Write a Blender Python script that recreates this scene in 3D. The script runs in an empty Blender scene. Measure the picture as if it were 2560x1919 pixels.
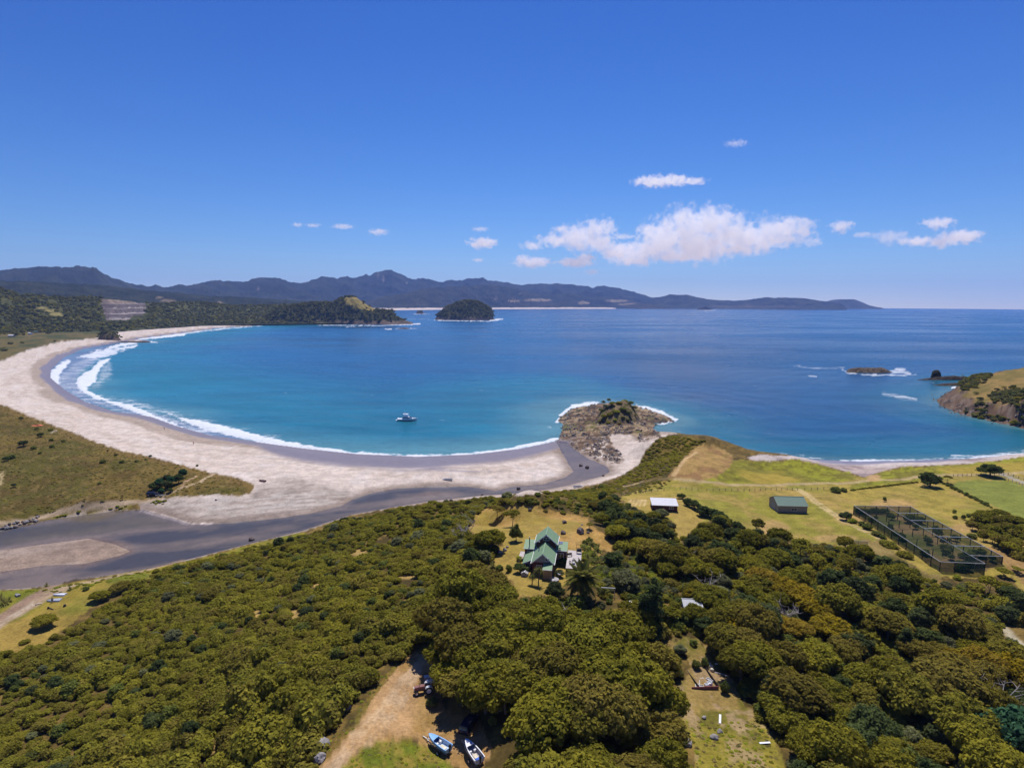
import bpy, bmesh, math, random
import numpy as np
from mathutils import Vector, Matrix

SC = bpy.context.scene
COL = SC.collection
R = math.radians
rng = np.random.default_rng(7)
random.seed(7)

# ------------------------------------------------------------------ camera
PW, PH, FOC = 2560.0, 1919.0, 1490.0
CH = 85.0                                   # drone height above the sea
PITCH, ROLL = R(7.74), R(0.30)
_f = np.array([0, math.cos(PITCH), -math.sin(PITCH)])
_r0 = np.array([1.0, 0, 0]); _u0 = np.array([0, math.sin(PITCH), math.cos(PITCH)])
_r = _r0 * math.cos(ROLL) + _u0 * math.sin(ROLL)
_u = _u0 * math.cos(ROLL) - _r0 * math.sin(ROLL)
cam_d = bpy.data.cameras.new("camera"); cam = bpy.data.objects.new("camera", cam_d); COL.objects.link(cam)
M = Matrix.Identity(4)
for i in range(3):
    M[i][0] = _r[i]; M[i][1] = _u[i]; M[i][2] = -_f[i]
M[2][3] = CH
cam.matrix_world = M
cam_d.sensor_fit = 'HORIZONTAL'; cam_d.sensor_width = 36.0; cam_d.lens = 36.0 * FOC / PW
cam_d.clip_start = 1.0; cam_d.clip_end = 90000.0
SC.camera = cam

# ------------------------------------------------------------------ sky, sun, exposure
SUN_EL, SUN_AZ = R(64.0), R(8.0)            # azimuth clockwise from +Y (view direction)
world = bpy.data.worlds.new("World"); SC.world = world; world.use_nodes = True
nt = world.node_tree; nt.nodes.clear()
o = nt.nodes.new("ShaderNodeOutputWorld"); bg = nt.nodes.new("ShaderNodeBackground")
sky = nt.nodes.new("ShaderNodeTexSky"); sky.sky_type = 'NISHITA'; sky.sun_disc = False
sky.sun_elevation = SUN_EL; sky.sun_rotation = SUN_AZ
sky.altitude = 100; sky.air_density = 1.2; sky.dust_density = 0.0; sky.ozone_density = 3.0
tc = nt.nodes.new("ShaderNodeTexCoord"); sx = nt.nodes.new("ShaderNodeSeparateXYZ"); cx = nt.nodes.new("ShaderNodeCombineXYZ")
ad = nt.nodes.new("ShaderNodeMath"); ad.operation = 'ADD'; ad.inputs[1].default_value = 0.055
mx = nt.nodes.new("ShaderNodeMath"); mx.operation = 'MAXIMUM'; mx.inputs[1].default_value = 0.03
L = nt.links.new
L(tc.outputs['Generated'], sx.inputs[0]); L(sx.outputs[0], cx.inputs[0]); L(sx.outputs[1], cx.inputs[1])
L(sx.outputs[2], ad.inputs[0]); L(ad.outputs[0], mx.inputs[0]); L(mx.outputs[0], cx.inputs[2])
L(cx.outputs[0], sky.inputs[0])
SKY_K = 0.125                                # per-channel response of the saturated photograph: k * c ** p
sp = nt.nodes.new("ShaderNodeSeparateColor"); cb = nt.nodes.new("ShaderNodeCombineColor"); L(sky.outputs[0], sp.inputs[0])
for i_, (k_, p_) in enumerate(((1.14, 2.42), (0.80, 1.90), (0.92, 1.42))):
    m1 = nt.nodes.new("ShaderNodeMath"); m1.operation = 'MULTIPLY'; m1.inputs[1].default_value = SKY_K; L(sp.outputs[i_], m1.inputs[0])
    m2 = nt.nodes.new("ShaderNodeMath"); m2.operation = 'POWER'; m2.inputs[1].default_value = p_; L(m1.outputs[0], m2.inputs[0])
    m3 = nt.nodes.new("ShaderNodeMath"); m3.operation = 'MULTIPLY'; m3.inputs[1].default_value = k_ / SKY_K; L(m2.outputs[0], m3.inputs[0]); L(m3.outputs[0], cb.inputs[i_])
L(cb.outputs[0], bg.inputs[0]); L(bg.outputs[0], o.inputs[0])
bg.inputs[1].default_value = SKY_K
sun_d = bpy.data.lights.new("sun", 'SUN'); sun = bpy.data.objects.new("sun", sun_d); COL.objects.link(sun)
sun_d.energy = 4.8; sun_d.angle = R(0.53); sun_d.color = (1.0, 0.97, 0.92)
sd = Vector((math.sin(SUN_AZ) * math.cos(SUN_EL), math.cos(SUN_AZ) * math.cos(SUN_EL), math.sin(SUN_EL)))
sun.rotation_euler = sd.to_track_quat('Z', 'Y').to_euler(); sun.location = (0, 0, 300)
SC.view_settings.view_transform = 'Standard'; SC.view_settings.look = 'None'
SC.view_settings.exposure = 0.0; SC.view_settings.gamma = 1.0; SC.view_settings.use_curve_mapping = False
SC.render.engine = 'CYCLES'
SC.cycles.use_denoising = True
SC.cycles.max_bounces = 8; SC.cycles.diffuse_bounces = 3; SC.cycles.glossy_bounces = 3
SC.cycles.transparent_max_bounces = 24; SC.cycles.volume_bounces = 8
SC.cycles.caustics_reflective = False; SC.cycles.caustics_refractive = False
SC.cycles.volume_step_rate = 1.0; SC.cycles.volume_max_steps = 256

# ------------------------------------------------------------------ projection helpers
def ray(px, py):
    px = np.asarray(px, float); py = np.asarray(py, float)
    a = (px - PW / 2) / FOC; b = (PH / 2 - py) / FOC
    return _f + a[..., None] * _r + b[..., None] * _u

def at_z(px, py, z=0.0):
    d = ray(px, py); t = (z - CH) / np.minimum(d[..., 2], -1e-4)
    p = d * t[..., None]; p[..., 2] += CH
    return p

def at_range(px, py, dist):
    """point on the pixel's ray at horizontal distance dist"""
    d = ray(px, py); t = dist / np.hypot(d[..., 0], d[..., 1])
    p = d * t[..., None]; p[..., 2] += CH
    return p

def proj(x, y, z):
    dz = z - CH
    xc = x * _r[0] + y * _r[1] + dz * _r[2]
    yc = x * _u[0] + y * _u[1] + dz * _u[2]
    zc = np.maximum(x * _f[0] + y * _f[1] + dz * _f[2], 1e-3)
    return PW / 2 + FOC * xc / zc, PH / 2 - FOC * yc / zc

# ------------------------------------------------------------------ noise and polygon helpers
_perm = np.random.default_rng(3).random(65536)
def vnoise(x, y, seed=0):
    xi = np.floor(x).astype(np.int64); yi = np.floor(y).astype(np.int64)
    fx = x - xi; fy = y - yi
    fx = fx * fx * fx * (fx * (fx * 6 - 15) + 10); fy = fy * fy * fy * (fy * (fy * 6 - 15) + 10)
    def h(a, b): return _perm[((a * 374761393 + b * 668265263 + seed * 974711) ^ ((a * 1274126177) >> 7)) & 65535]
    v00 = h(xi, yi); v10 = h(xi + 1, yi); v01 = h(xi, yi + 1); v11 = h(xi + 1, yi + 1)
    return (v00 * (1 - fx) + v10 * fx) * (1 - fy) + (v01 * (1 - fx) + v11 * fx) * fy

def fbm(x, y, octv=4, seed=0, gain=0.5):
    s = 0; a = 1.0; t = 0
    for i in range(octv):
        s = s + a * vnoise(x * 2 ** i + 17.3 * i, y * 2 ** i - 9.1 * i, seed + i); t += a; a *= gain
    return s / t

def ridged(x, y, octv=5, seed=0):
    s = 0; a = 1.0; t = 0
    for i in range(octv):
        n = 1 - np.abs(2 * vnoise(x * 2 ** i, y * 2 ** i, seed + i) - 1); s = s + a * n * n; t += a; a *= 0.5
    return s / t

def sstep(a, b, x):
    t = np.clip((x - a) / (b - a), 0, 1); return t * t * (3 - 2 * t)

def sdist(X, Y, poly):
    """signed distance to a closed polygon, positive inside"""
    P = np.asarray(poly, float); n = len(P)
    d2 = np.full(X.shape, 1e18); ins = np.zeros(X.shape, bool)
    for i in range(n):
        x1, y1 = P[i]; x2, y2 = P[(i + 1) % n]
        ex, ey = x2 - x1, y2 - y1; l2 = ex * ex + ey * ey + 1e-12
        wx = X - x1; wy = Y - y1
        t = np.clip((wx * ex + wy * ey) / l2, 0, 1)
        d2 = np.minimum(d2, (wx - t * ex) ** 2 + (wy - t * ey) ** 2)
        c = (y1 > Y) != (y2 > Y)
        if abs(ey) > 1e-12:
            ins ^= c & (X < ex * (Y - y1) / ey + x1)
    d = np.sqrt(d2); return np.where(ins, d, -d)

def ldist(X, Y, pts):
    """distance to an open polyline and the fraction along it"""
    P = np.asarray(pts, float); d2 = np.full(X.shape, 1e18); fr = np.zeros(X.shape); n = len(P) - 1
    for i in range(n):
        x1, y1 = P[i]; x2, y2 = P[i + 1]
        ex, ey = x2 - x1, y2 - y1; l2 = ex * ex + ey * ey + 1e-12
        t = np.clip(((X - x1) * ex + (Y - y1) * ey) / l2, 0, 1)
        q = (X - x1 - t * ex) ** 2 + (Y - y1 - t * ey) ** 2
        m = q < d2; d2 = np.where(m, q, d2); fr = np.where(m, (i + t) / n, fr)
    return np.sqrt(d2), fr

def boxed(fn, X, Y, poly, pad, default):
    P = np.asarray(poly, float)
    m = (X > P[:, 0].min() - pad) & (X < P[:, 0].max() + pad) & (Y > P[:, 1].min() - pad) & (Y < P[:, 1].max() + pad)
    out = np.full(X.shape, float(default))
    if m.any():
        r_ = fn(X[m], Y[m], poly); out[m] = r_[0] if isinstance(r_, tuple) else r_
    return out

def lin(r, g, b):
    c = np.array([r, g, b], float) / 255.0
    return np.where(c <= 0.04045, c / 12.92, ((c + 0.055) / 1.055) ** 2.4)

def A(r, g, b, k=1.30):
    """albedo of a sunlit level surface that looks like this sRGB colour"""
    return lin(r, g, b) / k

# ------------------------------------------------------------------ materials
def newmat(name):
    m = bpy.data.materials.new(name); m.use_nodes = True; t = m.node_tree; t.nodes.clear()
    out = t.nodes.new("ShaderNodeOutputMaterial"); return m, t, out

class N:
    """tiny node helper"""
    def __init__(s, t): s.t = t
    def __call__(s, kind, _props=None, **inp):
        n = s.t.nodes.new("ShaderNode" + kind)
        for k, v in (_props or {}).items(): setattr(n, k, v)
        for k, v in inp.items():
            k2 = int(k[1:]) if k[0] == 'i' and k[1:].isdigit() else k.replace('_', ' ')
            if hasattr(v, 'is_output'): s.t.links.new(v, n.inputs[k2])
            else: n.inputs[k2].default_value = v
        return n
    def math(s, op, a, b=0.0, c=0.0):
        n = s.t.nodes.new("ShaderNodeMath"); n.operation = op
        for i, v in enumerate((a, b, c)):
            if hasattr(v, 'is_output'): s.t.links.new(v, n.inputs[i])
            else: n.inputs[i].default_value = v
        return n.outputs[0]
    def mix(s, f, a, b, mode='MIX'):
        n = s.t.nodes.new("ShaderNodeMix"); n.data_type = 'RGBA'; n.blend_type = mode
        for i, v in ((0, f), (6, a), (7, b)):
            if hasattr(v, 'is_output'): s.t.links.new(v, n.inputs[i])
            else: n.inputs[i].default_value = v if i == 0 or len(v) == 4 else (*v, 1)
        return n.outputs[2]
    def ramp(s, f, lo, hi):
        n = s.t.nodes.new("ShaderNodeMapRange"); n.interpolation_type = 'SMOOTHSTEP'
        s.t.links.new(f, n.inputs[0]); n.inputs[1].default_value = lo; n.inputs[2].default_value = hi
        return n.outputs[0]

_mats = {}
def simple(name, col, rough=0.7, var=0.12, scale=2.0, metal=0.0, bump=0.0, spec=0.3):
    """procedural painted / wooden / metal surface with mottled wear"""
    if name in _mats: return _mats[name]
    m, t, out = newmat(name); n = N(t)
    tc = n('TexCoord'); nz = n('TexNoise', None, Vector=tc.outputs['Object'], Scale=scale, Detail=5.0, Roughness=0.65)
    f = n.ramp(nz.outputs[0], 0.3, 0.7)
    c = np.array(col, float)
    colr = n.mix(f, tuple(np.clip(c * (1 - var), 0, 1)), tuple(np.clip(c * (1 + var), 0, 1)))
    b = n('BsdfPrincipled', None, Base_Color=colr, Roughness=rough, Metallic=metal)
    b.inputs['Specular IOR Level'].default_value = spec
    if bump > 0:
        bp = n('Bump', None, Height=nz.outputs[0], Strength=bump, Distance=0.05); t.links.new(bp.outputs[0], b.inputs['Normal'])
    t.links.new(b.outputs[0], out.inputs[0]); _mats[name] = m; return m

# ------------------------------------------------------------------ mesh helpers
def mesh_np(name, V, F, smooth=True, mat=None, attrs=None):
    """mesh from numpy arrays; F is (n,4) or (n,3)"""
    V = np.ascontiguousarray(V, np.float32); F = np.ascontiguousarray(F, np.int32)
    me = bpy.data.meshes.new(name); k = F.shape[1]
    me.vertices.add(len(V)); me.vertices.foreach_set('co', V.ravel())
    me.loops.add(F.size); me.loops.foreach_set('vertex_index', F.ravel())
    me.polygons.add(len(F)); me.polygons.foreach_set('loop_start', np.arange(0, F.size, k, dtype=np.int32))
    me.polygons.foreach_set('use_smooth', np.full(len(F), smooth))
    for an, (tp, arr) in (attrs or {}).items():
        a = me.attributes.new(an, tp, 'POINT')
        arr = np.ascontiguousarray(arr, np.float32)
        a.data.foreach_set('color' if tp == 'FLOAT_COLOR' else 'value' if tp == 'FLOAT' else 'vector', arr.ravel())
    me.update(calc_edges=True); me.validate(clean_customdata=False)
    if mat: me.materials.append(mat)
    return me

def link(name, data, parent=None, loc=(0, 0, 0), rot=(0, 0, 0), sc=(1, 1, 1)):
    ob = bpy.data.objects.new(name, data); COL.objects.link(ob)
    ob.location = loc; ob.rotation_euler = rot; ob.scale = sc
    if parent is not None: ob.parent = parent
    return ob

def tag(ob, label=None, cat=None, group=None, kind=None):
    if label: ob['label'] = label
    if cat: ob['category'] = cat
    if group: ob['group'] = group
    if kind: ob['kind'] = kind
    return ob

def thing(name, label, cat, loc=(0, 0, 0), rz=0.0, group=None):
    return tag(link(name, None, None, loc, (0, 0, rz)), label, cat, group)

def grid_faces(nr, nc):
    i = np.arange(nr - 1)[:, None] * nc + np.arange(nc - 1)[None, :]
    return np.stack([i, i + 1, i + nc + 1, i + nc], -1).reshape(-1, 4)
# ------------------------------------------------------------------ coast line and land heights
SHORE = [(2900, 1040), (2760, 1100), (2640, 1124), (2560, 1134), (2425, 1146), (2250, 1151), (2145, 1153), (2005, 1146), (1900, 1141),
         (1800, 1122), (1720, 1098), (1673, 1091), (1656, 1089), (1632, 1069), (1644, 1060), (1682, 1054), (1679, 1045), (1644, 1030),
         (1591, 1014), (1540, 1005), (1491, 1008), (1429, 1021), (1409, 1036), (1393, 1051), (1409, 1062), (1397, 1095), (1380, 1104),
         (1306, 1119), (1186, 1134), (1050, 1140), (894, 1133), (760, 1119), (640, 1103), (533, 1088), (450, 1066), (380, 1040), (287, 1028),
         (215, 1005), (160, 972), (130, 945), (128, 922), (160, 893), (206, 873), (249, 864), (307, 853.5), (372, 855), (374, 851.5),
         (330, 848.5), (428, 836), (544, 820), (661, 812), (789, 809)]
HEAD_R = [(2900, 1040), (2640, 1082), (2560, 1070), (2495, 1056), (2400, 1035), (2350, 1012), (2341, 1000), (2365, 982), (2397, 968), (2430, 955), (2600, 938), (2900, 925)]
_w = at_z(*np.array(SHORE).T)[:, :2]
_h = at_z(*np.array(HEAD_R).T)[:, :2]
LAND = np.vstack([_h[::-1], _w[1:], [[-700, 2900], [-4500, 4200], [-4500, -400], [1500, -400], [1500, 500]]])

HP = [  # (px, py, height) of the ground where it shows
 (0,1471,.6),(123,1462,.7),(185,1445,.9),(381,1420,.9),(492,1394,.9),(640,1354,.9),(759,1326,.9),(875,1288,.9),(980,1268,.9),(1073,1253,.9),(1205,1240,.8),(1306,1234,.8),(1439,1217,.9),(1500,1203,1),(1560,1182,1),(1600,1150,1),
 (0,1330,.4),(123,1300,.4),(349,1274,.5),(472,1311,.3),(697,1296,.3),(860,1264,.3),(992,1222,.3),(1167,1217,.3),(1300,1217,.2),(1419,1193,.2),(1431,1150,.2),
 (560,1270,1.2),(700,1240,1.5),(850,1215,1.6),(1100,1190,1.5),(1250,1180,1.0),(800,1180,1.4),(600,1160,2.0),(400,1110,2.0),(200,1050,2.0),(60,1000,2.2),(20,960,2.5),(60,910,2.5),(155,875,2.0),(250,850,2.5),(450,818,2.0),(600,812,2.0),(900,1155,.5),(1250,1160,.5),(1500,1110,1.0),(1450,1050,1.2),(1600,1040,1.2),(1540,1060,2.0),
 (0,1015,5),(82,1048,5),(185,1090,5),(295,1130,4.5),(410,1155,4),(529,1186,3.2),(620,1215,2.6),(150,1140,7),(0,1150,7),(300,1160,6),(0,1240,4.5),(200,1230,4),(330,1235,3),(450,1220,3.6),(0,1300,2.2),(200,1272,2.0),(380,1248,1.8),(-300,1150,7),(-300,1300,3),
 (0,890,5),(100,850,5),(200,825,6),(350,800,6),(500,798,6),(700,800,6),(0,820,8),(-300,880,6),(-300,800,8),
 (1640,1110,7),(1685,1093,10),(1770,1105,10),(1797,1117,9),(1844,1131,7),(1861,1147,5),(1650,1160,7),(1620,1190,4.5),(1580,1200,3),(1740,1150,9.5),(1740,1195,7.5),(1850,1180,6.5),(1900,1165,5),(1987,1142,5),(2060,1162,3.5),(2130,1180,2.2),(2152,1186,1.6),(2210,1176,2.8),(2270,1163,4),(2420,1157,4),(2560,1141,5),(2700,1118,6),(2300,1152,1.0),(2050,1152,1.0),
 (1900,1210,5.5),(2000,1215,5),(2200,1205,4),(2400,1195,5),(2560,1205,5),(2750,1200,6),
 (1980,1285,7),(1800,1230,6.5),(2200,1270,6.5),(2134,1276,7.5),(2351,1433,8),(2461,1432,8),(2507,1411,8),(2276,1290,7.5),(2450,1300,7),(2560,1400,8.5),(2560,1300,7.5),(2800,1400,9),
 (1660,1262,10),(1600,1250,9),(1700,1300,10.5),(1560,1235,6),(1500,1240,8),
 (1370,1430,19),(1430,1420,19),(1280,1345,18),(1460,1310,16.5),(1400,1285,15),(1300,1263,14),(1210,1280,13),(1180,1320,14.5),(1245,1440,19),(1300,1480,19.5),(1450,1480,19),(1540,1400,16),
 (1030,1650,17.5),(1060,1740,17),(1095,1865,17),(870,1919,17),(1200,1850,17.5),(900,1850,17),(700,1919,15.5),(500,1919,12.5),(300,1919,8),(0,1919,3.5),(0,1750,2.8),(0,1600,1.4),(60,1540,1.2),(150,1490,1.3),(300,1450,1.3),
 (150,1620,2.0),(300,1560,2.6),(300,1720,5.5),(500,1640,8.5),(500,1500,4.6),(700,1500,9.5),(700,1680,14),(850,1600,16),(900,1450,14),(1000,1350,11.5),(850,1350,5.5),(650,1400,3.8),(1100,1420,17),(1150,1300,10),(1100,1280,5),(980,1300,5),(1280,1255,9),
 (1700,1600,17.5),(1750,1750,16.5),(1830,1919,16.5),(1750,1500,16),(1800,1400,13),(1640,1380,13.5),(2000,1400,10),(2000,1600,13),(2300,1600,11),(2560,1600,9.5),(2560,1800,10),(2300,1800,12.5),(2400,1919,13),(2560,1919,11),(1300,1800,18.5),(1400,1600,19.5),(1600,1800,18),(2150,1480,10),(2350,1500,9),(1800,2200,16),(600,2200,14),(2600,2200,12),(-200,1900,1.5),(-300,1640,1),
 (2560,922,22),(2474,936,16),(2440,945,8),(2500,985,13),(2560,1005,19),(2430,1015,6),(2500,1035,6),(2560,1050,6),(2700,960,28),(2700,1030,20),
]
_hp = np.array(HP, float)
_hw = at_z(_hp[:, 0], _hp[:, 1], 0)  # placeholder, refined below per height
_hw = np.array([at_z(a, b, c) for a, b, c in HP])
_hw = np.vstack([_hw, [[-60, 20, 12], [60, 30, 15], [0, -60, 15], [-400, 100, 1], [300, 60, 14], [-2500, 1500, 12], [-3000, 3000, 12]]])
_cen, _c = _hw[:, :2], 9.0
_D = np.sqrt(((_cen[:, None] - _cen[None]) ** 2).sum(-1) + _c * _c)
_n = len(_cen)
_K = np.zeros((_n + 1, _n + 1)); _K[:_n, :_n] = -_D + np.eye(_n) * -1.5; _K[_n, :_n] = 1; _K[:_n, _n] = 1
_wt = np.linalg.solve(_K, np.append(_hw[:, 2], 0))

def rbf(x, y):
    x = np.atleast_1d(np.asarray(x, float)); y = np.atleast_1d(np.asarray(y, float)); out = np.empty(x.shape)
    xf, yf, of = x.ravel(), y.ravel(), out.ravel()
    for i in range(0, xf.size, 40000):
        s = slice(i, i + 40000)
        d = np.sqrt((xf[s, None] - _cen[None, :, 0]) ** 2 + (yf[s, None] - _cen[None, :, 1]) ** 2 + _c * _c)
        of[s] = -d @ _wt[:_n] + _wt[_n]
    return of.reshape(x.shape)

STREAM = [(-300,1400),(0,1327),(123,1301),(205,1285),(287,1275),(349,1275),(410,1293),(472,1312),(574,1310),(697,1297),(779,1285),(860,1265),(883,1251),(933,1233),(992,1223),(1069,1218),(1167,1218),(1217,1225),(1240,1229),(1283,1218),(1361,1212),(1419,1194),(1442,1178),(1428,1160),(1410,1130),(1400,1104),(1415,1106),(1432,1122),(1465,1147),(1510,1165),(1518,1178),(1495,1190),(1439,1206),(1361,1221),(1306,1229),(1205,1237),(1089,1249),(980,1266),(875,1286),(750,1326),(640,1352),(492,1391),(381,1416),(246,1440),(135,1461),(61,1468),(0,1470),(-300,1530)]
BAR = [(-200,1378),(0,1366),(123,1350),(238,1335),(308,1350),(345,1365),(360,1374),(308,1395),(205,1419),(102,1423),(0,1438),(-200,1470)]
BAR2 = [(985,1232),(1060,1226),(1150,1228),(1210,1232),(1130,1238),(1040,1241),(990,1242)]
STREAM_W = at_z(*np.array(STREAM).T, 0.2)[:, :2]
BAR_W = at_z(*np.array(BAR).T, 0.2)[:, :2]; BAR2_W = at_z(*np.array(BAR2).T, 0.2)[:, :2]

def height(x, y, parts=False):
    x = np.atleast_1d(np.asarray(x, float)); y = np.atleast_1d(np.asarray(y, float))
    z = rbf(x, y)
    d = sdist(x, y, LAND)
    n = fbm(x / 14, y / 14, 4, 5) - .5
    rough = np.clip(z / 4, 0.05, 1)
    z = np.maximum(z, .25) + n * 1.6 * rough
    z = np.where(d > 0, z * sstep(0, 14, d) * 1.0 + 0.012 * np.minimum(d, 20), np.maximum(d * 0.06, -6))
    s = boxed(sdist, x, y, STREAM_W, 8, -99)
    b = np.maximum(boxed(sdist, x, y, BAR_W, 8, -99), boxed(sdist, x, y, BAR2_W, 8, -99) * .6)
    bed = -0.22 + sstep(-3, 9, b) * 0.62
    z = np.where(s > -5, z * (1 - sstep(-5, 2.0, s)) + bed * sstep(-5, 2.0, s), z)
    return (z, d, s, b) if parts else z

def ground_at(px, py):
    """where the rays of these pixels meet the land"""
    px = np.atleast_1d(np.asarray(px, float)); py = np.atleast_1d(np.asarray(py, float))
    d = ray(px, py); lo = np.full(px.shape, 30.0); step = 1.03
    prev = lo.copy(); hit = np.zeros(px.shape, bool); a = lo.copy(); b = lo.copy() * 0 + 4000
    t = lo.copy()
    for i in range(170):
        p = d * t[:, None]; zz = p[:, 2] + CH
        g = height(p[:, 0], p[:, 1]); new = (zz <= g) & ~hit
        a = np.where(new, prev, a); b = np.where(new, t, b); hit |= new
        if hit.all(): break
        prev = t.copy(); t = t * step
    for i in range(14):
        m = (a + b) / 2; p = d * m[:, None]; below = p[:, 2] + CH <= height(p[:, 0], p[:, 1])
        b = np.where(below, m, b); a = np.where(below, a, m)
    p = d * b[:, None]; p[:, 2] += CH
    return p

def G(px, py):
    p = ground_at([px], [py])[0]; return float(p[0]), float(p[1]), float(p[2])

# ------------------------------------------------------------------ land mesh
AZ = np.radians(np.linspace(-48, 48, 1010))
_py = np.concatenate([np.linspace(3600, 1960, 90), np.arange(1957, 786, -2.7)])
_dep = np.arctan((_py - PH / 2) / FOC) + PITCH
RR = CH / np.tan(_dep); RR = np.concatenate([[8, 20, 32], RR[RR > 40]])
GX = np.sin(AZ)[None, :] * RR[:, None]; GY = np.cos(AZ)[None, :] * RR[:, None]
GZ, GD, GS, GB = height(GX, GY, True)
QX, QY = proj(GX, GY, GZ)

def U(a, b): return a[None, None, :] * 1.0 + 0 * b
def nz(sc, seed, o=4): return fbm(GX / sc, GY / sc, o, seed)
n1, n2, n3 = nz(2.5, 11, 3), nz(9, 21), nz(40, 31)
pn = (fbm(QX / 9, QY / 9, 3, 71) - .5)            # edge wobble
col = np.empty(GX.shape + (3,)); wet = np.zeros(GX.shape); cls = np.zeros(GX.shape, int)
CLASSES = ['hillside', 'beach', 'dune', 'pasture', 'lawn', 'track', 'stream_bed', 'rock_shelf', 'headland']
col[:] = A(112, 92, 48)
def mixc(m, c):
    global col
    col += m[..., None] * (np.asarray(c) - col)
def jit(v): return v
def paint(poly, c, k, soft=3.0, wob=8.0, c2=None, pat=None):
    s = boxed(sdist, QX, QY, poly, 40, -99); m = sstep(-soft, soft, s + pn * wob * 2)
    mixc(m, c); cls[m > .5] = CLASSES.index(k)
    if c2 is not None: mixc(m * sstep(.42, .62, pat), c2)
    return m
def pline(pts, w, c, k=None, soft=.5, alpha=1.0, wob=.6):
    P = ground_at(*np.array(pts, float).T)[:, :2]
    d = boxed(ldist, GX, GY, P, 12, 99)
    m = 1 - sstep(w / 2 - soft, w / 2 + soft, d + (n1 - .5) * wob * 2)
    mixc(m * alpha, c)
    if k: cls[m > .5] = CLASSES.index(k)
    return m

# leaf litter and dry grass under the scrub
mixc(sstep(.4, .65, n2), A(86, 72, 36)); mixc(sstep(.5, .7, n1) * .6, A(150, 122, 62))
DUNE = [(-900,900),(-75,955),(0,1009),(82,1042),(185,1083),(295,1124),(410,1149),(529,1181),(600,1196),(640,1210),(628,1232),(600,1238),(540,1236),(443,1243),(370,1247),(330,1256),(250,1268),(330,1268),(318,1274),(250,1282),(123,1300),(0,1325),(-900,1500)]
SAND = [(789,803.5),(583,806),(467,806.5),(350,813),(300,826),(250,845),(155,853),(54,880),(0,904),(-60,930),(-75,955)] + DUNE[2:15] + [(349,1258),(350,1274),(200,1285),(0,1326),(-300,1400),(-300,1530),(0,1473),(61,1471),(135,1463),(185,1446),(246,1442),(381,1419),(492,1394),(640,1354),(759,1327),(875,1288),(980,1268),(1073,1255),(1205,1243),(1306,1237),(1439,1221),(1500,1206),(1562,1184),(1598,1160),(1615,1125),(1650,1094),(1690,1092),(1700,1000),(1540,990),(1380,1000),(900,1000),(250,950),(300,900),(600,814),(789,808)]
FARFLAT = [(-900,900),(-60,930),(0,904),(54,880),(155,853),(250,845),(300,826),(350,813),(467,806.5),(583,806),(789,803.5),(900,790),(900,770),(-900,770)]
paint(FARFLAT, A(112, 98, 52), 'dune', 1, 2, A(78, 82, 42), n3)
# dunes: dry tussock with greener swales
m = paint(DUNE, A(116, 96, 44), 'dune', 2.5, 8)
mixc(m * sstep(.45, .6, n3), A(94, 86, 34)); mixc(m * sstep(.5, .62, n2) * .7, A(96, 76, 38)); mixc(m * sstep(.56, .7, n1) * .5, A(140, 118, 66))
mixc(m * sstep(.0, 1, sstep(25, 4, boxed(lambda a, b, p: ldist(a, b, p), QX, QY, DUNE[2:11], 60, 99))) * .45, A(140, 108, 62))
m_s = paint(SAND, A(220, 202, 186), 'beach', 2.2, 4)
tail = sstep(430, 600, QX) * sstep(1250, 1190, QY) * sstep(1160, 1200, QY)
# sand: streaks that run along the shore, damp band, wet film
al = fbm(GD / 7 + 40, (GX * .6 - GY) / 60, 4, 91)
mixc(m_s * sstep(.46, .62, al) * .55 * sstep(14, 30, GD), A(200, 180, 162)); mixc(m_s * sstep(.55, .7, n2) * .5, A(228, 214, 204))
damp = m_s * (1 - sstep(17, 25, GD + (al - .5) * 16)) * (GD < 60)
mixc(damp * .8, A(168, 148, 130))
wetm = m_s * (1 - sstep(9, 12.5, GD + (al - .5) * 6)) * (GD < 60)
FILM = [(500,1085),(640,1112),(700,1138),(760,1152),(860,1163),(1000,1172),(1085,1172),(1130,1166),(1250,1158),(1330,1143),(1400,1122),(1430,1106),(1400,1094),(1306,1112),(1050,1130),(894,1120),(700,1090)]
fm = m_s * sstep(-9, 7, boxed(sdist, QX, QY, FILM, 40, -99) + (al - .5) * 14); wetm = np.maximum(wetm, fm)
CHAN = [(1050,1168),(1100,1172),(1200,1177),(1260,1178),(1200,1181),(1090,1176)]
wetm = np.maximum(wetm, m_s * sstep(-2, 2, boxed(sdist, QX, QY, CHAN, 20, -99) + pn * 4) * .8)
CHAN2 = [(1092,1172),(1089,1155),(1096,1155),(1102,1172)]
wetm = np.maximum(wetm, m_s * sstep(-2, 2, boxed(sdist, QX, QY, CHAN2, 20, -99) + pn * 3) * .7)
mixc(wetm * .9, A(138, 122, 122)); wet = np.maximum(wet, wetm * .8)
# estuary: rippled grey flats, damp margins, bar
SPIT = [(443,1246),(623,1240),(640,1215),(720,1190),(800,1205),(880,1225),(870,1245),(860,1262),(697,1295),(574,1308),(472,1308),(410,1290),(349,1270),(349,1256)]
m = m_s * sstep(-8, 14, boxed(sdist, QX, QY, SPIT, 40, -99) + pn * 14)
mixc(m * .75, A(178, 164, 150)); rip = fbm((GX + GY * .4) / 9, (GY - GX * .3) / 1.6, 4, 44)
mixc(m * sstep(.5, .66, rip) * .6, A(150, 134, 122)); mixc(m * sstep(.52, .4, rip) * sstep(.45, .6, n3) * .5, A(206, 194, 184))
edge = m_s * sstep(-9, -2, GS); mixc(edge * .75, A(140, 120, 105))
bed = m_s * sstep(-2.5, 1.0, GS + (n1 - .5) * 2)
bn = fbm((GX + GY * .3) / 34, (GY - GX * .35) / 11, 5, 47)
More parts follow.
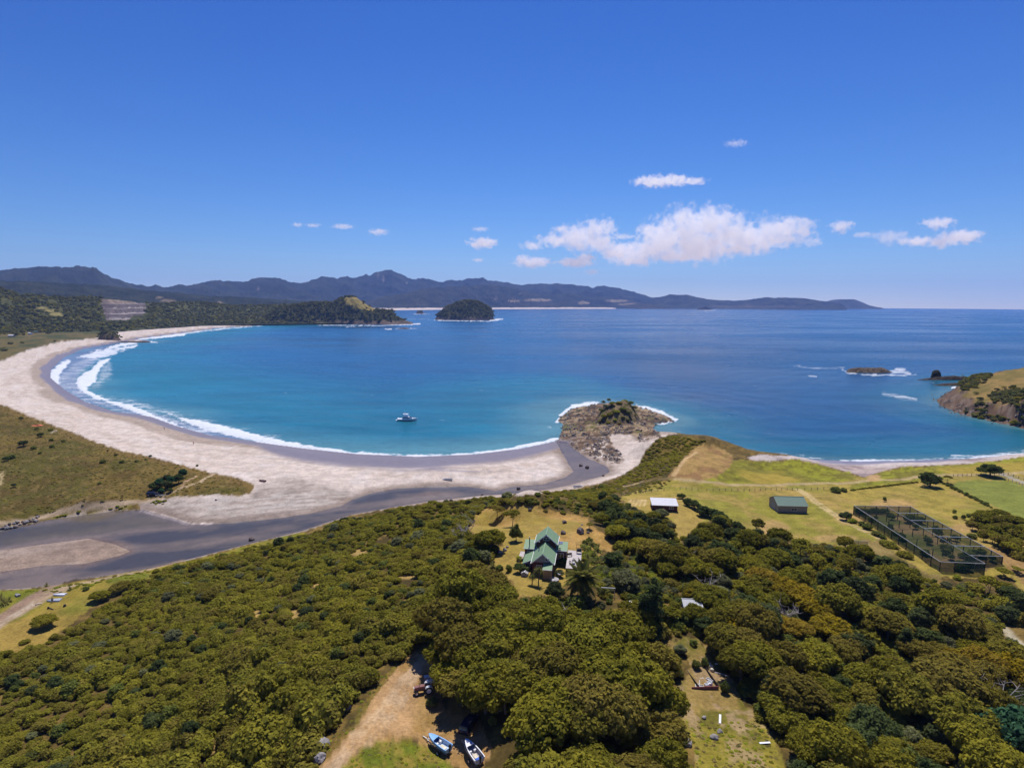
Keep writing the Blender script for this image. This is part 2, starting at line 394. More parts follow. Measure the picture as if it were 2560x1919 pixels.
mixc(bed, A(140, 128, 118)); mixc(bed * sstep(.45, .65, rip) * .3, A(118, 110, 106)); mixc(bed * sstep(.49, .66, bn) * .75, A(178, 158, 140)); mixc(bed * sstep(.49, .38, bn) * .85, A(92, 92, 98))
UP = [(0,1340),(205,1290),(349,1280),(440,1310),(300,1325),(120,1345),(0,1365)]
mixc(bed * sstep(-10, 8, boxed(sdist, QX, QY, UP, 40, -99) + pn * 10) * .7, A(128, 118, 94))
barm = bed * sstep(-1, 3.5, GB + (n2 - .5) * 5)
mixc(barm * .9, A(166, 142, 122)); mixc(barm * sstep(.48, .64, bn) * .7, A(192, 172, 154)); mixc(barm * sstep(.5, .65, n3) * .5, A(140, 120, 108))
mouth = bed * sstep(1215, 1175, QY) * (QX > 1300); mixc(mouth * .75, A(170, 152, 142))
wet = np.where(bed > .3, np.maximum(wet, bed * .7 * (1 - barm)), wet); cls[(bed > .5)] = CLASSES.index('stream_bed')
pline([(349,1276),(380,1283),(430,1296),(470,1309),(530,1309)], 1.0, A(226, 208, 194), None, .4)
# rocky shelf round the tied islet
SHELF = [(1390,1098),(1405,1060),(1389,1051),(1405,1034),(1425,1018),(1491,1004),(1591,1010),(1683,1043),(1686,1056),(1634,1070),(1655,1092),(1600,1103),(1568,1085),(1530,1084),(1522,1100),(1545,1125),(1562,1150),(1545,1163),(1500,1150),(1452,1128),(1420,1108)]
rn = fbm(GX / 3.2, GY / 3.2, 4, 55)
sh = boxed(sdist, QX, QY, SHELF, 40, -99)
m = sstep(-6, 6, sh + pn * 22) * sstep(.36, .46, rn + .14 * sstep(-4, 30, sh) * (QY < 1085) + .0); cls[(sh > 0) & (GD > 0)] = CLASSES.index('rock_shelf')
shm = sstep(-6, 8, sh + pn * 10); wet *= 1 - .9 * shm * (QY < 1100); led = fbm(GX / 7 + GY / 18, GY / 4, 4, 57); mixc(shm * sstep(1105, 1080, QY) * .85, A(150, 124, 98)); mixc(m, A(126, 102, 80)); mixc(m * sstep(.5, .62, n1) * .8, A(88, 70, 56)); mixc(shm * sstep(.54, .6, led) * (QY < 1090), A(168, 144, 112)); mixc(shm * sstep(.44, .38, led) * (QY < 1090), A(82, 66, 54)); GZ += shm * (QY < 1090) * (np.floor(led * 9) / 9 - .5) * 2.0 * (GD > 2); mixc(m * sstep(.55, .68, n2) * sstep(1095, 1075, QY), A(112, 106, 62))
GZ += m * (rn - .35) * 2.2 * (GD > 1.5)
# right-hand headland: parched grass over dark rock
HEADL = [(2300,900),(2330,1015),(2400,1042),(2495,1062),(2560,1074),(2640,1086),(2900,1040),(2950,880)]
hd = boxed(sdist, QX, QY, HEADL, 60, -99); m = sstep(-1, 1, hd); cls[m > .5] = CLASSES.index('headland')
mixc(m, A(152, 124, 66)); mixc(m * sstep(.45, .6, n2), A(124, 108, 52)); mixc(m * sstep(.5, .65, n3) * .7, A(120, 106, 46))
mr = m * (1 - sstep(12, 20, GD + (n2 - .5) * 16)); mixc(mr, A(112, 88, 70)); mixc(mr * sstep(.5, .6, rn), A(74, 58, 48)); mixc(mr * sstep(.58, .66, n1), A(128, 108, 92))
GZ += mr * (rn - .4) * 4 * (GD > 1)
SAND2 = [(1868,1143),(1900,1137),(2005,1139),(2145,1145),(2250,1144),(2425,1138),(2560,1124),(2720,1098),(2720,1116),(2560,1142),(2500,1150),(2420,1159),(2330,1163),(2250,1167),(2200,1180),(2160,1192),(2130,1183),(2060,1164),(1990,1147),(1930,1152),(1880,1150)]
m = paint(SAND2, A(186, 166, 156), 'beach', 1.5, 3); mixc(m * sstep(.42, .6, al), A(150, 132, 128)); mixc(m * sstep(.48, .6, n3), A(206, 190, 180))
w2 = m * (1 - sstep(8, 14, GD + (al - .5) * 8)); mixc(w2 * .85, A(136, 124, 132)); wet = np.maximum(wet, w2 * .8)
# pasture, green dune grass, tan headland
PAST = [(1545,1245),(1620,1215),(1700,1190),(1850,1150),(1880,1153),(1930,1153),(1990,1148),(2060,1165),(2130,1184),(2160,1194),(2200,1182),(2250,1169),(2330,1165),(2420,1160),(2500,1151),(2560,1143),(2720,1117),(2800,1100),(2950,1800),(2560,1500),(2530,1440),(2400,1445),(2330,1440),(2230,1385),(2150,1370),(2050,1360),(1990,1345),(1900,1335),(1800,1300),(1700,1310),(1600,1275)]
m = paint(PAST, A(172, 150, 68), 'pasture', 2, 6); mixc(m * sstep(.45, .62, n3), A(148, 140, 54)); mixc(m * sstep(.5, .65, n2) * .6, A(180, 148, 82)); mixc(m * sstep(.5, .62, fbm(GX / 5, GY / 5, 4, 66)) * .45, A(134, 124, 50)); mixc(m * sstep(.55, .7, n1) * .35, A(130, 120, 48))
for pg in ([(1770,1196),(1800,1165),(1850,1152),(1880,1153),(1930,1153),(1990,1148),(2060,1165),(2130,1184),(2150,1197),(2060,1206),(1990,1207),(1900,1210),(1800,1210),(1745,1203)],
           [(2120,1218),(2165,1196),(2200,1183),(2250,1170),(2330,1166),(2420,1161),(2500,1152),(2560,1144),(2760,1114),(2760,1172),(2560,1186),(2400,1188),(2290,1200),(2200,1213),(2130,1226)]):
    mm = paint(pg, A(150, 148, 42), 'pasture', 2, 6); mixc(mm * sstep(.45, .62, n2), A(132, 124, 44)); mixc(mm * sstep(.55, .66, n1) * .7, A(108, 100, 34)); mixc(mm * sstep(.6, .7, n3), A(170, 148, 60))
mm = paint([(2370,1212),(2420,1200),(2510,1200),(2600,1225),(2600,1320),(2500,1272),(2440,1245)], A(132, 136, 58), 'pasture', 2, 5)
m = paint([(1480,1238),(1560,1188),(1598,1164),(1615,1125),(1650,1092),(1685,1086),(1775,1101),(1740,1118),(1712,1150),(1680,1185),(1640,1206),(1560,1228)], A(108, 90, 40), 'headland', 2, 6)
mixc(m * sstep(.46, .6, n2), A(84, 74, 34)); mixc(m * sstep(.5, .66, n3) * .8, A(132, 108, 46)); mixc(m * sstep(.56, .7, n1) * .6, A(66, 60, 28))
m = paint([(1668,1195),(1690,1165),(1708,1142),(1745,1114),(1790,1114),(1834,1136),(1826,1165),(1790,1192),(1745,1203),(1700,1200)], A(176, 142, 84), 'headland', 2, 7)
mixc(m * sstep(.5, .62, n2) * .8, A(150, 112, 72)); mixc(m * sstep(.56, .7, n1) * .5, A(128, 110, 50))
for c_ in ((2135,1292,55,20),(2410,1320,40,14),(2085,1345,60,10),(1930,1320,40,22),(2230,1262,60,16)):
    e = ((QX - c_[0]) / c_[2]) ** 2 + ((QY - c_[1]) / c_[3]) ** 2
    mixc(sstep(1.3, .4, e + (n2 - .5) * 1.2) * .7, A(190, 152, 98))
paint([(2470,1366),(2600,1400),(2700,1520),(2560,1462),(2508,1412)], A(164, 130, 78), 'pasture', 3, 6)
paint([(2080,1350),(2201,1346),(2300,1425),(2350,1440),(2330,1456),(2250,1420)], A(150, 128, 74), 'pasture', 3, 14, A(112, 98, 48), n2)
# enclosure floor
paint([(2138,1280),(2276,1288),(2505,1408),(2460,1428),(2352,1430)], A(132, 108, 70), 'pasture', 2, 3, A(84, 86, 38), n2)
# house lawn and clearings
LAWN = [(1170,1325),(1180,1300),(1204,1276),(1240,1267),(1324,1262),(1394,1280),(1462,1294),(1480,1312),(1532,1352),(1526,1378),(1508,1372),(1500,1420),(1437,1450),(1405,1475),(1385,1486),(1302,1490),(1282,1490),(1288,1455),(1235,1415),(1232,1380),(1262,1360),(1240,1345)]
m = paint(LAWN, A(190, 148, 82), 'lawn', 3, 8); mixc(m * sstep(.45, .62, n2), A(172, 136, 70)); mixc(m * sstep(.55, .7, n1) * .5, A(198, 160, 98)); mixc(m * sstep(.52, .64, n3) * .6, A(150, 136, 56))
m = paint([(1550,1250),(1610,1238),(1720,1240),(1760,1300),(1740,1320),(1700,1350),(1690,1420),(1670,1350),(1690,1300),(1600,1268)], A(172, 146, 74), 'lawn', 3, 8)
for i in range(5): pline([(1578 + i * 9, 1248), (1566 + i * 11, 1265)], .9, A(204, 176, 118), None, .3)
GARD = [(1640,1606),(1700,1600),(1742,1590),(1771,1628),(1818,1678),(1848,1725),(1864,1766),(1912,1805),(1944,1868),(1965,1919),(1975,2050),(1720,2050),(1736,1920),(1738,1868),(1698,1805),(1712,1760),(1696,1713),(1728,1666),(1712,1625)]
m = paint(GARD, A(158, 132, 74), 'lawn', 3, 10); mixc(m * sstep(1770, 1830, QY), A(150, 136, 52)); mixc(m * sstep(.5, .64, n2), A(120, 112, 44)); mixc(m * sstep(.52, .66, n1) * .7, A(176, 148, 112)); mixc(m * sstep(.55,.66,n3)*sstep(1860,1780,QY), A(150,128,108))
# bare and grassy gaps on the scrub slope
for c_ in ((645,1538,14,26),(740,1535,20,12),(630,1740,26,22),(575,1720,22,18),(525,1890,14,60),(880,1560,14,20),(990,1350,10,8),(900,1380,26,9),(840,1440,16,9),(790,1460,14,8),(1020,1440,30,8),(1000,1600,20,14),(2290,1560,20,30),(2330,1480,30,24),(2400,1500,30,20),(2300,1700,26,40),(2260,1800,24,40),(2400,1880,40,40),(2530,1780,20,40),(2100,1560,14,14),(1985,1560,30,26)):
    e = ((QX - c_[0]) / c_[2]) ** 2 + ((QY - c_[1]) / c_[3]) ** 2
    mixc(sstep(1.5, .5, e + (n2 - .5) * 1.5) * .9, A(184, 152, 88)); 
# roadside grass on the stream bank and by the beach track
m = paint([(-300,1480),(0,1476),(60,1474),(135,1466),(246,1444),(381,1421),(492,1397),(640,1358),(760,1330),(765,1336),(640,1366),(520,1402),(400,1440),(250,1500),(150,1580),(60,1640),(-100,1720),(-400,1720)], A(150, 134, 50), 'hillside', 2, 5)
mixc(m * sstep(.45, .62, n2), A(120, 122, 36)); mixc(m * sstep(.5, .66, n3) * .7, A(170, 138, 70))
mixc(sstep(-4, 4, boxed(sdist, QX, QY, [(123,1298),(250,1278),(330,1268),(330,1262),(250,1272),(150,1284)], 20, -99) + pn * 8), A(132, 118, 46))
# dirt tracks
DIRT = [(1034,1632),(996,1664),(940,1736),(892,1817),(828,1888),(800,1919),(760,1990),(845,1990),(857,1919),(904,1866),(967,1848),(1029,1848),(1073,1863),(1117,1895),(1140,1919),(1200,1919),(1230,1880),(1200,1800),(1130,1790),(1100,1760),(1110,1697),(1115,1650),(1070,1632)]
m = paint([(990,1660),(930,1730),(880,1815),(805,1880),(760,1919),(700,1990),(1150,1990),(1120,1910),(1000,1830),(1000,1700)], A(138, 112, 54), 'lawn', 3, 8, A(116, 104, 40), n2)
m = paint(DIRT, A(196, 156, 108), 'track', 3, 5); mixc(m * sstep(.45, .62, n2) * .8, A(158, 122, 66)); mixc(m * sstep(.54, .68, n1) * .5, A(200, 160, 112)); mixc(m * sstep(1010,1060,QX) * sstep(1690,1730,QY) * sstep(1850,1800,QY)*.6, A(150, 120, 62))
for off in (-16, 0, 26, 40):
    pline([(1062 + off * .3, 1640), (1010 + off * .6, 1700), (955 + off * .9, 1780), (895 + off, 1850), (840 + off, 1919), (790 + off, 1980)], .8, A(208, 176, 136), None, .4, .7, 1.0)
m = paint([(850,1925),(904,1870),(967,1852),(1029,1852),(1073,1868),(1117,1900),(1135,1925),(1130,1990),(840,1990)], A(140, 132, 40), 'lawn', 3, 5); mixc(m * sstep(.45, .62, n2), A(112, 120, 34)); mixc(m * sstep(.5, .66, n1) * .6, A(168, 140, 66))
pline([(-60,1600),(0,1556),(47,1531),(82,1508),(112,1489),(153,1473)], 4.6, A(176, 150, 120), 'track', .8)
pline([(153,1473),(200,1459),(260,1446),(330,1432),(400,1416),(450,1402)], 2.4, A(182, 156, 122), 'track', .5)
pline([(-60,1575),(0,1545),(60,1505),(100,1480),(135,1464)], 3.2, A(160, 132, 108), 'track', .8)
for o_ in (0, 9): pline([(-40,1590 + o_ * 2),(0,1553 + o_),(47,1529 + o_ * .6),(82,1506 + o_ * .5)], .7, A(198, 178, 152), None, .3, .8)
pline([(-200,1340),(0,1308),(120,1288),(250,1267),(330,1254),(400,1245)], 3.0, A(186, 162, 132), 'track', .6)
pline([(400,1246),(440,1226),(500,1205),(534,1185)], 1.6, A(192, 166, 130), 'track', .5)
pline([(455,1212),(490,1190)], 1.6, A(196, 160, 126), None, .5)
pline([(240,1203),(290,1240),(305,1245)], .8, A(134, 112, 66), None, .4, .7)
pline([(128,1081),(142,1074)], 1.4, A(196, 180, 160), None, .4)
pline([(-20,1230),(2,1205),(3,1180)], 2.2, A(178, 156, 110), None, .5)
pline([(1690,1197),(1745,1203),(1830,1212),(1960,1211),(2100,1208),(2200,1199),(2300,1190),(2420,1186),(2509,1184),(2700,1172)], 3.0, A(184, 160, 112), 'track', .7)
for o_ in (-5, 5): pline([(1994 + o_,1222),(2019 + o_,1237),(2040 + o_,1255),(2082 + o_,1283),(2127 + o_,1311),(2201 + o_,1346)], 1.0, A(202, 176, 122), 'track' if o_ > 0 else None, .4)
pline([(2187,1189),(2180,1200)], 5, A(192, 156, 104), 'track', 1)
pline([(1684,1188),(1697,1168),(1715,1146),(1742,1130)], 1.8, A(204, 170, 118), 'track', .6)
pline([(1482,1232),(1540,1218),(1603,1204)], 1.7, A(180, 156, 116), 'track', .5)
pline([(1600,1206),(1680,1196)], 1.6, A(150, 130, 90), None, .6, .6)
pline([(2495,1555),(2530,1590),(2570,1635),(2640,1700)], 2.6, A(186, 172, 140), 'track', .6)
pline([(2509,1186),(2560,1207),(2640,1236)], 3.6, A(176, 166, 146), 'track', .5)
col *= (0.93 + 0.14 * fbm(GX / 1.1, GY / 1.1, 2, 88))[..., None]
col = np.clip(col, 0.004, .9)

def ground_material():
    m, t, out = newmat('ground_cover'); n = N(t)
    a = n('Attribute', {'attribute_name': 'col'}); w = n('Attribute', {'attribute_name': 'wet'})
    tc = n('TexCoord')
    z1 = n('TexNoise', None, Vector=tc.outputs['Object'], Scale=1.6, Detail=6.0, Roughness=.7)
    z2 = n('TexNoise', None, Vector=tc.outputs['Object'], Scale=.23, Detail=5.0, Roughness=.6)
    dry = n.math('SUBTRACT', 1.0, w.outputs['Fac'])
    k = n.math('ADD', n.math('MULTIPLY', n.ramp(z1.outputs[0], .25, .75), .58), n.math('MULTIPLY', n.ramp(z2.outputs[0], .3, .7), .34))
    k = n.math('ADD', n.math('MULTIPLY', n.math('SUBTRACT', k, .46), n.math('ADD', n.math('MULTIPLY', dry, .8), .2)), 1.0)
    c = n.mix(1.0, a.outputs['Color'], k, 'MULTIPLY')
    cc = n('CombineColor'); 
    for i in range(3): t.links.new(k, cc.inputs[i])
    c = n.mix(1.0, a.outputs['Color'], cc.outputs[0], 'MULTIPLY')
    rough = n.math('SUBTRACT', .92, n.math('MULTIPLY', w.outputs['Fac'], .70))
    b = n('BsdfPrincipled', None, Base_Color=c, Roughness=rough)
    t.links.new(n.math('ADD', .12, n.math('MULTIPLY', w.outputs['Fac'], .55)), b.inputs['Specular IOR Level'])
    bp = n('Bump', None, Height=z1.outputs[0], Distance=.25); t.links.new(n.math('MULTIPLY', dry, .55), bp.inputs['Strength'])
    t.links.new(bp.outputs[0], b.inputs['Normal']); t.links.new(b.outputs[0], out.inputs[0]); return m
GMAT = ground_material()

_F = grid_faces(*GX.shape); _V = np.stack([GX, GY, GZ], -1).reshape(-1, 3)
_keep = (_V[_F, 2].max(1) > -1.6)
_F = _F[_keep]; _cl = cls.ravel()[_F[:, 0]]
_C4 = np.concatenate([col.reshape(-1, 3), np.ones((col.size // 3, 1))], 1)
for k, nm in enumerate(CLASSES):
    f = _F[_cl == k]
    if not len(f): continue
    u, inv = np.unique(f, return_inverse=True)
    me = mesh_np(nm, _V[u], inv.reshape(-1, 4), True, GMAT, {'col': ('FLOAT_COLOR', _C4[u]), 'wet': ('FLOAT', wet.ravel()[u])})
    tag(link(nm, me), kind='structure')
# from here on the land is read off its own mesh (fast)
def height(x, y, parts=False):
    x = np.atleast_1d(np.asarray(x, float)); y = np.atleast_1d(np.asarray(y, float))
    r_ = np.hypot(x, y); a_ = np.arctan2(x, y)
    i = np.clip(np.searchsorted(RR, r_) - 1, 0, len(RR) - 2); fi = np.clip((r_ - RR[i]) / (RR[i + 1] - RR[i]), 0, 1)
    ja = np.clip((a_ - AZ[0]) / (AZ[1] - AZ[0]), 0, len(AZ) - 1.001); j = ja.astype(int); fj = ja - j
    return (GZ[i, j] * (1 - fj) + GZ[i, j + 1] * fj) * (1 - fi) + (GZ[i + 1, j] * (1 - fj) + GZ[i + 1, j + 1] * fj) * fi

# ------------------------------------------------------------------ sea
_py = np.concatenate([np.arange(1230, 1000, -2.2), np.arange(1000, 780, -1.8), np.arange(780, 763.5, -.5)])
RS = CH / np.tan(np.arctan((_py - PH / 2) / FOC) + PITCH); RS = np.append(RS[RS < 17000], 18000.0)
AS = np.radians(np.linspace(-50, 54, 980))
SX = np.sin(AS)[None] * RS[:, None]; SY = np.cos(AS)[None] * RS[:, None]
SDm = -sdist(SX, SY, LAND)                       # metres from the shore, positive at sea
SQX, SQY = proj(SX, SY, 0 * SX)
sn1 = fbm(SX / 5, SY / 5, 3, 61); sn2 = fbm(SX / 22, SY / 22, 4, 62); sn3 = fbm(SX / 160, SY / 70, 4, 63); sn4 = fbm(SX / 900, SY / 240, 4, 64)
def V3(*a): return np.array(a, float)
rb = sstep(20, 160, SX - .05 * SY)                # the eastern bay shelves more steeply
depth = np.maximum(SDm, 0) * (1 + 2.6 * rb) + (sn3 - .5) * 50
c_sh, c_mid, c_off, c_deep = V3(.085, .22, .24), V3(.012, .142, .205), V3(.008, .088, .205), V3(.005, .066, .165)
sc_ = c_sh + sstep(4, 60, depth)[..., None] * (c_mid - c_sh)
sc_ = sc_ + sstep(60, 300, depth)[..., None] * (c_off - sc_)
sc_ = sc_ + sstep(260, 1500, depth + (sn4 - .5) * 500)[..., None] * (c_deep - sc_)
sc_ *= (1 - .30 * rb * sstep(900, 300, SDm))[..., None]
sc_ *= (1 + (sn3 - .5) * .18 + (sn4 - .5) * .30)[..., None]
# sandy wash over the flat left-hand beach
WASH = [(128,965),(110,925),(150,890),(250,862),(330,852),(270,880),(235,905),(205,925),(190,950),(215,985),(290,1012),(420,1045),(520,1070),(640,1100),(560,1100),(450,1070),(350,1040),(220,1010)]
wsh = sstep(-6, 8, boxed(sdist, SQX, SQY, WASH, 40, -99) + (sn2 - .5) * 16)
sc_ += (wsh * .75)[..., None] * (V3(.16, .185, .28) - sc_)
foam = np.zeros(SX.shape); lift = np.zeros(SX.shape)
def surf(poly, s=1.0, soft=5., wob=10., up=.5):
    global foam, lift
    v = boxed(sdist, SQX, SQY, poly, 60, -99) + (sn1 - .5) * wob
    m = sstep(-soft, soft, v) * s; foam = np.maximum(foam, m); lift = np.maximum(lift, sstep(-1, 7, v) * up)
surf([(412,1030),(470,1046),(560,1064),(640,1083),(720,1103),(800,1118),(870,1127),(960,1134),(1050,1137),(1120,1136),(1200,1131),(1195,1136),(1120,1144),(1050,1147),(960,1146),(880,1142),(800,1135),(720,1122),(640,1105),(560,1087),(480,1063)], 1, 4, 9, .8)
surf([(1200,1130),(1270,1119),(1330,1107),(1395,1093),(1398,1098),(1340,1113),(1280,1126),(1200,1135)], 1, 2, 4, .4)
surf([(275,897),(250,899),(225,925),(196,942),(189,960),(204,978),(230,993),(287,1013),(369,1042),(430,1072),(470,1084),(520,1098),(470,1072),(380,1034),(330,1012),(265,998),(238,985),(213,972),(240,955),(243,938),(250,922)], 1, 3, 9, .7)
surf([(230,990),(290,1003),(360,1020),(420,1040),(480,1062),(560,1084),(520,1094),(440,1068),(360,1036),(280,1010)], .55, 10, 18, .1)
surf([(130,972),(150,935),(185,905),(240,880),(300,864),(330,862),(290,885),(250,900),(222,926),(200,945),(196,960),(230,992),(290,1014),(370,1042),(330,1042),(240,1012),(170,990)], .44, 10, 14, .0)
surf([(240,985),(330,1000),(450,1030),(560,1058),(640,1080),(700,1092),(640,1090),(560,1074),(470,1052),(380,1030),(300,1010)], .48, 10, 16, .0)
surf([(700,1112),(800,1128),(900,1137),(1050,1143),(1180,1138),(1100,1150),(950,1150),(800,1142),(700,1126),(600,1108)], .46, 7, 10, .0)
surf([(275,900),(285,935),(262,960),(235,975),(215,968),(238,950),(245,925),(255,910)], .5, 12, 18, .1)
surf([(172,898),(150,908),(130,925),(117,945),(120,962),(135,975),(150,960),(148,940),(160,922),(176,903)], .95, 4, 9, .35)
surf([(250,872),(215,885),(190,893),(230,898),(262,895),(290,885),(297,878),(340,868),(346,860),(300,866)], .8, 4, 12, .3)
surf([(270,867),(300,858),(340,856),(345,859),(300,866),(275,872)], .9, 2, 5, .3)
surf([(320,849),(380,841),(428,835),(465,832),(462,838),(420,843),(370,848),(330,851)], 1, 2, 4, .4)
surf([(440,834),(500,826),(560,820),(655,812.5),(655,815),(560,823),(500,830),(440,838)], .8, 1.5, 4, .3)
surf([(375,852),(392,854),(396,857),(375,857)], .9, 1.5, 3, .2)
SWASH = [(510,1096),(575,1108),(640,1117),(720,1128),(800,1139),(900,1146)]
for pts, w_, s_ in ((SWASH, 2.2, .45), ([(1120,1143),(1230,1134),(1330,1118),(1400,1101)], 2.2, .7), ([(430,1070),(480,1090),(540,1102)], 2.5, .7),
                    ([(190,1000),(215,1004),(240,1015)], 1.6, .5), ([(2100,1151),(2250,1150),(2350,1146),(2425,1144),(2560,1132)], 3.0, .75), ([(2380,1138),(2440,1140),(2560,1126)], 2.5, .55),
                    ([(1880,1137),(1960,1141),(2060,1146)], 1.6, .55), ([(1940,1132),(2010,1137)], 1.3, .4)):
    d = boxed(ldist, SQX, SQY, pts, 30, 99); foam = np.maximum(foam, s_ * sstep(w_ + 1.5, w_ * .3, d + (sn1 - .5) * 6))
def ring(pts, w_, s_, wob=8):
    global foam
    d = boxed(ldist, SQX, SQY, pts, 40, 99); foam = np.maximum(foam, s_ * sstep(w_ * 1.6, w_ * .2, d + (sn1 - .5) * wob))
ring([(1393,1053),(1406,1034),(1427,1018),(1460,1009),(1496,1006)], 4, .9); ring([(1430,1017),(1460,1010),(1492,1008)], 5, 1)
ring([(1592,1015),(1620,1020),(1650,1030),(1672,1040),(1684,1047),(1690,1048)], 5, 1); ring([(1640,1061),(1665,1057),(1684,1052)], 2.5, .8); ring([(1655,1088),(1670,1090)], 2.5, .8)
ring([(1368,1065),(1378,1066)], 2, .6)
# broken water round reefs, islets and headlands
for pts, w_, s_ in (([(2000,917),(2060,921),(2110,919)], 2.5, .45), ([(2105,922),(2118,931),(2150,936),(2190,936)], 2.4, .62), ([(2228,928),(2250,929),(2275,933),(2240,922),(2262,924)], 4.5, .62), ([(2180,939),(2215,937),(2290,937)], 2.2, .6), ([(2020,940),(2040,941)], 2.5, .5),
                    ([(2208,984),(2222,988),(2236,987),(2247,992),(2262,991),(2276,997),(2290,998)], 5.5, .50), ([(2236,994),(2258,997),(2270,1000)], 3.5, .42), ([(1985,915),(2000,914)], 2, .5), ([(2380,969),(2395,967)], 2.5, .9), ([(2330,957),(2400,961)], 1.5, .35),
                    ([(793,812),(850,813),(949,814),(1005,811),(1045,810)], 1.4, .7), ([(1000,811),(1030,810.5),(1050,809.5)], 1.8, .9), ([(962,822.5),(978,822.5)], 1.6, .9), ([(990,821.5),(1040,821)], 1.4, .6), ([(865,817),(890,815)], 1.2, .6),
                    ([(1085,800),(1150,802),(1225,802.5),(1255,798)], 1.3, .8), ([(1225,799),(1258,797.5)], 1.6, .9), ([(1020,797),(1080,799)], 1.0, .45), ([(1035,784.5),(1072,784.5)], 1.0, .7), ([(1742,775.5),(1790,775.5)], .8, .7), ([(380,836),(440,833)], .8, .4)):
    ring(pts, w_, s_, 3 if min(p[1] for p in pts) < 830 else 6)
# long low swell lines rolling into both bays
sw = np.sin(SDm * 2 * math.pi / 26 + (sn2 - .5) * 4) * sstep(6, 40, SDm) * sstep(420, 120, SDm)
SZ = 0.16 * sw + lift * (.6 + .8 * (sn1 - .3)) * (foam > .3)
SZ = np.where(SDm < 0, np.minimum(SZ, .02), SZ)
def sea_material():
    m, t, out = newmat('sea_water'); n = N(t)
    a = n('Attribute', {'attribute_name': 'col'}); fo = n('Attribute', {'attribute_name': 'foam'})
    tc = n('TexCoord')
    mp = n('Mapping', None, Vector=tc.outputs['Object']); mp.inputs['Scale'].default_value = (.35, 1.0, 1.0); mp.inputs['Rotation'].default_value = (0, 0, .25)
    w1 = n('TexNoise', None, Vector=mp.outputs[0], Scale=.45, Detail=7.0, Roughness=.62)
    w2 = n('TexNoise', None, Vector=mp.outputs[0], Scale=.035, Detail=5.0, Roughness=.6)
    w3 = n('TexNoise', None, Vector=mp.outputs[0], Scale=.0042, Detail=6.0, Roughness=.55)
    f1 = n('TexNoise', None, Vector=tc.outputs['Object'], Scale=.55, Detail=8.0, Roughness=.75)
    f2 = n('TexNoise', None, Vector=mp.outputs[0], Scale=.13, Detail=6.0, Roughness=.7)
    nn = n.math('ADD', n.math('MULTIPLY', n.math('SUBTRACT', f1.outputs[0], .5), 1.5), n.math('MULTIPLY', n.math('SUBTRACT', f2.outputs[0], .5), 1.7))
    fz = n.math('ADD', n.math('MULTIPLY', fo.outputs['Fac'], 1.02), nn)
    fm = n.math('MULTIPLY', n.ramp(fz, .25, .95), n.ramp(fo.outputs['Fac'], .02, .2))
    cap = n('TexNoise', None, Vector=mp.outputs[0], Scale=.16, Detail=2.0, Roughness=.5)
    caps = n.math('MULTIPLY', n.ramp(cap.outputs[0], .765, .80), .55)
    wk = n.math('ADD', n.math('MULTIPLY', n.ramp(w2.outputs[0], .3, .7), .28), n.math('MULTIPLY', n.ramp(w1.outputs[0], .3, .7), .22))
    wk = n.math('ADD', n.math('ADD', wk, .56), n.math('MULTIPLY', n.ramp(w3.outputs[0], .32, .68), .40))
    cc = n('CombineColor')
    for i in range(3): t.links.new(wk, cc.inputs[i])
    c = n.mix(1.0, a.outputs['Color'], cc.outputs[0], 'MULTIPLY')
    b = n('BsdfPrincipled', None, Base_Color=c, Roughness=.22, IOR=1.33)
    b.inputs['Specular IOR Level'].default_value = .34
    rg = n.math('ADD', .16, n.math('MULTIPLY', n.ramp(w3.outputs[0], .35, .65), .16)); t.links.new(rg, b.inputs['Roughness'])
    hgt = n.math('ADD', n.math('MULTIPLY', w1.outputs[0], .9), n.math('MULTIPLY', w2.outputs[0], 2.4))
    bp = n('Bump', None, Height=hgt, Strength=.55, Distance=.8); t.links.new(bp.outputs[0], b.inputs['Normal'])
    fb = n('BsdfPrincipled', None, Base_Color=(.64, .66, .68, 1), Roughness=.9)
    fbp = n('Bump', None, Height=f1.outputs[0], Strength=.6, Distance=.5); t.links.new(fbp.outputs[0], fb.inputs['Normal'])
    mx = n('MixShader', None, i0=n.math('MAXIMUM', fm, caps), i1=b.outputs[0], i2=fb.outputs[0])
    t.links.new(mx.outputs[0], out.inputs[0]); return m
_F = grid_faces(*SX.shape); _F = _F[SDm.ravel()[_F].max(1) > -3.0]
u, inv = np.unique(_F, return_inverse=True)
me = mesh_np('sea', np.stack([SX, SY, SZ], -1).reshape(-1, 3)[u], inv.reshape(-1, 4), True, sea_material(),
             {'col': ('FLOAT_COLOR', np.concatenate([sc_.reshape(-1, 3), np.ones((sc_.size // 3, 1))], 1)[u]), 'foam': ('FLOAT', foam.ravel()[u])})
tag(link('sea', me), kind='structure')

# stream: a thin sheet of clear water over the estuary bed
def stream_material():
    m, t, out = newmat('stream_water'); n = N(t)
    tc = n('TexCoord'); z = n('TexNoise', None, Vector=tc.outputs['Object'], Scale=.8, Detail=5.0)
    bp = n('Bump', None, Height=z.outputs[0], Strength=.25, Distance=.12)
    gl = n('BsdfGlossy', None, Color=(.45, .46, .48, 1), Roughness=.13, Normal=bp.outputs[0])
    tr = n('BsdfTransparent', None, Color=(.80, .80, .84, 1)); fr = n('Fresnel', None, IOR=1.33, Normal=bp.outputs[0])
    mx = n('MixShader', None, i0=fr.outputs[0], i1=tr.outputs[0], i2=gl.outputs[0]); t.links.new(mx.outputs[0], out.inputs[0]); return m
m_ = (GS > -4) & (GZ < .3)
_F = grid_faces(*GX.shape); _F = _F[(GS.ravel()[_F].max(1) > -1.5) & (GZ.ravel()[_F].min(1) < .16)]
u, inv = np.unique(_F, return_inverse=True)
V = np.stack([GX, GY, 0 * GX + .12], -1).reshape(-1, 3)[u]
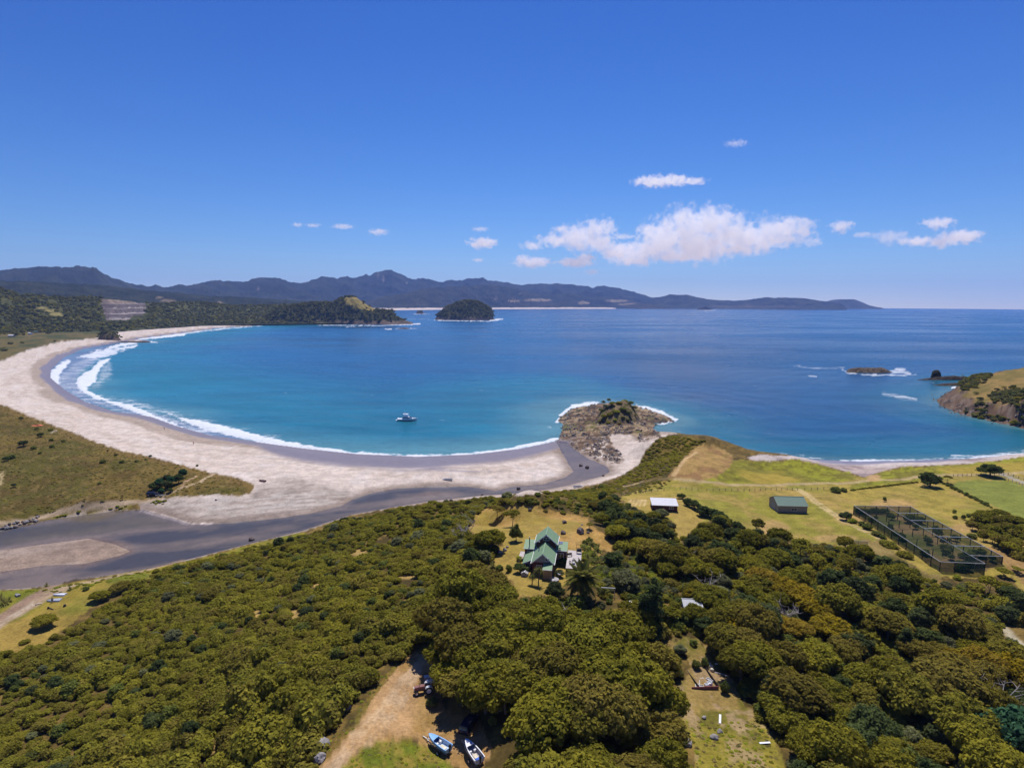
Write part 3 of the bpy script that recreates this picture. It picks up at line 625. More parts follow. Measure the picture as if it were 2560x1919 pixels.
tag(link('stream', mesh_np('stream', V, inv.reshape(-1, 4), True, stream_material())), kind='structure')

# ------------------------------------------------------------------ ridges, mountains, islets
def hill_material(name, far=False):
    m, t, out = newmat(name); n = N(t)
    a = n('Attribute', {'attribute_name': 'col'}); tc = n('TexCoord')
    z = n('TexNoise', None, Vector=tc.outputs['Object'], Scale=.0045 if far else .06, Detail=9.0, Roughness=.72)
    k = n.math('ADD', .62, n.math('MULTIPLY', n.ramp(z.outputs[0], .28, .72), .76)); cc = n('CombineColor')
    for i in range(3): t.links.new(k, cc.inputs[i])
    c = n.mix(1.0, a.outputs['Color'], cc.outputs[0], 'MULTIPLY')
    b = n('BsdfPrincipled', None, Base_Color=c, Roughness=.95); b.inputs['Specular IOR Level'].default_value = .08
    bp = n('Bump', None, Height=z.outputs[0], Strength=.9, Distance=110.0 if far else 9.0); t.links.new(bp.outputs[0], b.inputs['Normal'])
    t.links.new(b.outputs[0], out.inputs[0]); return m
HMAT = hill_material('bush_clad_hill')
RMAT = hill_material('mountain_bush', far=True)

HILLS = {}
def ridge(name, prof, D, front, back, ncol, nrow, amp, scl, colour, base=-1.5, shape=1.25, rnd=False, seed=0, jag=0.0, edit=None, crest=0.0):
    """a heightfield ridge whose crest follows prof, standing at distance D from the camera"""
    P = np.array(prof, float); px = np.linspace(P[0, 0], P[-1, 0], ncol); py = np.interp(px, P[:, 0], P[:, 1]) + crest * (fbm(px / 13, px * 0 + seed, 5, seed, .6) - .5) * 2
    uw = np.sqrt(np.clip(1 - (2 * (px - px[0]) / (px[-1] - px[0]) - 1) ** 2, .02, 1)) if rnd else np.ones(ncol)
    if D == 'sea':                       # stands where its own waterline lies
        w_ = at_z(px, np.interp(px, [px[0], px[-1]], [P[0, 1], P[-1, 1]])); Dc = np.hypot(w_[:, 0], w_[:, 1]) + front * .8
    else: Dc = np.interp(px, *np.array(D, float).T) if np.ndim(D) else np.full(ncol, float(D))
    top = at_range(px, py, Dc); az = np.arctan2(top[:, 0], top[:, 1]); H = top[:, 2]
    t = np.linspace(-1, 1, nrow); t = np.sign(t) * np.abs(t) ** 1.15
    Rr = Dc[None] + np.where(t[:, None] < 0, t[:, None] * front, t[:, None] * back) * uw[None]
    X = np.sin(az)[None] * Rr; Y = np.cos(az)[None] * Rr
    s = np.clip(1 - np.abs(t), 0, 1)[:, None] ** shape if shape >= 1 else 1 - np.abs(t)[:, None] ** (1 / shape)
    rg = ridged(X / scl, Y / scl, 5, seed); fb = fbm(X / (scl * .18), Y / (scl * .18), 4, seed + 40)
    Hs = np.maximum(H - base, .3)[None]
    Z = base + Hs * s * (1 + amp * (rg - .62) * 4 * np.minimum(1 - s, .6)) + Hs * jag * (fb - .5) * np.minimum(1, 3 * s * (1.15 - s) + .12)
    qx, qy = proj(X, Y, Z)
    C = colour(X, Y, Z, qx, qy, rg, fb, s + 0 * X)
    if edit is not None: Z, C = edit(X, Y, Z, C, qx, qy)
    F = grid_faces(nrow, ncol)
    me = mesh_np(name, np.stack([X, Y, Z], -1).reshape(-1, 3), F, True, RMAT if crest else HMAT,
                 {'col': ('FLOAT_COLOR', np.concatenate([np.clip(C, .003, .8).reshape(-1, 3), np.ones((C.size // 3, 1))], 1))})
    ob = tag(link(name, me), kind='structure'); HILLS[name] = HILLS.get(name, []) + [(X, Y, Z, qx, qy)]
    return ob
def blend(C, m, c): C += np.clip(m, 0, 1)[..., None] * (np.asarray(c) - C)
def ell(qx, qy, x, y, a, b): return sstep(1.25, .75, ((qx - x) / a) ** 2 + ((qy - y) / b) ** 2)

def c_forest(dark, lite, patches=(), tan=V3(.34, .25, .15)):
    def f(X, Y, Z, qx, qy, rg, fb, s):
        C = np.empty(X.shape + (3,)); C[:] = dark; blend(C, sstep(.4, .65, fb), lite); blend(C, sstep(.35, .6, rg) * .3, lite)
        for p in patches: blend(C, ell(qx, qy + (fb - .5) * 3, *p[:4]) * (p[5] if len(p) > 5 else 1), p[4] if len(p) > 4 else tan)
        return C
    return f
TAN = V3(.34, .25, .15); ROCK = V3(.26, .2, .17)
# far blue ranges
MT = [(-700,700),(-300,690),(0,676),(54,669),(105,665),(170,666),(233,666),(249,677),(280,694),(323,707),(369,715),(389,711),(412,718),(447,711),(474,714),(505,707),(544,701),(622,702),(630,696),(661,691),(696,693),(727,704),(762,706),(789,698),(805,691),(836,696),(867,690),(872,693),(883,694),(912,687),(917,684),(921,688),(953,677),(964,673),(988,678),(1007,688),(1030,698),(1050,693),(1100,703),(1135,700),(1170,696),(1209,692),(1221,700),(1252,704),(1283,709),(1310,711),(1400,709),(1458,713),(1478,718),(1513,715),(1560,723),(1600,733),(1632,744),(1660,752),(1720,764)]
ridge('mountain_range', MT, [(-700, 8600), (300, 9000), (964, 12200), (1300, 12500), (1720, 13000)], 3000, 1500, 1000, 190, .8, 1100,
      c_forest(V3(.018, .026, .026), V3(.040, .044, .034), [(958,697,3,9,ROCK,.8),(945,690,2.5,7,ROCK,.7),(1017,707,2.5,2,ROCK,.8),(645,721,4,4,ROCK,.8),(1330,750,60,7,TAN,.0)]), base=-4, shape=1.25, seed=3, jag=.06, crest=4.0)
ridge('mountain_range', [(-900,690),(-300,684),(0,700),(150,706),(260,712),(340,722),(420,730),(520,738),(640,744),(760,752),(860,760)], 5200, 1500, 1600, 520, 110, .8, 600,
      c_forest(V3(.020, .028, .022), V3(.044, .048, .030), [(397,743,12,3,TAN,.5),(550,757,8,2.5,TAN,.8),(420,752,20,3,TAN,.8)]), base=0, seed=9, jag=.06, crest=2.2)
ridge('coastal_hill', [(860,766),(900,757),(960,742),(1000,735),(1060,722),(1130,716),(1190,713),(1230,711),(1290,720),(1340,732),(1380,735),(1420,733),(1470,738),(1520,741),(1580,752),(1640,763),(1675,769)], [(860, 8300), (1000, 8600), (1300, 10300), (1675, 12000)], 1500, 1500, 560, 110, .75, 520,
      c_forest(V3(.024, .030, .020), V3(.052, .048, .030), [(1285,752,18,2.5),(1345,750,34,3.5),(1460,757,14,4),(1540,752,30,3),(1580,761,34,3),(1420,768,30,1.5,V3(.1,.09,.05)),(1300,733,4,2,TAN,.7),(1240,745,6,2,TAN,.5)]), base=-1, seed=14, jag=.05, crest=2.0)
ridge('coastal_hill', [(1536,770),(1560,763),(1600,757),(1640,762),(1665,766),(1680,770)], 10300, 260, 400, 90, 30, .3, 200, c_forest(V3(.030,.030,.022), V3(.07,.058,.036)), seed=15, jag=.12, rnd=True)
ridge('coastal_headland', [(1622,771),(1636,744),(1655,740),(1670,736),(1721,737),(1750,744),(1778,749),(1841,751),(1870,748),(1921,742),(1940,744),(1966,743),(2018,746),(2063,753),(2100,758),(2112,764),(2118,772)], 11600, 700, 700, 320, 60, .4, 420, c_forest(V3(.030,.036,.030), V3(.060,.060,.042), [(1880,766,120,2.5,V3(.16,.12,.09),.6)]), seed=18, jag=.06, crest=1.6)
ridge('coastal_headland', [(2050,772),(2063,753),(2092,747.5),(2137,748),(2155,755),(2177,764),(2190,767),(2205,769),(2212,772.5)], 14500, 700, 700, 120, 40, .35, 500, c_forest(V3(.035,.04,.034), V3(.075,.068,.05)), seed=19, jag=.05, crest=1.0)
ridge('island', [(1742,775),(1748,770),(1758,768),(1764,765),(1770,768),(1777,772),(1783,775)], 'sea', 60, 80, 50, 20, .3, 40, c_forest(V3(.035,.03,.026), V3(.06,.05,.04)), seed=20, jag=.2, rnd=True)
# far beach under the ranges
def strip(name, pts, w0, c, z=1.2):
    P = np.array(pts, float); px = np.linspace(P[0, 0], P[-1, 0], 120); d = np.interp(px, P[:, 0], P[:, 1])
    a = at_range(px, 0 * px + 760, d); az = np.arctan2(a[:, 0], a[:, 1]); t = np.linspace(0, 1, 5)[:, None]
    Rr = d[None] + t * np.interp(px, P[:, 0], w0)[None]; Z = -.3 + t * (z + 8 * fbm(px[None] / 6, t * 3, 3, 5)) + 0 * Rr
    me = mesh_np(name, np.stack([np.sin(az)[None] * Rr, np.cos(az)[None] * Rr, Z], -1).reshape(-1, 3), grid_faces(5, 120), True, HMAT,
                 {'col': ('FLOAT_COLOR', np.tile([*c, 1.0], (600, 1)))}); tag(link(name, me), kind='structure')
strip('beach', [(900, 6350), (1000, 6650), (1120, 7300), (1240, 8100), (1400, 9000), (1540, 9700)], [500, 520, 500, 500, 500, 500], A(236, 216, 198), 14)

# nearer hills behind the left-hand beach, with the quarry benches
NEAR = [(-900,690),(-500,700),(-200,712),(0,722),(39,733),(100,738),(155,744),(200,743),(233,741),(262,745),(300,748),(365,758),(420,757),(486,754),(540,758),(583,764),(640,763),(690,762),(739,760),(797,754),(860,756),(900,766)]
def quarry(X, Y, Z, C, qx, qy):
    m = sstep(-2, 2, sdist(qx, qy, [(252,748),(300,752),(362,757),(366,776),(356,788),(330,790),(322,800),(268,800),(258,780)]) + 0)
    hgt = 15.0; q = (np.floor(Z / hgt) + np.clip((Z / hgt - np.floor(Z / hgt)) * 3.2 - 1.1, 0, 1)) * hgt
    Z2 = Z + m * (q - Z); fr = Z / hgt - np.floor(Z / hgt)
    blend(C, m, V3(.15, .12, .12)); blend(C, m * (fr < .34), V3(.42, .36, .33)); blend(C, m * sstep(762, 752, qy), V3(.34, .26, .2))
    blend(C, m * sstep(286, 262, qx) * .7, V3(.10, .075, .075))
    for p in ((105,770,14,3),(125,777,14,3.5),(140,785,16,4),(155,790,12,2.5)): blend(C, ell(qx, qy, *p) * .9, V3(.30, .24, .08))
    blend(C, ell(qx, qy, 88, 776, 8, 4) * .7, V3(.3, .22, .17)); blend(C, ell(qx, qy, 184, 801, 3, 6) * .8, V3(.4, .36, .22)); blend(C, ell(qx, qy, 20, 817, 18, 3) * .8, V3(.2, .2, .07))
    return Z2, C
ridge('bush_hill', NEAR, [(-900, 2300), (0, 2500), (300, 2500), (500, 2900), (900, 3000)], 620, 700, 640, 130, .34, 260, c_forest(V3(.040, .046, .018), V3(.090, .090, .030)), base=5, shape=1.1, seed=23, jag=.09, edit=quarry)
def c_island(grass=(), lo=V3(.16, .115, .085)):
    def f(X, Y, Z, qx, qy, rg, fb, s):
        C = np.empty(X.shape + (3,)); C[:] = V3(.075, .072, .026); blend(C, sstep(.42, .62, fb), V3(.042, .046, .018))
        for p in grass: blend(C, ell(qx, qy + (fb - .5) * 4, *p) * .95, V3(.34, .255, .075))
        blend(C, sstep(16, 5, Z + (fb - .5) * 26), lo); blend(C, sstep(16, 5, Z) * sstep(.5, .62, fb), lo * .5)
        return C
    return f
ridge('headland', [(650,811),(690,770),(730,763),(778,756),(800,756),(830,757),(850,746),(868,742),(883,740),(892,744),(902,751),(915,760),(933,770),(955,775),(980,775),(986,783),(990,793),(1010,799),(1030,806),(1036,810)], 'sea', 130, 160, 260, 80, .3, 90, c_island([(884,752,24,10),(900,764,24,8),(928,772,18,6),(870,748,8,5)]), shape=.55, seed=31, jag=.10)
ridge('island', [(1086,800),(1092,790),(1105,776),(1120,765),(1140,758),(1165,750),(1185,751),(1200,755),(1215,764),(1228,772),(1232,785),(1234,796),(1240,800)], 'sea', 150, 150, 160, 60, .3, 80, c_island([], V3(.14, .10, .08)), shape=.5, seed=33, jag=.10, rnd=True)
ridge('island', [(1040,784),(1043,777),(1050,776),(1056,776),(1059,782),(1066,784)], 'sea', 40, 40, 40, 20, .2, 40, c_island(), shape=.4, seed=34, jag=.1, rnd=True)
ridge('reef', [(990,822),(1000,819.6),(1016,818.6),(1024,821),(1030,822)], 'sea', 14, 14, 40, 12, .2, 10, c_island(), base=-.5, shape=.6, seed=35, jag=.3, rnd=True)
ridge('rock_outcrop', [(240,853),(247,843),(252,834),(262,829),(275,829.5),(287,832),(295,840),(303,850),(312,853)], 'sea', 34, 30, 90, 40, .3, 20, c_island(), base=-.5, shape=.45, seed=36, jag=.14, rnd=True)
ridge('reef', [(290,856),(305,853),(325,852.5),(345,853),(362,852.2),(374,854),(378,856)], 'sea', 10, 10, 60, 10, .2, 8, c_forest(V3(.07,.05,.04), V3(.11,.08,.06)), base=-.5, shape=.6, seed=37, jag=.35, rnd=True)
ridge('reef', [(2114,931),(2119,924),(2128,920.5),(2150,918.5),(2190,919),(2200,918),(2212,921),(2228,929),(2234,932)], 'sea', 13, 13, 130, 26, .2, 9, c_forest(V3(.11,.082,.06), V3(.20,.15,.105)), base=-.6, shape=.6, seed=38, jag=.4, rnd=True)
ridge('sea_stack', [(2325,947),(2328,937),(2331,928),(2338,924.5),(2347,925.5),(2352,932),(2354,944),(2356,947)], 'sea', 8, 8, 60, 30, .2, 6, c_forest(V3(.03,.028,.016), V3(.055,.05,.024)), base=-.5, shape=.35, seed=39, jag=.2, rnd=True)
for k, (a, b, y, d) in enumerate(((2285,2400,948,672),(2322,2400,962,600),(2338,2400,990,520))):
    ridge('reef', [(a,y+2),(a+20,y-1),((a+b)/2,y-4 - 2 * (k == 0)),(b-15,y-9 + 4 * k),(b+12,y-6),(b+30,y+2)], 'sea', 7, 8, 90, 16, .2, 6, c_forest(V3(.06,.045,.036), V3(.11,.082,.062)), base=-.4, shape=.6, seed=50 + k, jag=.55, rnd=True)
# wooded knoll on the tied islet
def c_knoll(X, Y, Z, qx, qy, rg, fb, s):
    C = np.empty(X.shape + (3,)); C[:] = V3(.30, .21, .12); blend(C, sstep(.48, .62, fb), V3(.16, .14, .05)); blend(C, sstep(5, 2, Z + (fb - .5) * 4), V3(.12, .085, .06)); return C
ridge('knoll', [(1466,1066),(1480,1056),(1492,1042),(1502,1024),(1514,1012),(1530,1007),(1546,1003),(1562,1001),(1576,1008),(1586,1024),(1598,1043),(1610,1056),(1622,1066)], 'sea', 26, 16, 110, 50, .2, 10, c_knoll, base=.3, shape=.6, seed=41, jag=.16, rnd=True)
# ------------------------------------------------------------------ plants: leaf materials and crown meshes
def leaf_material(name, c1, c2, c3, transl=.36, vary=.35):
    """c1/c2 by leaf clump, c3 on some individuals"""
    m, t, out = newmat(name); n = N(t)
    ti = n('Attribute', {'attribute_name': 'tint'}); oi = n('ObjectInfo')
    c = n.mix(n.ramp(ti.outputs['Fac'], .1, .9), c2, c1)
    ge = n('NewGeometry'); pn_ = n('TexNoise', None, Vector=ge.outputs['Position'], Scale=.045, Detail=4.0, Roughness=.6); pf = n('TexNoise', None, Vector=ge.outputs['Position'], Scale=.9, Detail=3.0)
    c = n.mix(n.math('MULTIPLY', n.ramp(pn_.outputs[0], .40, .66), .55), c, tuple(np.clip(np.array(c1) * np.array([1.28, 1.22, 1.0]), 0, 1)))
    c = n.mix(n.math('MULTIPLY', n.ramp(pf.outputs[0], .45, .75), .45), c, tuple(np.array(c2) * .8))
    w = n('TexWhiteNoise', {'noise_dimensions': '1D'}, W=oi.outputs['Random'])
    c = n.mix(n.math('MULTIPLY', n.ramp(oi.outputs['Random'], .45, 1.0), .55), c, c3)
    k = n.math('ADD', 1 - vary / 2, n.math('MULTIPLY', w.outputs['Value'], vary)); cc = n('CombineColor')
    for i in range(3): t.links.new(k, cc.inputs[i])
    c = n.mix(1.0, c, cc.outputs[0], 'MULTIPLY')
    d = n('BsdfDiffuse', None, Color=c); tr = n('BsdfTranslucent', None, Color=c)
    mx = n('MixShader', None, i0=transl, i1=d.outputs[0], i2=tr.outputs[0]); t.links.new(mx.outputs[0], out.inputs[0]); return m

LEAF = {
 'scrub':  leaf_material('manuka_leaf', (.285, .256, .034), (.165, .160, .026), (.225, .165, .042)),
 'kanuka': leaf_material('kanuka_leaf', (.258, .230, .027), (.132, .132, .020), (.210, .145, .040)),
 'gold':   leaf_material('golden_tea_tree_leaf', (.360, .265, .016), (.200, .150, .020), (.28, .19, .035)),
 'broad':  leaf_material('dark_evergreen_leaf', (.112, .138, .044), (.060, .084, .030), (.095, .105, .044)),
 'green':  leaf_material('green_shrub_leaf', (.200, .225, .048), (.105, .130, .034), (.19, .175, .048)),
 'pale':   leaf_material('grey_green_leaf', (.235, .240, .110), (.130, .145, .064), (.19, .185, .09)),
 'lime':   leaf_material('lime_leaf', (.360, .380, .035), (.200, .240, .032), (.34, .32, .05)),
 'blue':   leaf_material('blue_green_leaf', (.068, .150, .070), (.034, .082, .044), (.06, .115, .058)),
 'flax':   leaf_material('flax_leaf', (.300, .285, .090), (.150, .170, .046), (.32, .24, .08)),
 'palm':   leaf_material('palm_frond', (.330, .310, .075), (.170, .185, .046), (.32, .26, .10)),
 'tussock': leaf_material('dune_tussock', (.300, .235, .085), (.185, .155, .055), (.22, .20, .06)),
 'farbush': leaf_material('distant_bush', (.195, .190, .062), (.105, .115, .040), (.17, .15, .06)),
 'straw':  leaf_material('dry_frond', (.420, .330, .150), (.260, .200, .085), (.34, .26, .12)),
}
BARK = simple('tree_bark', (.16, .125, .095), .95, .35, 3.0); DEADWOOD = simple('dead_wood', (.40, .35, .32), .95, .25, 4.0)

def _quads(P, Nn, size, asp, g):
    """quads centred at P facing Nn"""
    T = g.normal(size=P.shape); T -= (T * Nn).sum(1, keepdims=True) * Nn; T /= np.linalg.norm(T, axis=1, keepdims=True) + 1e-9
    B = np.cross(Nn, T); a = (size * asp)[:, None] * T; b = size[:, None] * B
    V = np.stack([P - a - b * .35, P + b * .9 * 0 - b, P + a + b * .35, P + b], 1)      # a kite, not a card
    return V.reshape(-1, 3), np.arange(len(P) * 4).reshape(-1, 4)

def _ball(c, r, seg=8, rings=6):
    th = np.linspace(0, math.pi, rings + 1)[:, None]; ph = np.linspace(0, 2 * math.pi, seg, endpoint=False)[None]
    V = np.stack([np.sin(th) * np.cos(ph), np.sin(th) * np.sin(ph), np.cos(th) + 0 * ph], -1).reshape(-1, 3) * r + c
    F = [(i * seg + j, (i + 1) * seg + j, (i + 1) * seg + (j + 1) % seg, i * seg + (j + 1) % seg) for i in range(rings) for j in range(seg)]
    return V, np.array(F)

def crown(name, seed, mat, shape='dome', ncl=40, rc=.3, leaf=.07, dens=1.6, zc=.55, hz=.45, lo=-.15, core=.74):
    g = np.random.default_rng(seed); C = []; Rc = []
    tries = 0
    while len(C) < ncl and tries < 4000:
        tries += 1
        d = g.normal(size=3); d /= np.linalg.norm(d)
        if shape == 'column':
            z = g.random(); rad = .85 * (1 - z ** 2.2) ** .6 + .1; a = g.random() * 6.283; k = math.sqrt(g.random()) ** .6
            c = np.array([math.cos(a) * rad * k, math.sin(a) * rad * k, zc + hz * (2 * z - 1)])
        elif shape == 'umbrella':
            a = g.random() * 6.283; k = math.sqrt(g.random()) * (1 - rc); lay = g.random() ** .6
            c = np.array([math.cos(a) * k, math.sin(a) * k, zc + hz * (1 - .75 * (k / (1 - rc)) ** 2) * (.35 + .65 * lay) - hz * .3])
        else:
            if d[2] < lo: continue
            k = (1 - rc) * (g.random() ** .3)
            c = np.array([d[0] * k, d[1] * k, zc + d[2] * hz * (k / (1 - rc)) * .9])
        r_ = rc * (.65 + .7 * g.random())
        if any(np.linalg.norm((c - q) / np.array([1, 1, max(hz, .3) * 1.2])) < .62 * r_ for q in C): continue
        C.append(c); Rc.append(r_)
    C = np.array(C); Rc = np.array(Rc); sq = np.array([1, 1, .72 if shape in ('umbrella',) else .85])
    Vs, Fs, Ts = [], [], []; off = 0
    bias = g.random(len(C))
    for i in range(len(C)):
        V, F = _ball(0, 1.0); V = V * (1 + .12 * g.normal(size=(len(V), 1))) * Rc[i] * core * sq + C[i]
        Vs.append(V); Fs.append(F + off); off += len(V); Ts.append(np.full(len(V), bias[i] * .45))
        n = int(dens * 4 * (Rc[i] / leaf) ** 2)
        d = g.normal(size=(n, 3)); d /= np.linalg.norm(d, axis=1, keepdims=True); d = d[d[:, 2] > -.45]
        P = C[i] + d * Rc[i] * sq * (.74 + .50 * g.random((len(d), 1)))
        if len(C) > 1:
            o_ = np.delete(np.arange(len(C)), i)
            dd = np.linalg.norm((P[:, None] - C[None, o_]) / sq, axis=2) / Rc[None, o_]
            m = dd.min(1) > .80; P = P[m]; d = d[m]
        if not len(P): continue
        Nn = d + np.array([0, 0, .35]) + g.normal(size=d.shape) * .42; Nn /= np.linalg.norm(Nn, axis=1, keepdims=True)
        V, F = _quads(P, Nn, leaf * (.6 + .8 * g.random(len(P))), .8 + .5 * g.random(len(P)), g)
        Vs.append(V); Fs.append(F + off); off += len(V); Ts.append(np.repeat(np.clip(bias[i] * .6 + g.random(len(P)) * .55, 0, 1), 4))
    V = np.vstack(Vs); F = np.vstack(Fs); T = np.concatenate(Ts)
    return mesh_np(name, V, F, False, mat, {'tint': ('FLOAT', T)})

def tube(pts, rad, seg=6):
    pts = np.array(pts, float); rad = np.broadcast_to(np.asarray(rad, float), (len(pts),)); V = []
    for i, p in enumerate(pts):
        t = pts[min(i + 1, len(pts) - 1)] - pts[max(i - 1, 0)]; t = t / (np.linalg.norm(t) + 1e-9)
        a = np.cross(t, [0, 0, 1] if abs(t[2]) < .9 else [1, 0, 0]); a /= np.linalg.norm(a); b = np.cross(t, a)
        ph = np.linspace(0, 2 * math.pi, seg, endpoint=False)[:, None]
        V.append(p + rad[i] * (np.cos(ph) * a + np.sin(ph) * b))
    F = [(i * seg + j, i * seg + (j + 1) % seg, (i + 1) * seg + (j + 1) % seg, (i + 1) * seg + j) for i in range(len(pts) - 1) for j in range(seg)]
    F.append(tuple(range(seg))[:4]); 
    return np.vstack(V), np.array(F)

def join(parts):
    Vs, Fs, off = [], [], 0
    for V, F in parts: Vs.append(V); Fs.append(np.asarray(F) + off); off += len(V)
    return np.vstack(Vs), np.vstack(Fs)

def trunk(name, seed, h, r, spread, nlimb=5, mat=BARK, start=.35, twig=0, wander=.06):
    g = np.random.default_rng(seed); parts = []
    lean = g.normal(size=2) * .08
    main = [(lean[0] * t, lean[1] * t, -.04 + t * h) for t in np.linspace(0, .8, 5)]
    parts.append(tube(main, np.linspace(r, r * .55, 5)))
    for k in range(nlimb):
        a = 6.283 * k / nlimb + g.random(); t0 = start + .4 * g.random(); s = np.array([lean[0] * t0, lean[1] * t0, t0 * h])
        e = np.array([math.cos(a) * spread * (.6 + .4 * g.random()), math.sin(a) * spread * (.6 + .4 * g.random()), h * (.85 + .2 * g.random())])
        mid = (s + e) / 2 + np.array([0, 0, -h * .06]) + g.normal(size=3) * wander
        parts.append(tube([s, mid, e], [r * .5, r * .33, r * .12], 5))
        for q in range(twig):
            u = .35 + .65 * g.random(); p = mid * (1 - u) + e * u if u > .5 else s * (1 - u) + mid * u
            d = g.normal(size=3); d[2] = abs(d[2]) * .7 + .2; d /= np.linalg.norm(d); L_ = spread * (.25 + .3 * g.random())
            parts.append(tube([p, p + d * L_ * .5 + g.normal(size=3) * .03, p + d * L_], [r * .2, r * .13, r * .05], 4))
    V, F = join(parts); return mesh_np(name, V, F, True, mat)

# unit crowns (radius about 1); 'z' values are in the same unit
CR = {
 'scrub':  [crown('manuka_crown', 100 + i, LEAF['scrub'], 'dome', 24 + 3 * (i % 3), .30, .085, 1.3, .45, .48, -.3) for i in range(6)],
 'kanuka': [crown('kanuka_crown', 200 + i, LEAF['kanuka'], 'dome', 95 + 10 * (i % 3), .175, .045, 1.35, .95, .50, -.2) for i in range(5)],
 'gold':   [crown('tea_tree_crown', 300 + i, LEAF['gold'], 'umbrella', 80, .165, .045, 1.5, 1.05, .52) for i in range(3)],
 'broad':  [crown('evergreen_crown', 400 + i, LEAF['broad'], 'dome', 80, .19, .052, 1.3, .95, .72, -.5) for i in range(4)],
 'green':  [crown('shrub_crown', 450 + i, LEAF['green'], 'dome', 34, .27, .070, 1.2, .6, .6, -.4) for i in range(4)],
 'pale':   [crown('willow_crown', 500 + i, LEAF['pale'], 'dome', 60, .21, .048, 1.3, .75, .7, -.45) for i in range(3)],
 'lime':   [crown('lime_crown', 550 + i, LEAF['lime'], 'dome', 18, .36, .085, 1.2, .5, .5, -.3) for i in range(2)],
 'blue':   [crown('blue_green_crown', 600 + i, LEAF['blue'], 'dome', 75, .19, .055, 1.3, .95, .75, -.5) for i in range(3)],
 'column': [crown('column_crown', 650 + i, LEAF['broad'], 'column', 60, .34, .095, 1.2, 2.6, 2.4) for i in range(2)],
 'flat':   [crown('flat_crown', 700 + i, LEAF['kanuka'], 'umbrella', 26, .22, .075, 1.4, 1.5, .40) for i in range(3)],
 'tuss':   [crown('tussock_clump', 840 + i, LEAF['tussock'], 'dome', 6, .5, .26, 1.0, .4, .45, -.2) for i in range(3)],
 'far':    [crown('far_crown', 800 + i, LEAF['farbush'], 'dome', 9, .45, .24, 1.0, .5, .55, -.3) for i in range(4)],
 'farsc':  [crown('far_scrub_crown', 820 + i, LEAF['scrub'], 'dome', 7, .48, .24, 1.0, .4, .45, -.3) for i in range(3)],
}
TR = {k: [trunk(f'{k}_trunk', 900 + i, h, r, s, 5) for i in range(2)] for k, (h, r, s) in
      {'kanuka': (1.1, .07, .6), 'gold': (1.15, .05, .7), 'broad': (1.0, .09, .5), 'blue': (1.0, .09, .5), 'pale': (.8, .06, .4), 'column': (3.8, .12, .3), 'flat': (1.5, .045, .6), 'green': (.5, .05, .4)}.items()}

def tree(kind, name, label, cat, x, y, z, R_, sz=1.0, group=None, i=None):
    """a plant with crown and trunk parts; small bushes are one mesh"""
    i = random.randrange(60) if i is None else i
    rz = random.random() * 6.283
    if kind in ('scrub', 'lime', 'far', 'farsc'):
        o_ = link(name, CR[kind][i % len(CR[kind])], None, (x, y, z - .12 * R_), (0, 0, rz), (R_, R_, R_ * sz)); return tag(o_, label, cat, group)
    t = thing(name, label, cat, (x, y, z), rz, group)
    ea = .84 + .34 * random.random(); link('crown', CR[kind][i % len(CR[kind])], t, (0, 0, 0), (.07 * math.sin(i), .07 * math.cos(3 * i), 0), (R_ * ea, R_ * (2.02 - ea), R_ * sz))
    link('trunk', TR[kind][i % 2], t, (0, 0, 0), (0, 0, 0), (R_, R_, R_ * sz))
    return t

# one object for a mass of plants that cannot be told apart: instances on points
def mass(name, pts, kinds, label=None, cat=None):
    """pts: (n,7) x y z scale zscale rot index into kinds"""
    pts = np.asarray(pts, float); coll = bpy.data.collections.new(name + '_sources')
    for k, (kk, j) in enumerate(kinds):
        ob = bpy.data.objects.new(f'{k:02d}_{name}_source', CR[kk][j]); coll.objects.link(ob)
    me = bpy.data.meshes.new(name); me.vertices.add(len(pts)); me.vertices.foreach_set('co', np.ascontiguousarray(pts[:, :3], np.float32).ravel())
    for an, tp, arr in (('scl', 'FLOAT_VECTOR', np.stack([pts[:, 3], pts[:, 3], pts[:, 3] * pts[:, 4]], 1)), ('rot', 'FLOAT_VECTOR', np.stack([0 * pts[:, 5], 0 * pts[:, 5], pts[:, 5]], 1))):
        a = me.attributes.new(an, tp, 'POINT'); a.data.foreach_set('vector', np.ascontiguousarray(arr, np.float32).ravel())
    a = me.attributes.new('idx', 'INT', 'POINT'); a.data.foreach_set('value', pts[:, 6].astype(np.int32))
    ob = link(name, me); md = ob.modifiers.new('plants', 'NODES')
    ng = bpy.data.node_groups.new(name, 'GeometryNodeTree'); md.node_group = ng
    ng.interface.new_socket('Geometry', in_out='INPUT', socket_type='NodeSocketGeometry'); ng.interface.new_socket('Geometry', in_out='OUTPUT', socket_type='NodeSocketGeometry')
    gi = ng.nodes.new('NodeGroupInput'); go = ng.nodes.new('NodeGroupOutput'); ip = ng.nodes.new('GeometryNodeInstanceOnPoints'); ci = ng.nodes.new('GeometryNodeCollectionInfo')
    ci.inputs['Collection'].default_value = coll; ci.inputs['Separate Children'].default_value = True; ci.inputs['Reset Children'].default_value = True
    def at(nm, tp):
        a = ng.nodes.new('GeometryNodeInputNamedAttribute'); a.data_type = tp; a.inputs['Name'].default_value = nm
        return [o_ for o_ in a.outputs if o_.enabled and o_.name == 'Attribute'][0]
    l = ng.links.new
    l(gi.outputs[0], ip.inputs['Points']); l(ci.outputs[0], ip.inputs['Instance']); ip.inputs['Pick Instance'].default_value = True
    l(at('idx', 'INT'), ip.inputs['Instance Index']); l(at('rot', 'FLOAT_VECTOR'), ip.inputs['Rotation']); l(at('scl', 'FLOAT_VECTOR'), ip.inputs['Scale'])
    l(ip.outputs[0], go.inputs[0])
    return tag(ob, label, cat, kind='stuff')
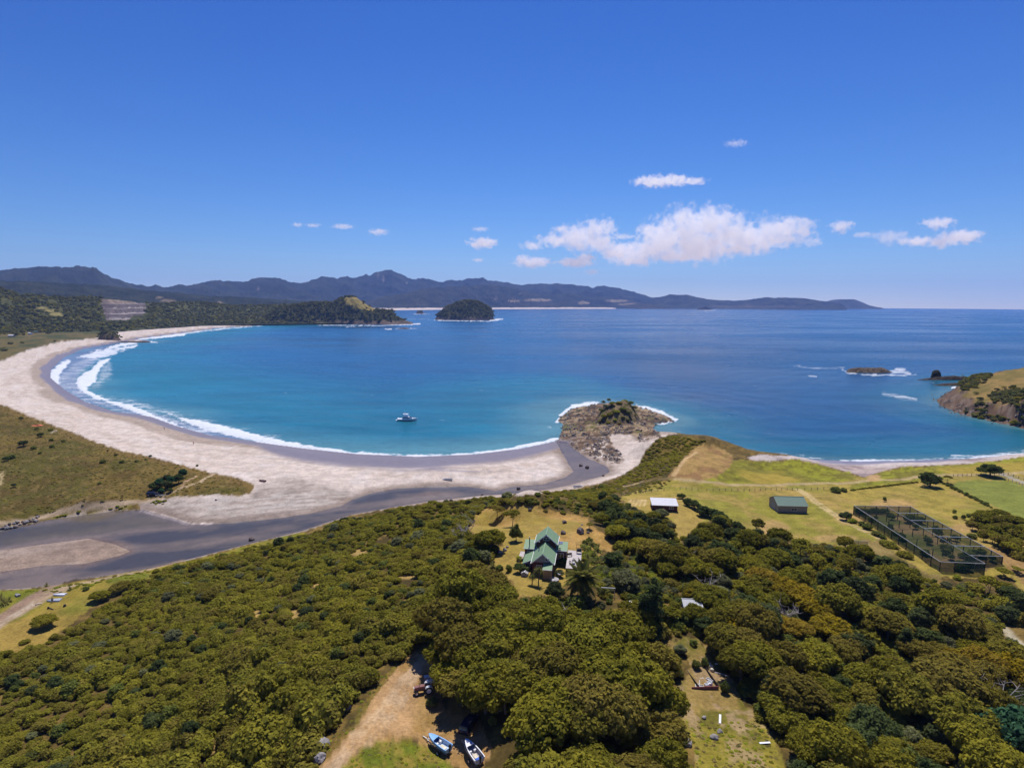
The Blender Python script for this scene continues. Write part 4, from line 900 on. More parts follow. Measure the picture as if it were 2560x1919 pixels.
# ------------------------------------------------------------------ where the plants grow
def inpoly(x, y, poly): return sdist(np.atleast_1d(np.asarray(x, float)), np.atleast_1d(np.asarray(y, float)), poly) > 0
HOUSEZ = [(1235,1350),(1310,1325),(1340,1300),(1440,1300),(1470,1335),(1490,1400),(1470,1430),(1440,1450),(1390,1470),(1330,1480),(1260,1440)]
PALMZ = [(1380,1400),(1520,1390),(1530,1440),(1515,1500),(1385,1505)]; GARDENZ = [(1440,1330),(1510,1355),(1590,1405),(1680,1465),(1690,1500),(1500,1505),(1440,1460)]
CLEAR = [[(1120,1825),(1240,1812),(1305,1850),(1295,1945),(1130,1945)], LAWN, DIRT, GARD, [(1550,1248),(1610,1236),(1720,1238),(1765,1300),(1742,1322),(1695,1345),(1690,1300),(1630,1290),(1600,1268)],
         [(850,1930),(890,1868),(1029,1846),(1117,1895),(1200,1919),(1130,1990),(840,1990)],
         [(990,1648),(905,1725),(850,1805),(792,1868),(762,1919),(860,1990),(1000,1830),(1040,1700)]]
def scatter(poly, spacing, seed, hh, avoid=CLEAR, rad=1.0):
    """jittered grid of ground points inside a picture-plane outline, kept off the clearings"""
    g = np.random.default_rng(seed); W = ground_at(*np.array(poly, float).T)[:, :2]
    x0, y0 = W.min(0) - 5; x1, y1 = W.max(0) + 5
    gx, gy = np.meshgrid(np.arange(x0, x1, spacing), np.arange(y0, y1, spacing * .866))
    gx = gx + (np.arange(gx.shape[0])[:, None] % 2) * spacing / 2
    gx = (gx + g.uniform(-.42, .42, gx.shape) * spacing).ravel(); gy = (gy + g.uniform(-.42, .42, gy.shape) * spacing).ravel()
    z = height(gx, gy); qx, qy = proj(gx, gy, z); tx, ty = proj(gx, gy, z + hh * 1.6)
    m = inpoly(qx, qy, poly) & (qx > -60) & (qx < 2630) & (ty < 1940)
    tx, ty = proj(gx, gy, z + hh)
    sc = FOC / np.hypot(np.hypot(gx, gy), CH - z) * rad; mx_, my_ = (qx + tx) / 2, (qy + ty) / 2
    for a in avoid: m &= ~(inpoly(qx, qy, a) | inpoly(tx, ty, a) | inpoly(mx_ - sc, my_, a) | inpoly(mx_ + sc, my_, a) | inpoly(mx_, my_, a) | inpoly(tx - sc * .6, ty, a) | inpoly(tx + sc * .6, ty, a))
    return np.stack([gx, gy, z, qx, qy], 1)[m]

LANDMARKS = [(1370,1430,'the green-roofed house'),(1456,1490,'the big palm'),(1000,1700,'the dirt track'),(1095,1860,'the blue boat'),(1062,1725,'the tractor'),(1780,1700,'the garden bed'),(1800,1850,'the grassy garden clearing'),(2400,1430,'the enclosure end'),(2250,1360,'the enclosure side'),(2540,1600,'the pale track'),(1660,1270,'the white-roofed barn'),(1980,1290,'the green-roofed shed'),(1240,1300,'the upper lawn'),(1735,1515,'the grey glasshouse'),(1580,1420,'the flax garden'),(900,1280,'the bend of the stream'),(450,1420,'the stream-side track'),(150,1600,'the gravel track'),(600,1700,'the bare slope patches'),(1350,1700,'the heart of the wood'),(1500,1850,'the lower wood'),(2100,1700,'the gully'),(2300,1850,'the dead branches'),(2000,1500,'the golden tea trees'),(300,1800,'the foot of the slope'),(750,1500,'the middle of the slope'),(1050,1500,'the crest above the track')]
_lm = ground_at([l[0] for l in LANDMARKS], [l[1] for l in LANDMARKS])
def beside(x, y): return LANDMARKS[int(np.argmin((_lm[:, 0] - x) ** 2 + (_lm[:, 1] - y) ** 2))][2]
SCRUB = [(-140,1715),(0,1645),(60,1628),(140,1590),(215,1556),(285,1508),(350,1460),(400,1428),(500,1408),(640,1372),(760,1342),(880,1300),(980,1278),(1080,1264),(1200,1252),(1330,1252),(1290,1262),(1210,1272),(1170,1300),(1165,1330),(1235,1370),(1230,1410),(1180,1440),(1090,1470),(1060,1550),(1030,1630),(990,1655),(930,1730),(870,1815),(790,1900),(700,2110),(-140,2110)]
P = scatter(SCRUB, 2.0, 5, 1.5)
g = np.random.default_rng(12)
big = fbm(P[:, 0] / 9, P[:, 1] / 9, 2, 77); near = sstep(1450, 1850, P[:, 4]) * sstep(100, 700, P[:, 3])
gap = fbm(P[:, 0] / 16, P[:, 1] / 16, 3, 79) + .10 * sstep(1500, 1700, P[:, 4]) - .05 * sstep(300, 800, P[:, 3])
GAPS = ((645,1538,14,20),(740,1535,20,10),(630,1740,26,20),(575,1720,22,16),(525,1890,12,60),(880,1560,12,16),(900,1380,24,8),(840,1440,16,8),(790,1460,14,7),(1020,1440,26,7),(1000,1600,16,10),(955,1345,20,7))
gp = np.zeros(len(P), bool)
for c_ in GAPS: gp |= ((P[:, 3] - c_[0]) / c_[2]) ** 2 + ((P[:, 4] - c_[1] - 8) / (c_[3] + 6)) ** 2 < 1
P = P[~gp & (gap > .10) & (np.random.default_rng(2).random(len(P)) > .05)]; big = fbm(P[:, 0] / 9, P[:, 1] / 9, 2, 77); near = sstep(1450, 1850, P[:, 4]) * sstep(100, 700, P[:, 3])
Rs = (.95 + .7 * g.random(len(P)) ** 2 + 1.0 * sstep(.5, .75, big)) * (1 + .45 * near)
zs = (.62 + .55 * g.random(len(P)) ** 2 + .3 * near)
app = Rs / np.maximum(np.hypot(P[:, 0], P[:, 1]), 30) * ((P[:, 4] < 1930) & (P[:, 3] > 0))
order = np.argsort(-app); ind = order[:210]; rest = order[210:]
for i in ind:
    tree('scrub', 'manuka_shrub', ('broad ' if Rs[i] > 2.5 else 'small ' if Rs[i] < 1.8 else '') + 'olive manuka shrub packed into the scrub, by ' + beside(P[i, 0], P[i, 1]), 'shrub', P[i, 0], P[i, 1], P[i, 2], Rs[i], zs[i] * 1.1, 'manuka shrubs on the slope')
kinds = [('scrub', j) for j in range(6)] + [('green', 0), ('kanuka', 1), ('pale', 1), ('broad', 0)]
mass('scrubland', np.stack([P[rest, 0], P[rest, 1], P[rest, 2] - .1, Rs[rest], zs[rest], g.random(len(rest)) * 6.283, np.where(g.random(len(rest)) < .10, g.integers(6, 10, len(rest)), g.integers(0, 6, len(rest)))], 1), kinds)

# ---- kanuka wood in the middle of the picture
KAN = [(1110,1480),(1180,1470),(1280,1500),(1390,1500),(1480,1500),(1560,1540),(1640,1560),(1660,1610),(1710,1640),(1690,1720),(1690,1800),(1735,1870),(1720,2110),(1240,2110),(1225,1890),(1215,1800),(1150,1770),(1130,1650),(1060,1632),(1070,1540)]
P = scatter(KAN, 5.6, 8, 6.0, CLEAR + [PALMZ], 3.6); g = np.random.default_rng(31)
for i, p in enumerate(P):
    R_ = 3.5 + 2.3 * g.random() ** 1.3; 
    tree('kanuka', 'kanuka_tree', ('very broad' if R_ > 5 else 'broad' if R_ > 4.2 else 'small') + ' domed olive kanuka tree of the closed wood, by ' + beside(p[0], p[1]), 'tree', p[0], p[1], p[2] - .6, R_, .85 + .4 * g.random(), 'kanuka trees of the wood below the house', i)
# ---- mixed bush on the right
BUSH = [(1480,1256),(1545,1262),(1610,1280),(1690,1310),(1750,1330),(1800,1318),(1900,1352),(1990,1372),(2060,1368),(2140,1378),(2220,1400),(2290,1436),(2345,1458),(2480,1480),(2560,1500),(2620,1560),(2480,1570),(2600,1700),(2700,1800),(2700,2110),(1980,2110),(1960,1900),(1905,1800),(1850,1720),(1770,1620),(1740,1585),(1640,1590),(1600,1540),(1500,1500),(1480,1430),(1530,1400),(1545,1350),(1490,1300)]
P = scatter(BUSH, 4.5, 9, 4.6, CLEAR + [HOUSEZ, GARDENZ, PALMZ, [(2300,1440),(2420,1470),(2440,1500),(2300,1470)]], 2.4); g = np.random.default_rng(33); ext = []
NM = {'kanuka': ('kanuka_tree', 'rounded olive kanuka tree in the mixed bush', 'tree', 'kanuka trees in the mixed bush'),
      'scrub': ('manuka_shrub', 'low brownish manuka shrub in the mixed bush', 'shrub', 'manuka shrubs in the mixed bush'),
      'broad': ('evergreen_tree', 'dark green broad-leaved evergreen tree in the mixed bush', 'tree', 'evergreen trees in the mixed bush'),
      'green': ('leafy_shrub', 'bright green leafy shrub in the mixed bush', 'shrub', 'leafy shrubs in the mixed bush'),
      'pale': ('grey_green_shrub', 'grey-green feathery shrub in the mixed bush', 'shrub', 'grey-green shrubs in the mixed bush'),
      'flat': ('flat_topped_tree', 'thin-stemmed flat-topped kanuka tree in the mixed bush', 'tree', 'flat-topped trees in the mixed bush')}
for i, p in enumerate(P):
    x, y = p[3], p[4]; u = g.random()
    up = sstep(1480, 1380, np.array(y)) ; rightish = sstep(1950, 2150, np.array(x))
    if x > 1980 and y < 1640: w = (('scrub', .50), ('flat', .70), ('kanuka', .82), ('broad', .88), ('pale', .94), ('green', 1))
    elif y < 1420: w = (('broad', .30), ('green', .50), ('kanuka', .68), ('scrub', .86), ('pale', .94), ('flat', 1))
    elif x < 1640: w = (('green', .45), ('broad', .65), ('pale', .85), ('kanuka', 1))
    else: w = (('kanuka', .42), ('broad', .56), ('scrub', .74), ('green', .84), ('pale', .93), ('flat', 1))
    kd = [k for k, c in w if u <= c][0]
    R_ = {'kanuka': 2.7 + 2.6 * g.random() ** 1.5, 'scrub': 2.0 + 1.2 * g.random(), 'broad': 2.3 + 1.4 * g.random(), 'green': 1.5 + .9 * g.random(), 'pale': 1.6 + 1.0 * g.random(), 'flat': 2.0 + .8 * g.random()}[kd]
    if y < 1400: R_ *= .85
    nm = NM[kd]; tree(kd, nm[0], ('large ' if R_ > 3.4 else 'small ' if R_ < 2.2 else '') + nm[1] + ', by ' + beside(p[0], p[1]), nm[2], p[0], p[1], p[2] - .4, R_, .75 + .5 * g.random(), nm[3], i)
# low undergrowth beneath the bush so that no bare ground shows between crowns
U1 = scatter(BUSH, 2.3, 15, 1.0, CLEAR + [HOUSEZ]); U2 = scatter(KAN, 2.6, 16, 1.0); Ug = np.vstack([U1, U2]); g = np.random.default_rng(5); Ug = Ug[g.random(len(Ug)) < .8]
mass('undergrowth', np.stack([Ug[:, 0], Ug[:, 1], Ug[:, 2] - .2, .9 + .8 * g.random(len(Ug)), .7 + .4 * g.random(len(Ug)), g.random(len(Ug)) * 6.283, g.integers(0, 8, len(Ug))], 1), [('scrub', j) for j in range(5)] + [('green', 0), ('green', 1), ('pale', 0)])
# ------------------------------------------------------------------ plants placed one by one
# (kind, px, py of the base, radius, height factor, name, label, category)
SOLO = [
 ('kanuka',1228,1378,4.2,.95,'kanuka_tree','round brown kanuka tree beside the lawn, west of the house','tree'),
 ('broad',1180,1412,3.0,.9,'evergreen_tree','dark evergreen tree under the round brown kanuka by the lawn','tree'),
 ('pale',1150,1380,2.8,.8,'grey_green_shrub','blue-grey feathery shrub below the bare grey tree','shrub'),
 ('flat',1243,1298,3.1,.85,'lawn_tree','spreading pale green tree with its shadow on the upper lawn','tree'),
 ('flat',1281,1316,2.9,1.0,'lawn_tree','taller brownish tree beside the spreading tree on the upper lawn','tree'),
 ('green',1291,1352,1.9,1.9,'lawn_tree','upright bright green tree at the corner of the house','tree'),
 ('green',1328,1262,1.3,1.2,'leafy_shrub','upright green shrub on the brow above the upper lawn','shrub'),
 ('flat',1474,1322,1.3,.8,'lawn_tree','small flat-topped tree at the edge of the dry lawn','tree'),
 ('scrub',1407,1283,1.2,.8,'lawn_shrub','low olive shrub on the far edge of the lawn','shrub'),
 ('scrub',1364,1278,.9,.8,'lawn_shrub','small brown shrub on the far edge of the lawn','shrub'),
 ('broad',1302,1430,1.9,.7,'clipped_shrub','dense dark clipped shrub in front of the house','shrub'),
 ('green',1248,1424,1.2,.9,'clipped_shrub','small round green shrub on the lower lawn','shrub'),
 ('green',1272,1428,1.1,1.2,'clipped_shrub','small loose green shrub beside the round one on the lower lawn','shrub'),
 ('lime',1300,1400,1.2,.9,'lime_shrub','yellow-green shrub under the house eaves','shrub'),
 ('green',1408,1412,1.5,1.0,'leafy_shrub','light green shrub between the house and its deck','shrub'),
 ('pale',1398,1440,1.2,1.0,'grey_green_shrub','grey-green shrub at the side of the porch','shrub'),
 ('broad',1534,1420,2.9,.9,'evergreen_tree','dense dark round evergreen east of the deck','tree'),
 ('pale',1563,1470,3.9,.75,'grey_green_shrub','wide grey-brown willow-like shrub below the flax garden','shrub'),
 ('column',1622,1586,2.3,.85,'columnar_tree','tall dark columnar tree beside the grey glasshouse','tree'),
 ('column',1640,1560,1.6,1.2,'columnar_tree','slimmer columnar tree behind the dark columnar tree','tree'),
 ('broad',1388,1500,2.5,1.0,'evergreen_tree','glossy dark green tree at the foot of the lawn beside the palm','tree'),
 ('green',1440,1520,2.5,.9,'leafy_shrub','yellowish green shrub at the foot of the palm','shrub'),
 ('broad',1140,1515,3.4,1.0,'evergreen_tree','layered dark green fir-like tree beside the brown kanuka','tree'),
 ('kanuka',1225,1500,4.6,.95,'kanuka_tree','broad brown kanuka tree at the corner of the lower lawn','tree'),
 ('gold',1905,1478,4.6,.85,'golden_tea_tree','golden tea tree with a wide flat crown, top of its stand','tree'),
 ('gold',1955,1500,4.4,.85,'golden_tea_tree','golden tea tree second from the top of its stand','tree'),
 ('gold',2000,1522,4.5,.85,'golden_tea_tree','golden tea tree in the middle of its stand','tree'),
 ('gold',2040,1560,4.6,.85,'golden_tea_tree','golden tea tree second from the low end of its stand','tree'),
 ('gold',2075,1600,4.2,.85,'golden_tea_tree','golden tea tree at the low end of its stand','tree'),
 ('gold',1990,1600,3.8,.8,'golden_tea_tree','golden tea tree below the stand, over bare grey twigs','tree'),
 ('gold',1850,1590,3.9,.8,'golden_tea_tree','golden tea tree leaning over the garden clearing','tree'),
 ('gold',1735,1500,2.6,.8,'golden_tea_tree','small golden tree behind the grey glasshouse','tree'),
 ('gold',2380,1690,3.6,1.0,'golden_tea_tree','yellow tea tree behind the big brown dome','tree'),
 ('gold',2455,1708,4.6,1.05,'golden_tea_tree','bright yellow spreading tea tree above the dark blue-green tree','tree'),
 ('gold',2515,1715,4.6,1.05,'golden_tea_tree','bright yellow tea tree beside the pale track','tree'),
 ('gold',2568,1745,4.2,1.05,'golden_tea_tree','yellow tea tree at the bend of the pale track','tree'),
 ('kanuka',2350,1775,6.4,.92,'kanuka_tree','big rust brown kanuka dome behind the dead branches','tree'),
 ('blue',2470,1905,4.6,1.0,'evergreen_tree','blue-green layered tree in the bush beside the dead branches','tree'),
 ('blue',2540,1925,5.4,1.1,'evergreen_tree','tallest blue-green layered tree in the bush','tree'),
 ('column',2262,1640,1.7,.75,'columnar_tree','narrow dark green tree standing out of low scrub','tree'),
 ('lime',2316,1862,1.6,.6,'lime_shrub','lime green shrub beside the dead branches','shrub'),
 ('lime',2352,1925,1.6,.7,'lime_shrub','lime green shrub on the bare ground below the dead branches','shrub'),
 ('green',2238,1925,3.4,1.0,'leafy_shrub','glossy deep green shrub beside the lime shrubs','shrub'),
 ('broad',2085,1490,3.8,1.1,'evergreen_tree','tall dark green tree behind the golden tea trees','tree'),
 ('broad',2135,1515,4.2,1.05,'evergreen_tree','broad dark green tree behind the golden tea trees','tree'),
 ('green',2120,1590,3.0,1.0,'leafy_shrub','green leafy tree below the golden tea trees','tree'),
 ('kanuka',1152,1762,4.2,.95,'kanuka_tree','kanuka dome throwing deep shade over the parked dark vehicle','tree'),
 ('kanuka',1265,1782,4.4,.95,'kanuka_tree','kanuka dome behind the white boat','tree'),
 ('kanuka',1130,1712,3.8,.9,'kanuka_tree','bright olive kanuka overhanging the tractor trailer','tree'),
 ('kanuka',1105,1668,3.4,.95,'kanuka_tree','kanuka shading the head of the dirt track','tree'),
 ('kanuka',1330,1975,4.0,.8,'kanuka_tree','kanuka leaning over the stern of the white boat','tree'),
 ('green',1080,1760,1.1,.8,'leafy_shrub','small shrub between the tractor and the dark shade','shrub'),
 ('kanuka',1880,1700,5.2,.9,'kanuka_tree','grey-olive kanuka dome overhanging the garden clearing','tree'),
 ('kanuka',1985,1790,5.4,.9,'kanuka_tree','large olive kanuka dome on the far side of the garden clearing','tree'),
 ('green',1712,1560,2.2,.9,'leafy_shrub','green shrub in front of the grey glasshouse','shrub'),
 ('lime',1690,1575,1.7,.9,'lime_shrub','straw-yellow shrub in front of the grey glasshouse','shrub'),
 ('broad',1758,1580,2.4,.9,'evergreen_tree','dark round tree between glasshouse and garden path','tree'),
 ('green',1735,1612,.9,1.0,'leafy_shrub','small green shrub on the garden path','shrub'),
 ('green',1690,1660,1.4,.9,'leafy_shrub','loose green shrub in the garden beside the wood','shrub'),
 ('green',1742,1668,1.0,1.2,'leafy_shrub','small tree in the garden above the rubbish-filled bed','shrub'),
 ('green',1762,1662,.9,1.3,'leafy_shrub','second small tree above the rubbish-filled bed','shrub'),
 ('green',1812,1730,.9,1.8,'leafy_shrub','slim dark green shrub beside the rubbish-filled bed','shrub'),
 ('pale',1700,1632,1.4,.8,'grey_green_shrub','grey-green shrub at the top of the garden','shrub'),
 # pasture
 ('broad',2324,1216,5.3,.72,'pasture_tree','big round dark tree with its shadow on the pasture fence','tree'),
 ('broad',2476,1191,5.2,.68,'pasture_tree','big round dark tree beside the gravel causeway','tree'),
 ('flat',2368,1208,2.2,.9,'pasture_tree','small umbrella-shaped tree beside the big round tree','tree'),
 ('green',2089,1229,2.4,.7,'hedge_shrub','round green shrub where the hedge meets the fence','shrub'),
 ('green',2109,1228,1.8,.7,'hedge_shrub','smaller green shrub beside the hedge end','shrub'),
 ('broad',1703,1246,1.8,.7,'clipped_shrub','round green tree behind the white-roofed barn','tree'),
 ('broad',2115,1300,2.3,.8,'hedge_shrub','tall leafy shrub at the corner of the netted enclosure','shrub'),
 ('lime',2132,1306,2.0,.8,'hedge_shrub','yellow-green shrub against the netting','shrub'),
 ('green',2155,1312,1.4,.8,'hedge_shrub','third shrub from the corner along the netting','shrub'),
 ('green',2168,1322,1.9,.8,'hedge_shrub','fourth shrub from the corner along the netting','shrub'),
 ('green',2192,1338,1.7,.8,'hedge_shrub','fifth shrub from the corner along the netting','shrub'),
 ('green',2208,1345,1.3,.8,'hedge_shrub','last shrub along the netting, at the end of the farm track','shrub'),
 ('green',2430,1345,1.7,.8,'leafy_shrub','round green shrub beside the scrubby copse','shrub'),
 ('scrub',2222,1366,2.9,.7,'manuka_shrub','brown rounded shrub at the near end of the farm track','shrub'),
 ('scrub',2262,1390,2.6,.7,'manuka_shrub','dark rounded shrub against the netting','shrub'),
 ('green',2400,1428,1.7,1.1,'leafy_shrub','leafy shrub in front of the enclosure gate','shrub'),
 ('broad',2418,1425,1.4,1.2,'leafy_shrub','dark shrub in front of the enclosure gate','shrub'),
 ('lime',2392,1446,1.4,.8,'lime_shrub','yellowish shrub below the enclosure corner','shrub'),
 ('flat',2510,1440,2.2,.55,'flat_topped_tree','low flat-topped tree beside the enclosure corner','tree'),
 ('flat',2545,1432,1.8,.5,'flat_topped_tree','small flat-topped tree on the dry ground by the enclosure','tree'),
 ('flat',1890,1345,2.6,1.35,'flat_topped_tree','tall thin flat-topped tree standing in front of the pasture','tree'),
 ('flat',1900,1390,3.0,1.2,'flat_topped_tree','tall layered kanuka in front of the green-roofed shed','tree'),
 ('flat',1945,1400,3.2,1.1,'flat_topped_tree','spreading kanuka in front of the green-roofed shed','tree'),
 ('flat',2000,1400,3.4,1.0,'flat_topped_tree','wide kanuka below the green-roofed shed','tree'),
 ('kanuka',1800,1320,3.6,.8,'kanuka_tree','green kanuka at the edge of the bush behind the barn','tree'),
 ('broad',1760,1290,2.8,.8,'evergreen_tree','dark green tree in the hedge behind the barn','tree'),
 ('broad',1730,1268,2.2,.8,'evergreen_tree','dark green tree at the far end of the hedge behind the barn','tree'),
 ('kanuka',1634,1300,2.6,.75,'kanuka_tree','olive tree hiding the near corner of the white-roofed barn','tree'),
 ('pale',1655,1292,2.8,.7,'grey_green_shrub','pale twiggy tree in front of the white-roofed barn','tree'),
 ('broad',1506,1248,2.1,.9,'evergreen_tree','dark round tree on the bank above the stream mouth','tree'),
 ('broad',1535,1258,2.6,.8,'evergreen_tree','darker spreading tree on the bank beside the round one','tree'),
 # beside the stream and the gravel track
 ('kanuka',112,1566,3.2,.62,'kanuka_tree','wind-shaped olive tree with its shadow beside the gravel track','tree'),
 ('kanuka',250,1500,2.8,.6,'kanuka_tree','wind-shaped bush behind the upturned boats','tree'),
 ('kanuka',300,1478,2.9,.6,'kanuka_tree','wind-shaped bush at the end of the scrub by the stream track','tree'),
 ('scrub',345,1462,2.8,.8,'manuka_shrub','dark bush at the end of the scrub beside the stream track','shrub'),
 ('green',215,1474,1.0,.9,'leafy_shrub','green bush beside the gravel track','shrub'),
 ('scrub',8,1640,1.8,.8,'manuka_shrub','low bush at the foot of the gravel track','shrub'),
 ('scrub',62,1606,1.3,.7,'manuka_shrub','small bush between gravel track and scrub','shrub'),
]
for k, x, y, R_, s_, nm, lb, ct in SOLO:
    px_, py_, pz_ = G(x, min(y, 1990)); tree(k, nm, lb, ct, px_, py_, pz_ - .1, R_, s_, None, (x * 7 + y) % 60)
# dune shrubs
for j, (x, y, R_) in enumerate([(53,1050,1.9),(93,1074,1.9),(127,1077,1.9),(102,1092,2.3),(128,1102,1.7),(159,1105,1.8),(59,1116,3.2),(84,1123,2.2),(131,1119,1.8),(290,1140,1.2),(257,1157,1.9),(305,1157,1.6),(376,1143,1.2),(341,1155,1.3),(29,1146,2.4),(15,1152,2.0),(493,1165,1.0),(249,1210,1.3),(35,1217,1.5),(100,1134,1.3),(365,1150,1.0),(270,1128,.8)]):
    p = G(x, y); tree('green' if j % 3 else 'broad', 'dune_shrub', 'dark green shrub scattered on the tawny dunes', 'shrub', *p, R_ * .8, .8, 'shrubs scattered on the dunes', j)
for j, (x, y, R_) in enumerate([(27,860,5),(56,858,4),(9,877,7),(137,853,3)]):
    p = G(x, y); tree('far', 'dune_shrub', 'dark shrub on the far dunes behind the beach', 'shrub', *p, R_, .7, 'shrubs on the far dunes', j)
for j, (x, y, R_, s_) in enumerate([(382,1226,2.3,.9),(398,1218,2.5,.95),(416,1222,2.4,.9),(432,1212,2.4,1.0),(447,1208,2.3,1.1),(456,1194,2.0,1.2),(418,1206,2.2,1.0),(404,1232,1.5,.8),(425,1230,1.4,.8)]):
    p = G(x, y); tree('blue' if j % 2 else 'broad', 'dune_pine', 'blue-green tree in the clump on the dune behind the parked car', 'tree', *p, R_, s_, 'clump of trees on the dune', j)
# hedges as rows of shrubs
def hedge(a, b, n_, kind, lb, grp, r0, r1, sd):
    g = np.random.default_rng(sd)
    for i in range(n_):
        u = (i + .3 * g.normal()) / (n_ - 1); p = G(a[0] + (b[0] - a[0]) * u, a[1] + (b[1] - a[1]) * u)
        tree(kind, 'hedge_shrub', lb, 'shrub', *p, r0 + (r1 - r0) * g.random(), .9, grp, i)
hedge((2125,1226), (2290,1206), 34, 'scrub', 'low olive hedge shrub in the row along the green dune grass', 'hedge along the dune grass', .55, .9, 3)
hedge((2352,1206), (2475,1268), 26, 'green', 'hedge shrub in the row running down from the big round pasture tree', 'hedge below the big pasture tree', .5, 1.2, 4)
hedge((2150,1282), (2215,1282), 9, 'green', 'leafy shrub in the row behind the netted enclosure', 'shrubs behind the netted enclosure', 1.2, 1.6, 5)
hedge((1715,1262), (1850,1330), 11, 'broad', 'dark evergreen in the shelter belt behind the barn', 'shelter belt behind the barn', 1.6, 2.5, 6)
for x, y, R_, s_ in ((2211,1253,.85,1.7),(2387,1296,1.1,.9),(2386,1282,.9,1.1),(2409,1298,.9,1.5),(2421,1292,1.0,1.0)):
    p = G(x, y); tree('green', 'young_tree', {2211: 'slim young tree alone on the bare pasture patch', 2387: 'young two-tiered tree on the pasture, lower tier', 2386: 'young two-tiered tree on the pasture, upper tier', 2409: 'slim young tree beside the scrubby copse', 2421: 'young tree touching the scrubby copse'}[x], 'tree', *p, R_, s_)
# scrubby copse beside the enclosure
P = scatter([(2425,1292),(2470,1285),(2560,1310),(2640,1340),(2640,1430),(2540,1395),(2470,1360),(2425,1330)], 3.2, 44, 1.0, [])
for i, p in enumerate(P): tree(('flat', 'kanuka', 'scrub')[i % 3], 'copse_tree', 'brown-stemmed kanuka of the scrubby copse beside the netted enclosure', 'tree', p[0], p[1], p[2] - .2, 1.9 + .8 * random.random(), .75 + .25 * random.random(), 'scrubby copse beside the enclosure', i)
# trees on the knoll and headlands
def on_hill(nm, j, x, y):
    X, Y, Z, qx, qy = HILLS[nm][j]; k = np.argmin((qx - x) ** 2 + (qy - y) ** 2 + (np.arange(X.shape[0])[:, None] > X.shape[0] * .62) * 1e6); return float(X.flat[k]), float(Y.flat[k]), float(Z.flat[k])
for j, (x, y, R_) in enumerate([(1503,1028,2.6),(1515,1018,2.6),(1530,1012,2.8),(1548,1008,2.6),(1562,1004,2.8),(1576,1010,2.8),(1584,1022,2.6),(1510,1044,2.6),(1525,1036,2.8),(1542,1030,2.8),(1558,1024,2.8),(1572,1034,2.6),(1500,1056,2.2),(1520,1056,2.4),(1538,1050,2.6),(1556,1046,2.6),(1570,1052,2.2),(1588,1040,2.0),(1550,1060,1.8),(1530,1064,1.6)]):
    tree(('green', 'pale', 'kanuka', 'scrub', 'lime')[j % 5], 'coastal_tree', 'dark coastal tree clothing the knoll of the tied islet', 'tree', *on_hill('knoll', 0, x, y), R_ * (1.0 if j < 12 else .75), .58, 'trees on the tied islet', j)
for j, (x, y, R_, s_, kd) in enumerate([(1508,1018,1.7,1.55,'flat'),(1520,1014,1.8,1.6,'flat')]):
    tree(kd, 'windswept_tree', ('windswept flat-topped tree standing proud on the islet crest', 'second windswept flat-topped tree on the islet crest')[j], 'tree', *on_hill('knoll', 0, x, y), R_, s_)
for j, (x, y, R_) in enumerate([(2405,960,3),(2412,946,3.4),(2425,938,3.2),(2440,934,3),(2455,932,3.2),(2466,934,2.6),(2418,960,3),(2432,950,3.2),(2446,945,2.8),(2480,990,2.6),(2492,976,2.6),(2440,985,2.6),(2450,1000,3),(2460,1030,3),(2476,1042,2.6),(2465,1016,2.2),(2535,990,4),(2548,1000,3.6),(2560,985,4),(2552,1030,3.4),(2530,1060,2.4),(2560,1050,3.4),(2545,1062,2.6),(2510,970,2.4),(2525,985,2.6),(2500,1052,2)]):
    p = G(x, y); tree(('broad', 'broad', 'kanuka')[j % 3], 'coastal_tree', 'dark wind-clipped tree on the parched grass headland', 'tree', *p, R_ * .9, .55, 'trees on the parched headland', j)
HB = []
for k, pg in enumerate(([(2396,966),(2402,938),(2430,930),(2472,928),(2478,940),(2446,972),(2410,978)], [(2472,990),(2530,966),(2590,985),(2570,1030),(2525,1012),(2484,1012)], [(2404,1030),(2450,1002),(2474,1036),(2560,1058),(2600,1068),(2450,1048)], [(2590,930),(2640,930),(2640,1000),(2580,990)])):
    q = scatter(pg, 3.0, 90 + k, .5, []); HB.append(q[np.random.default_rng(k).random(len(q)) < .5])
HB = np.vstack(HB); n_ = len(HB); g = np.random.default_rng(91)
mass('bush_cover', np.stack([HB[:, 0], HB[:, 1], HB[:, 2] - .2, 1.3 + 1.4 * g.random(n_), .7 + .3 * g.random(n_), g.random(n_) * 6.283, g.integers(0, 4, n_)], 1), [('far', 0), ('far', 1), ('far', 2), ('scrub', 0)])
# far bush: crowns that read as one mass
def hill_mass(name, src, n_, cond, r0, r1, kinds, sd):
    g = np.random.default_rng(sd); pts = []
    for nm, j in src:
        X, Y, Z, qx, qy = HILLS[nm][j]; m = np.flatnonzero(cond(X, Y, Z, qx, qy).ravel())
        if not len(m): continue
        k = g.choice(m, n_, replace=True); jx = g.normal(size=n_) * 4; jy = g.normal(size=n_) * 4
        pts.append(np.stack([X.flat[k] + jx, Y.flat[k] + jy, Z.flat[k] - 1, r0 + (r1 - r0) * g.random(n_), .7 + .4 * g.random(n_), g.random(n_) * 6.283, g.integers(0, len(kinds), n_)], 1))
    return mass(name, np.vstack(pts), kinds)
FK = [('far', 0), ('far', 1), ('far', 2), ('far', 3), ('farsc', 0), ('farsc', 1)]
qn = lambda qx, qy: ~((qx > 252) & (qx < 366) & (qy > 744) & (qy < 802))
grs = lambda qx, qy: ~((ell(qx, qy, 105, 770, 16, 5) + ell(qx, qy, 125, 777, 16, 5) + ell(qx, qy, 140, 785, 18, 6) + ell(qx, qy, 155, 790, 14, 4)) > .2)
hill_mass('bush_cover', [('bush_hill', 0)], 9500, lambda X, Y, Z, qx, qy: (qx > -80) & (qx < 900) & qn(qx, qy) & grs(qx, qy) & (Z > 6), 3.2, 6.5, FK, 3)
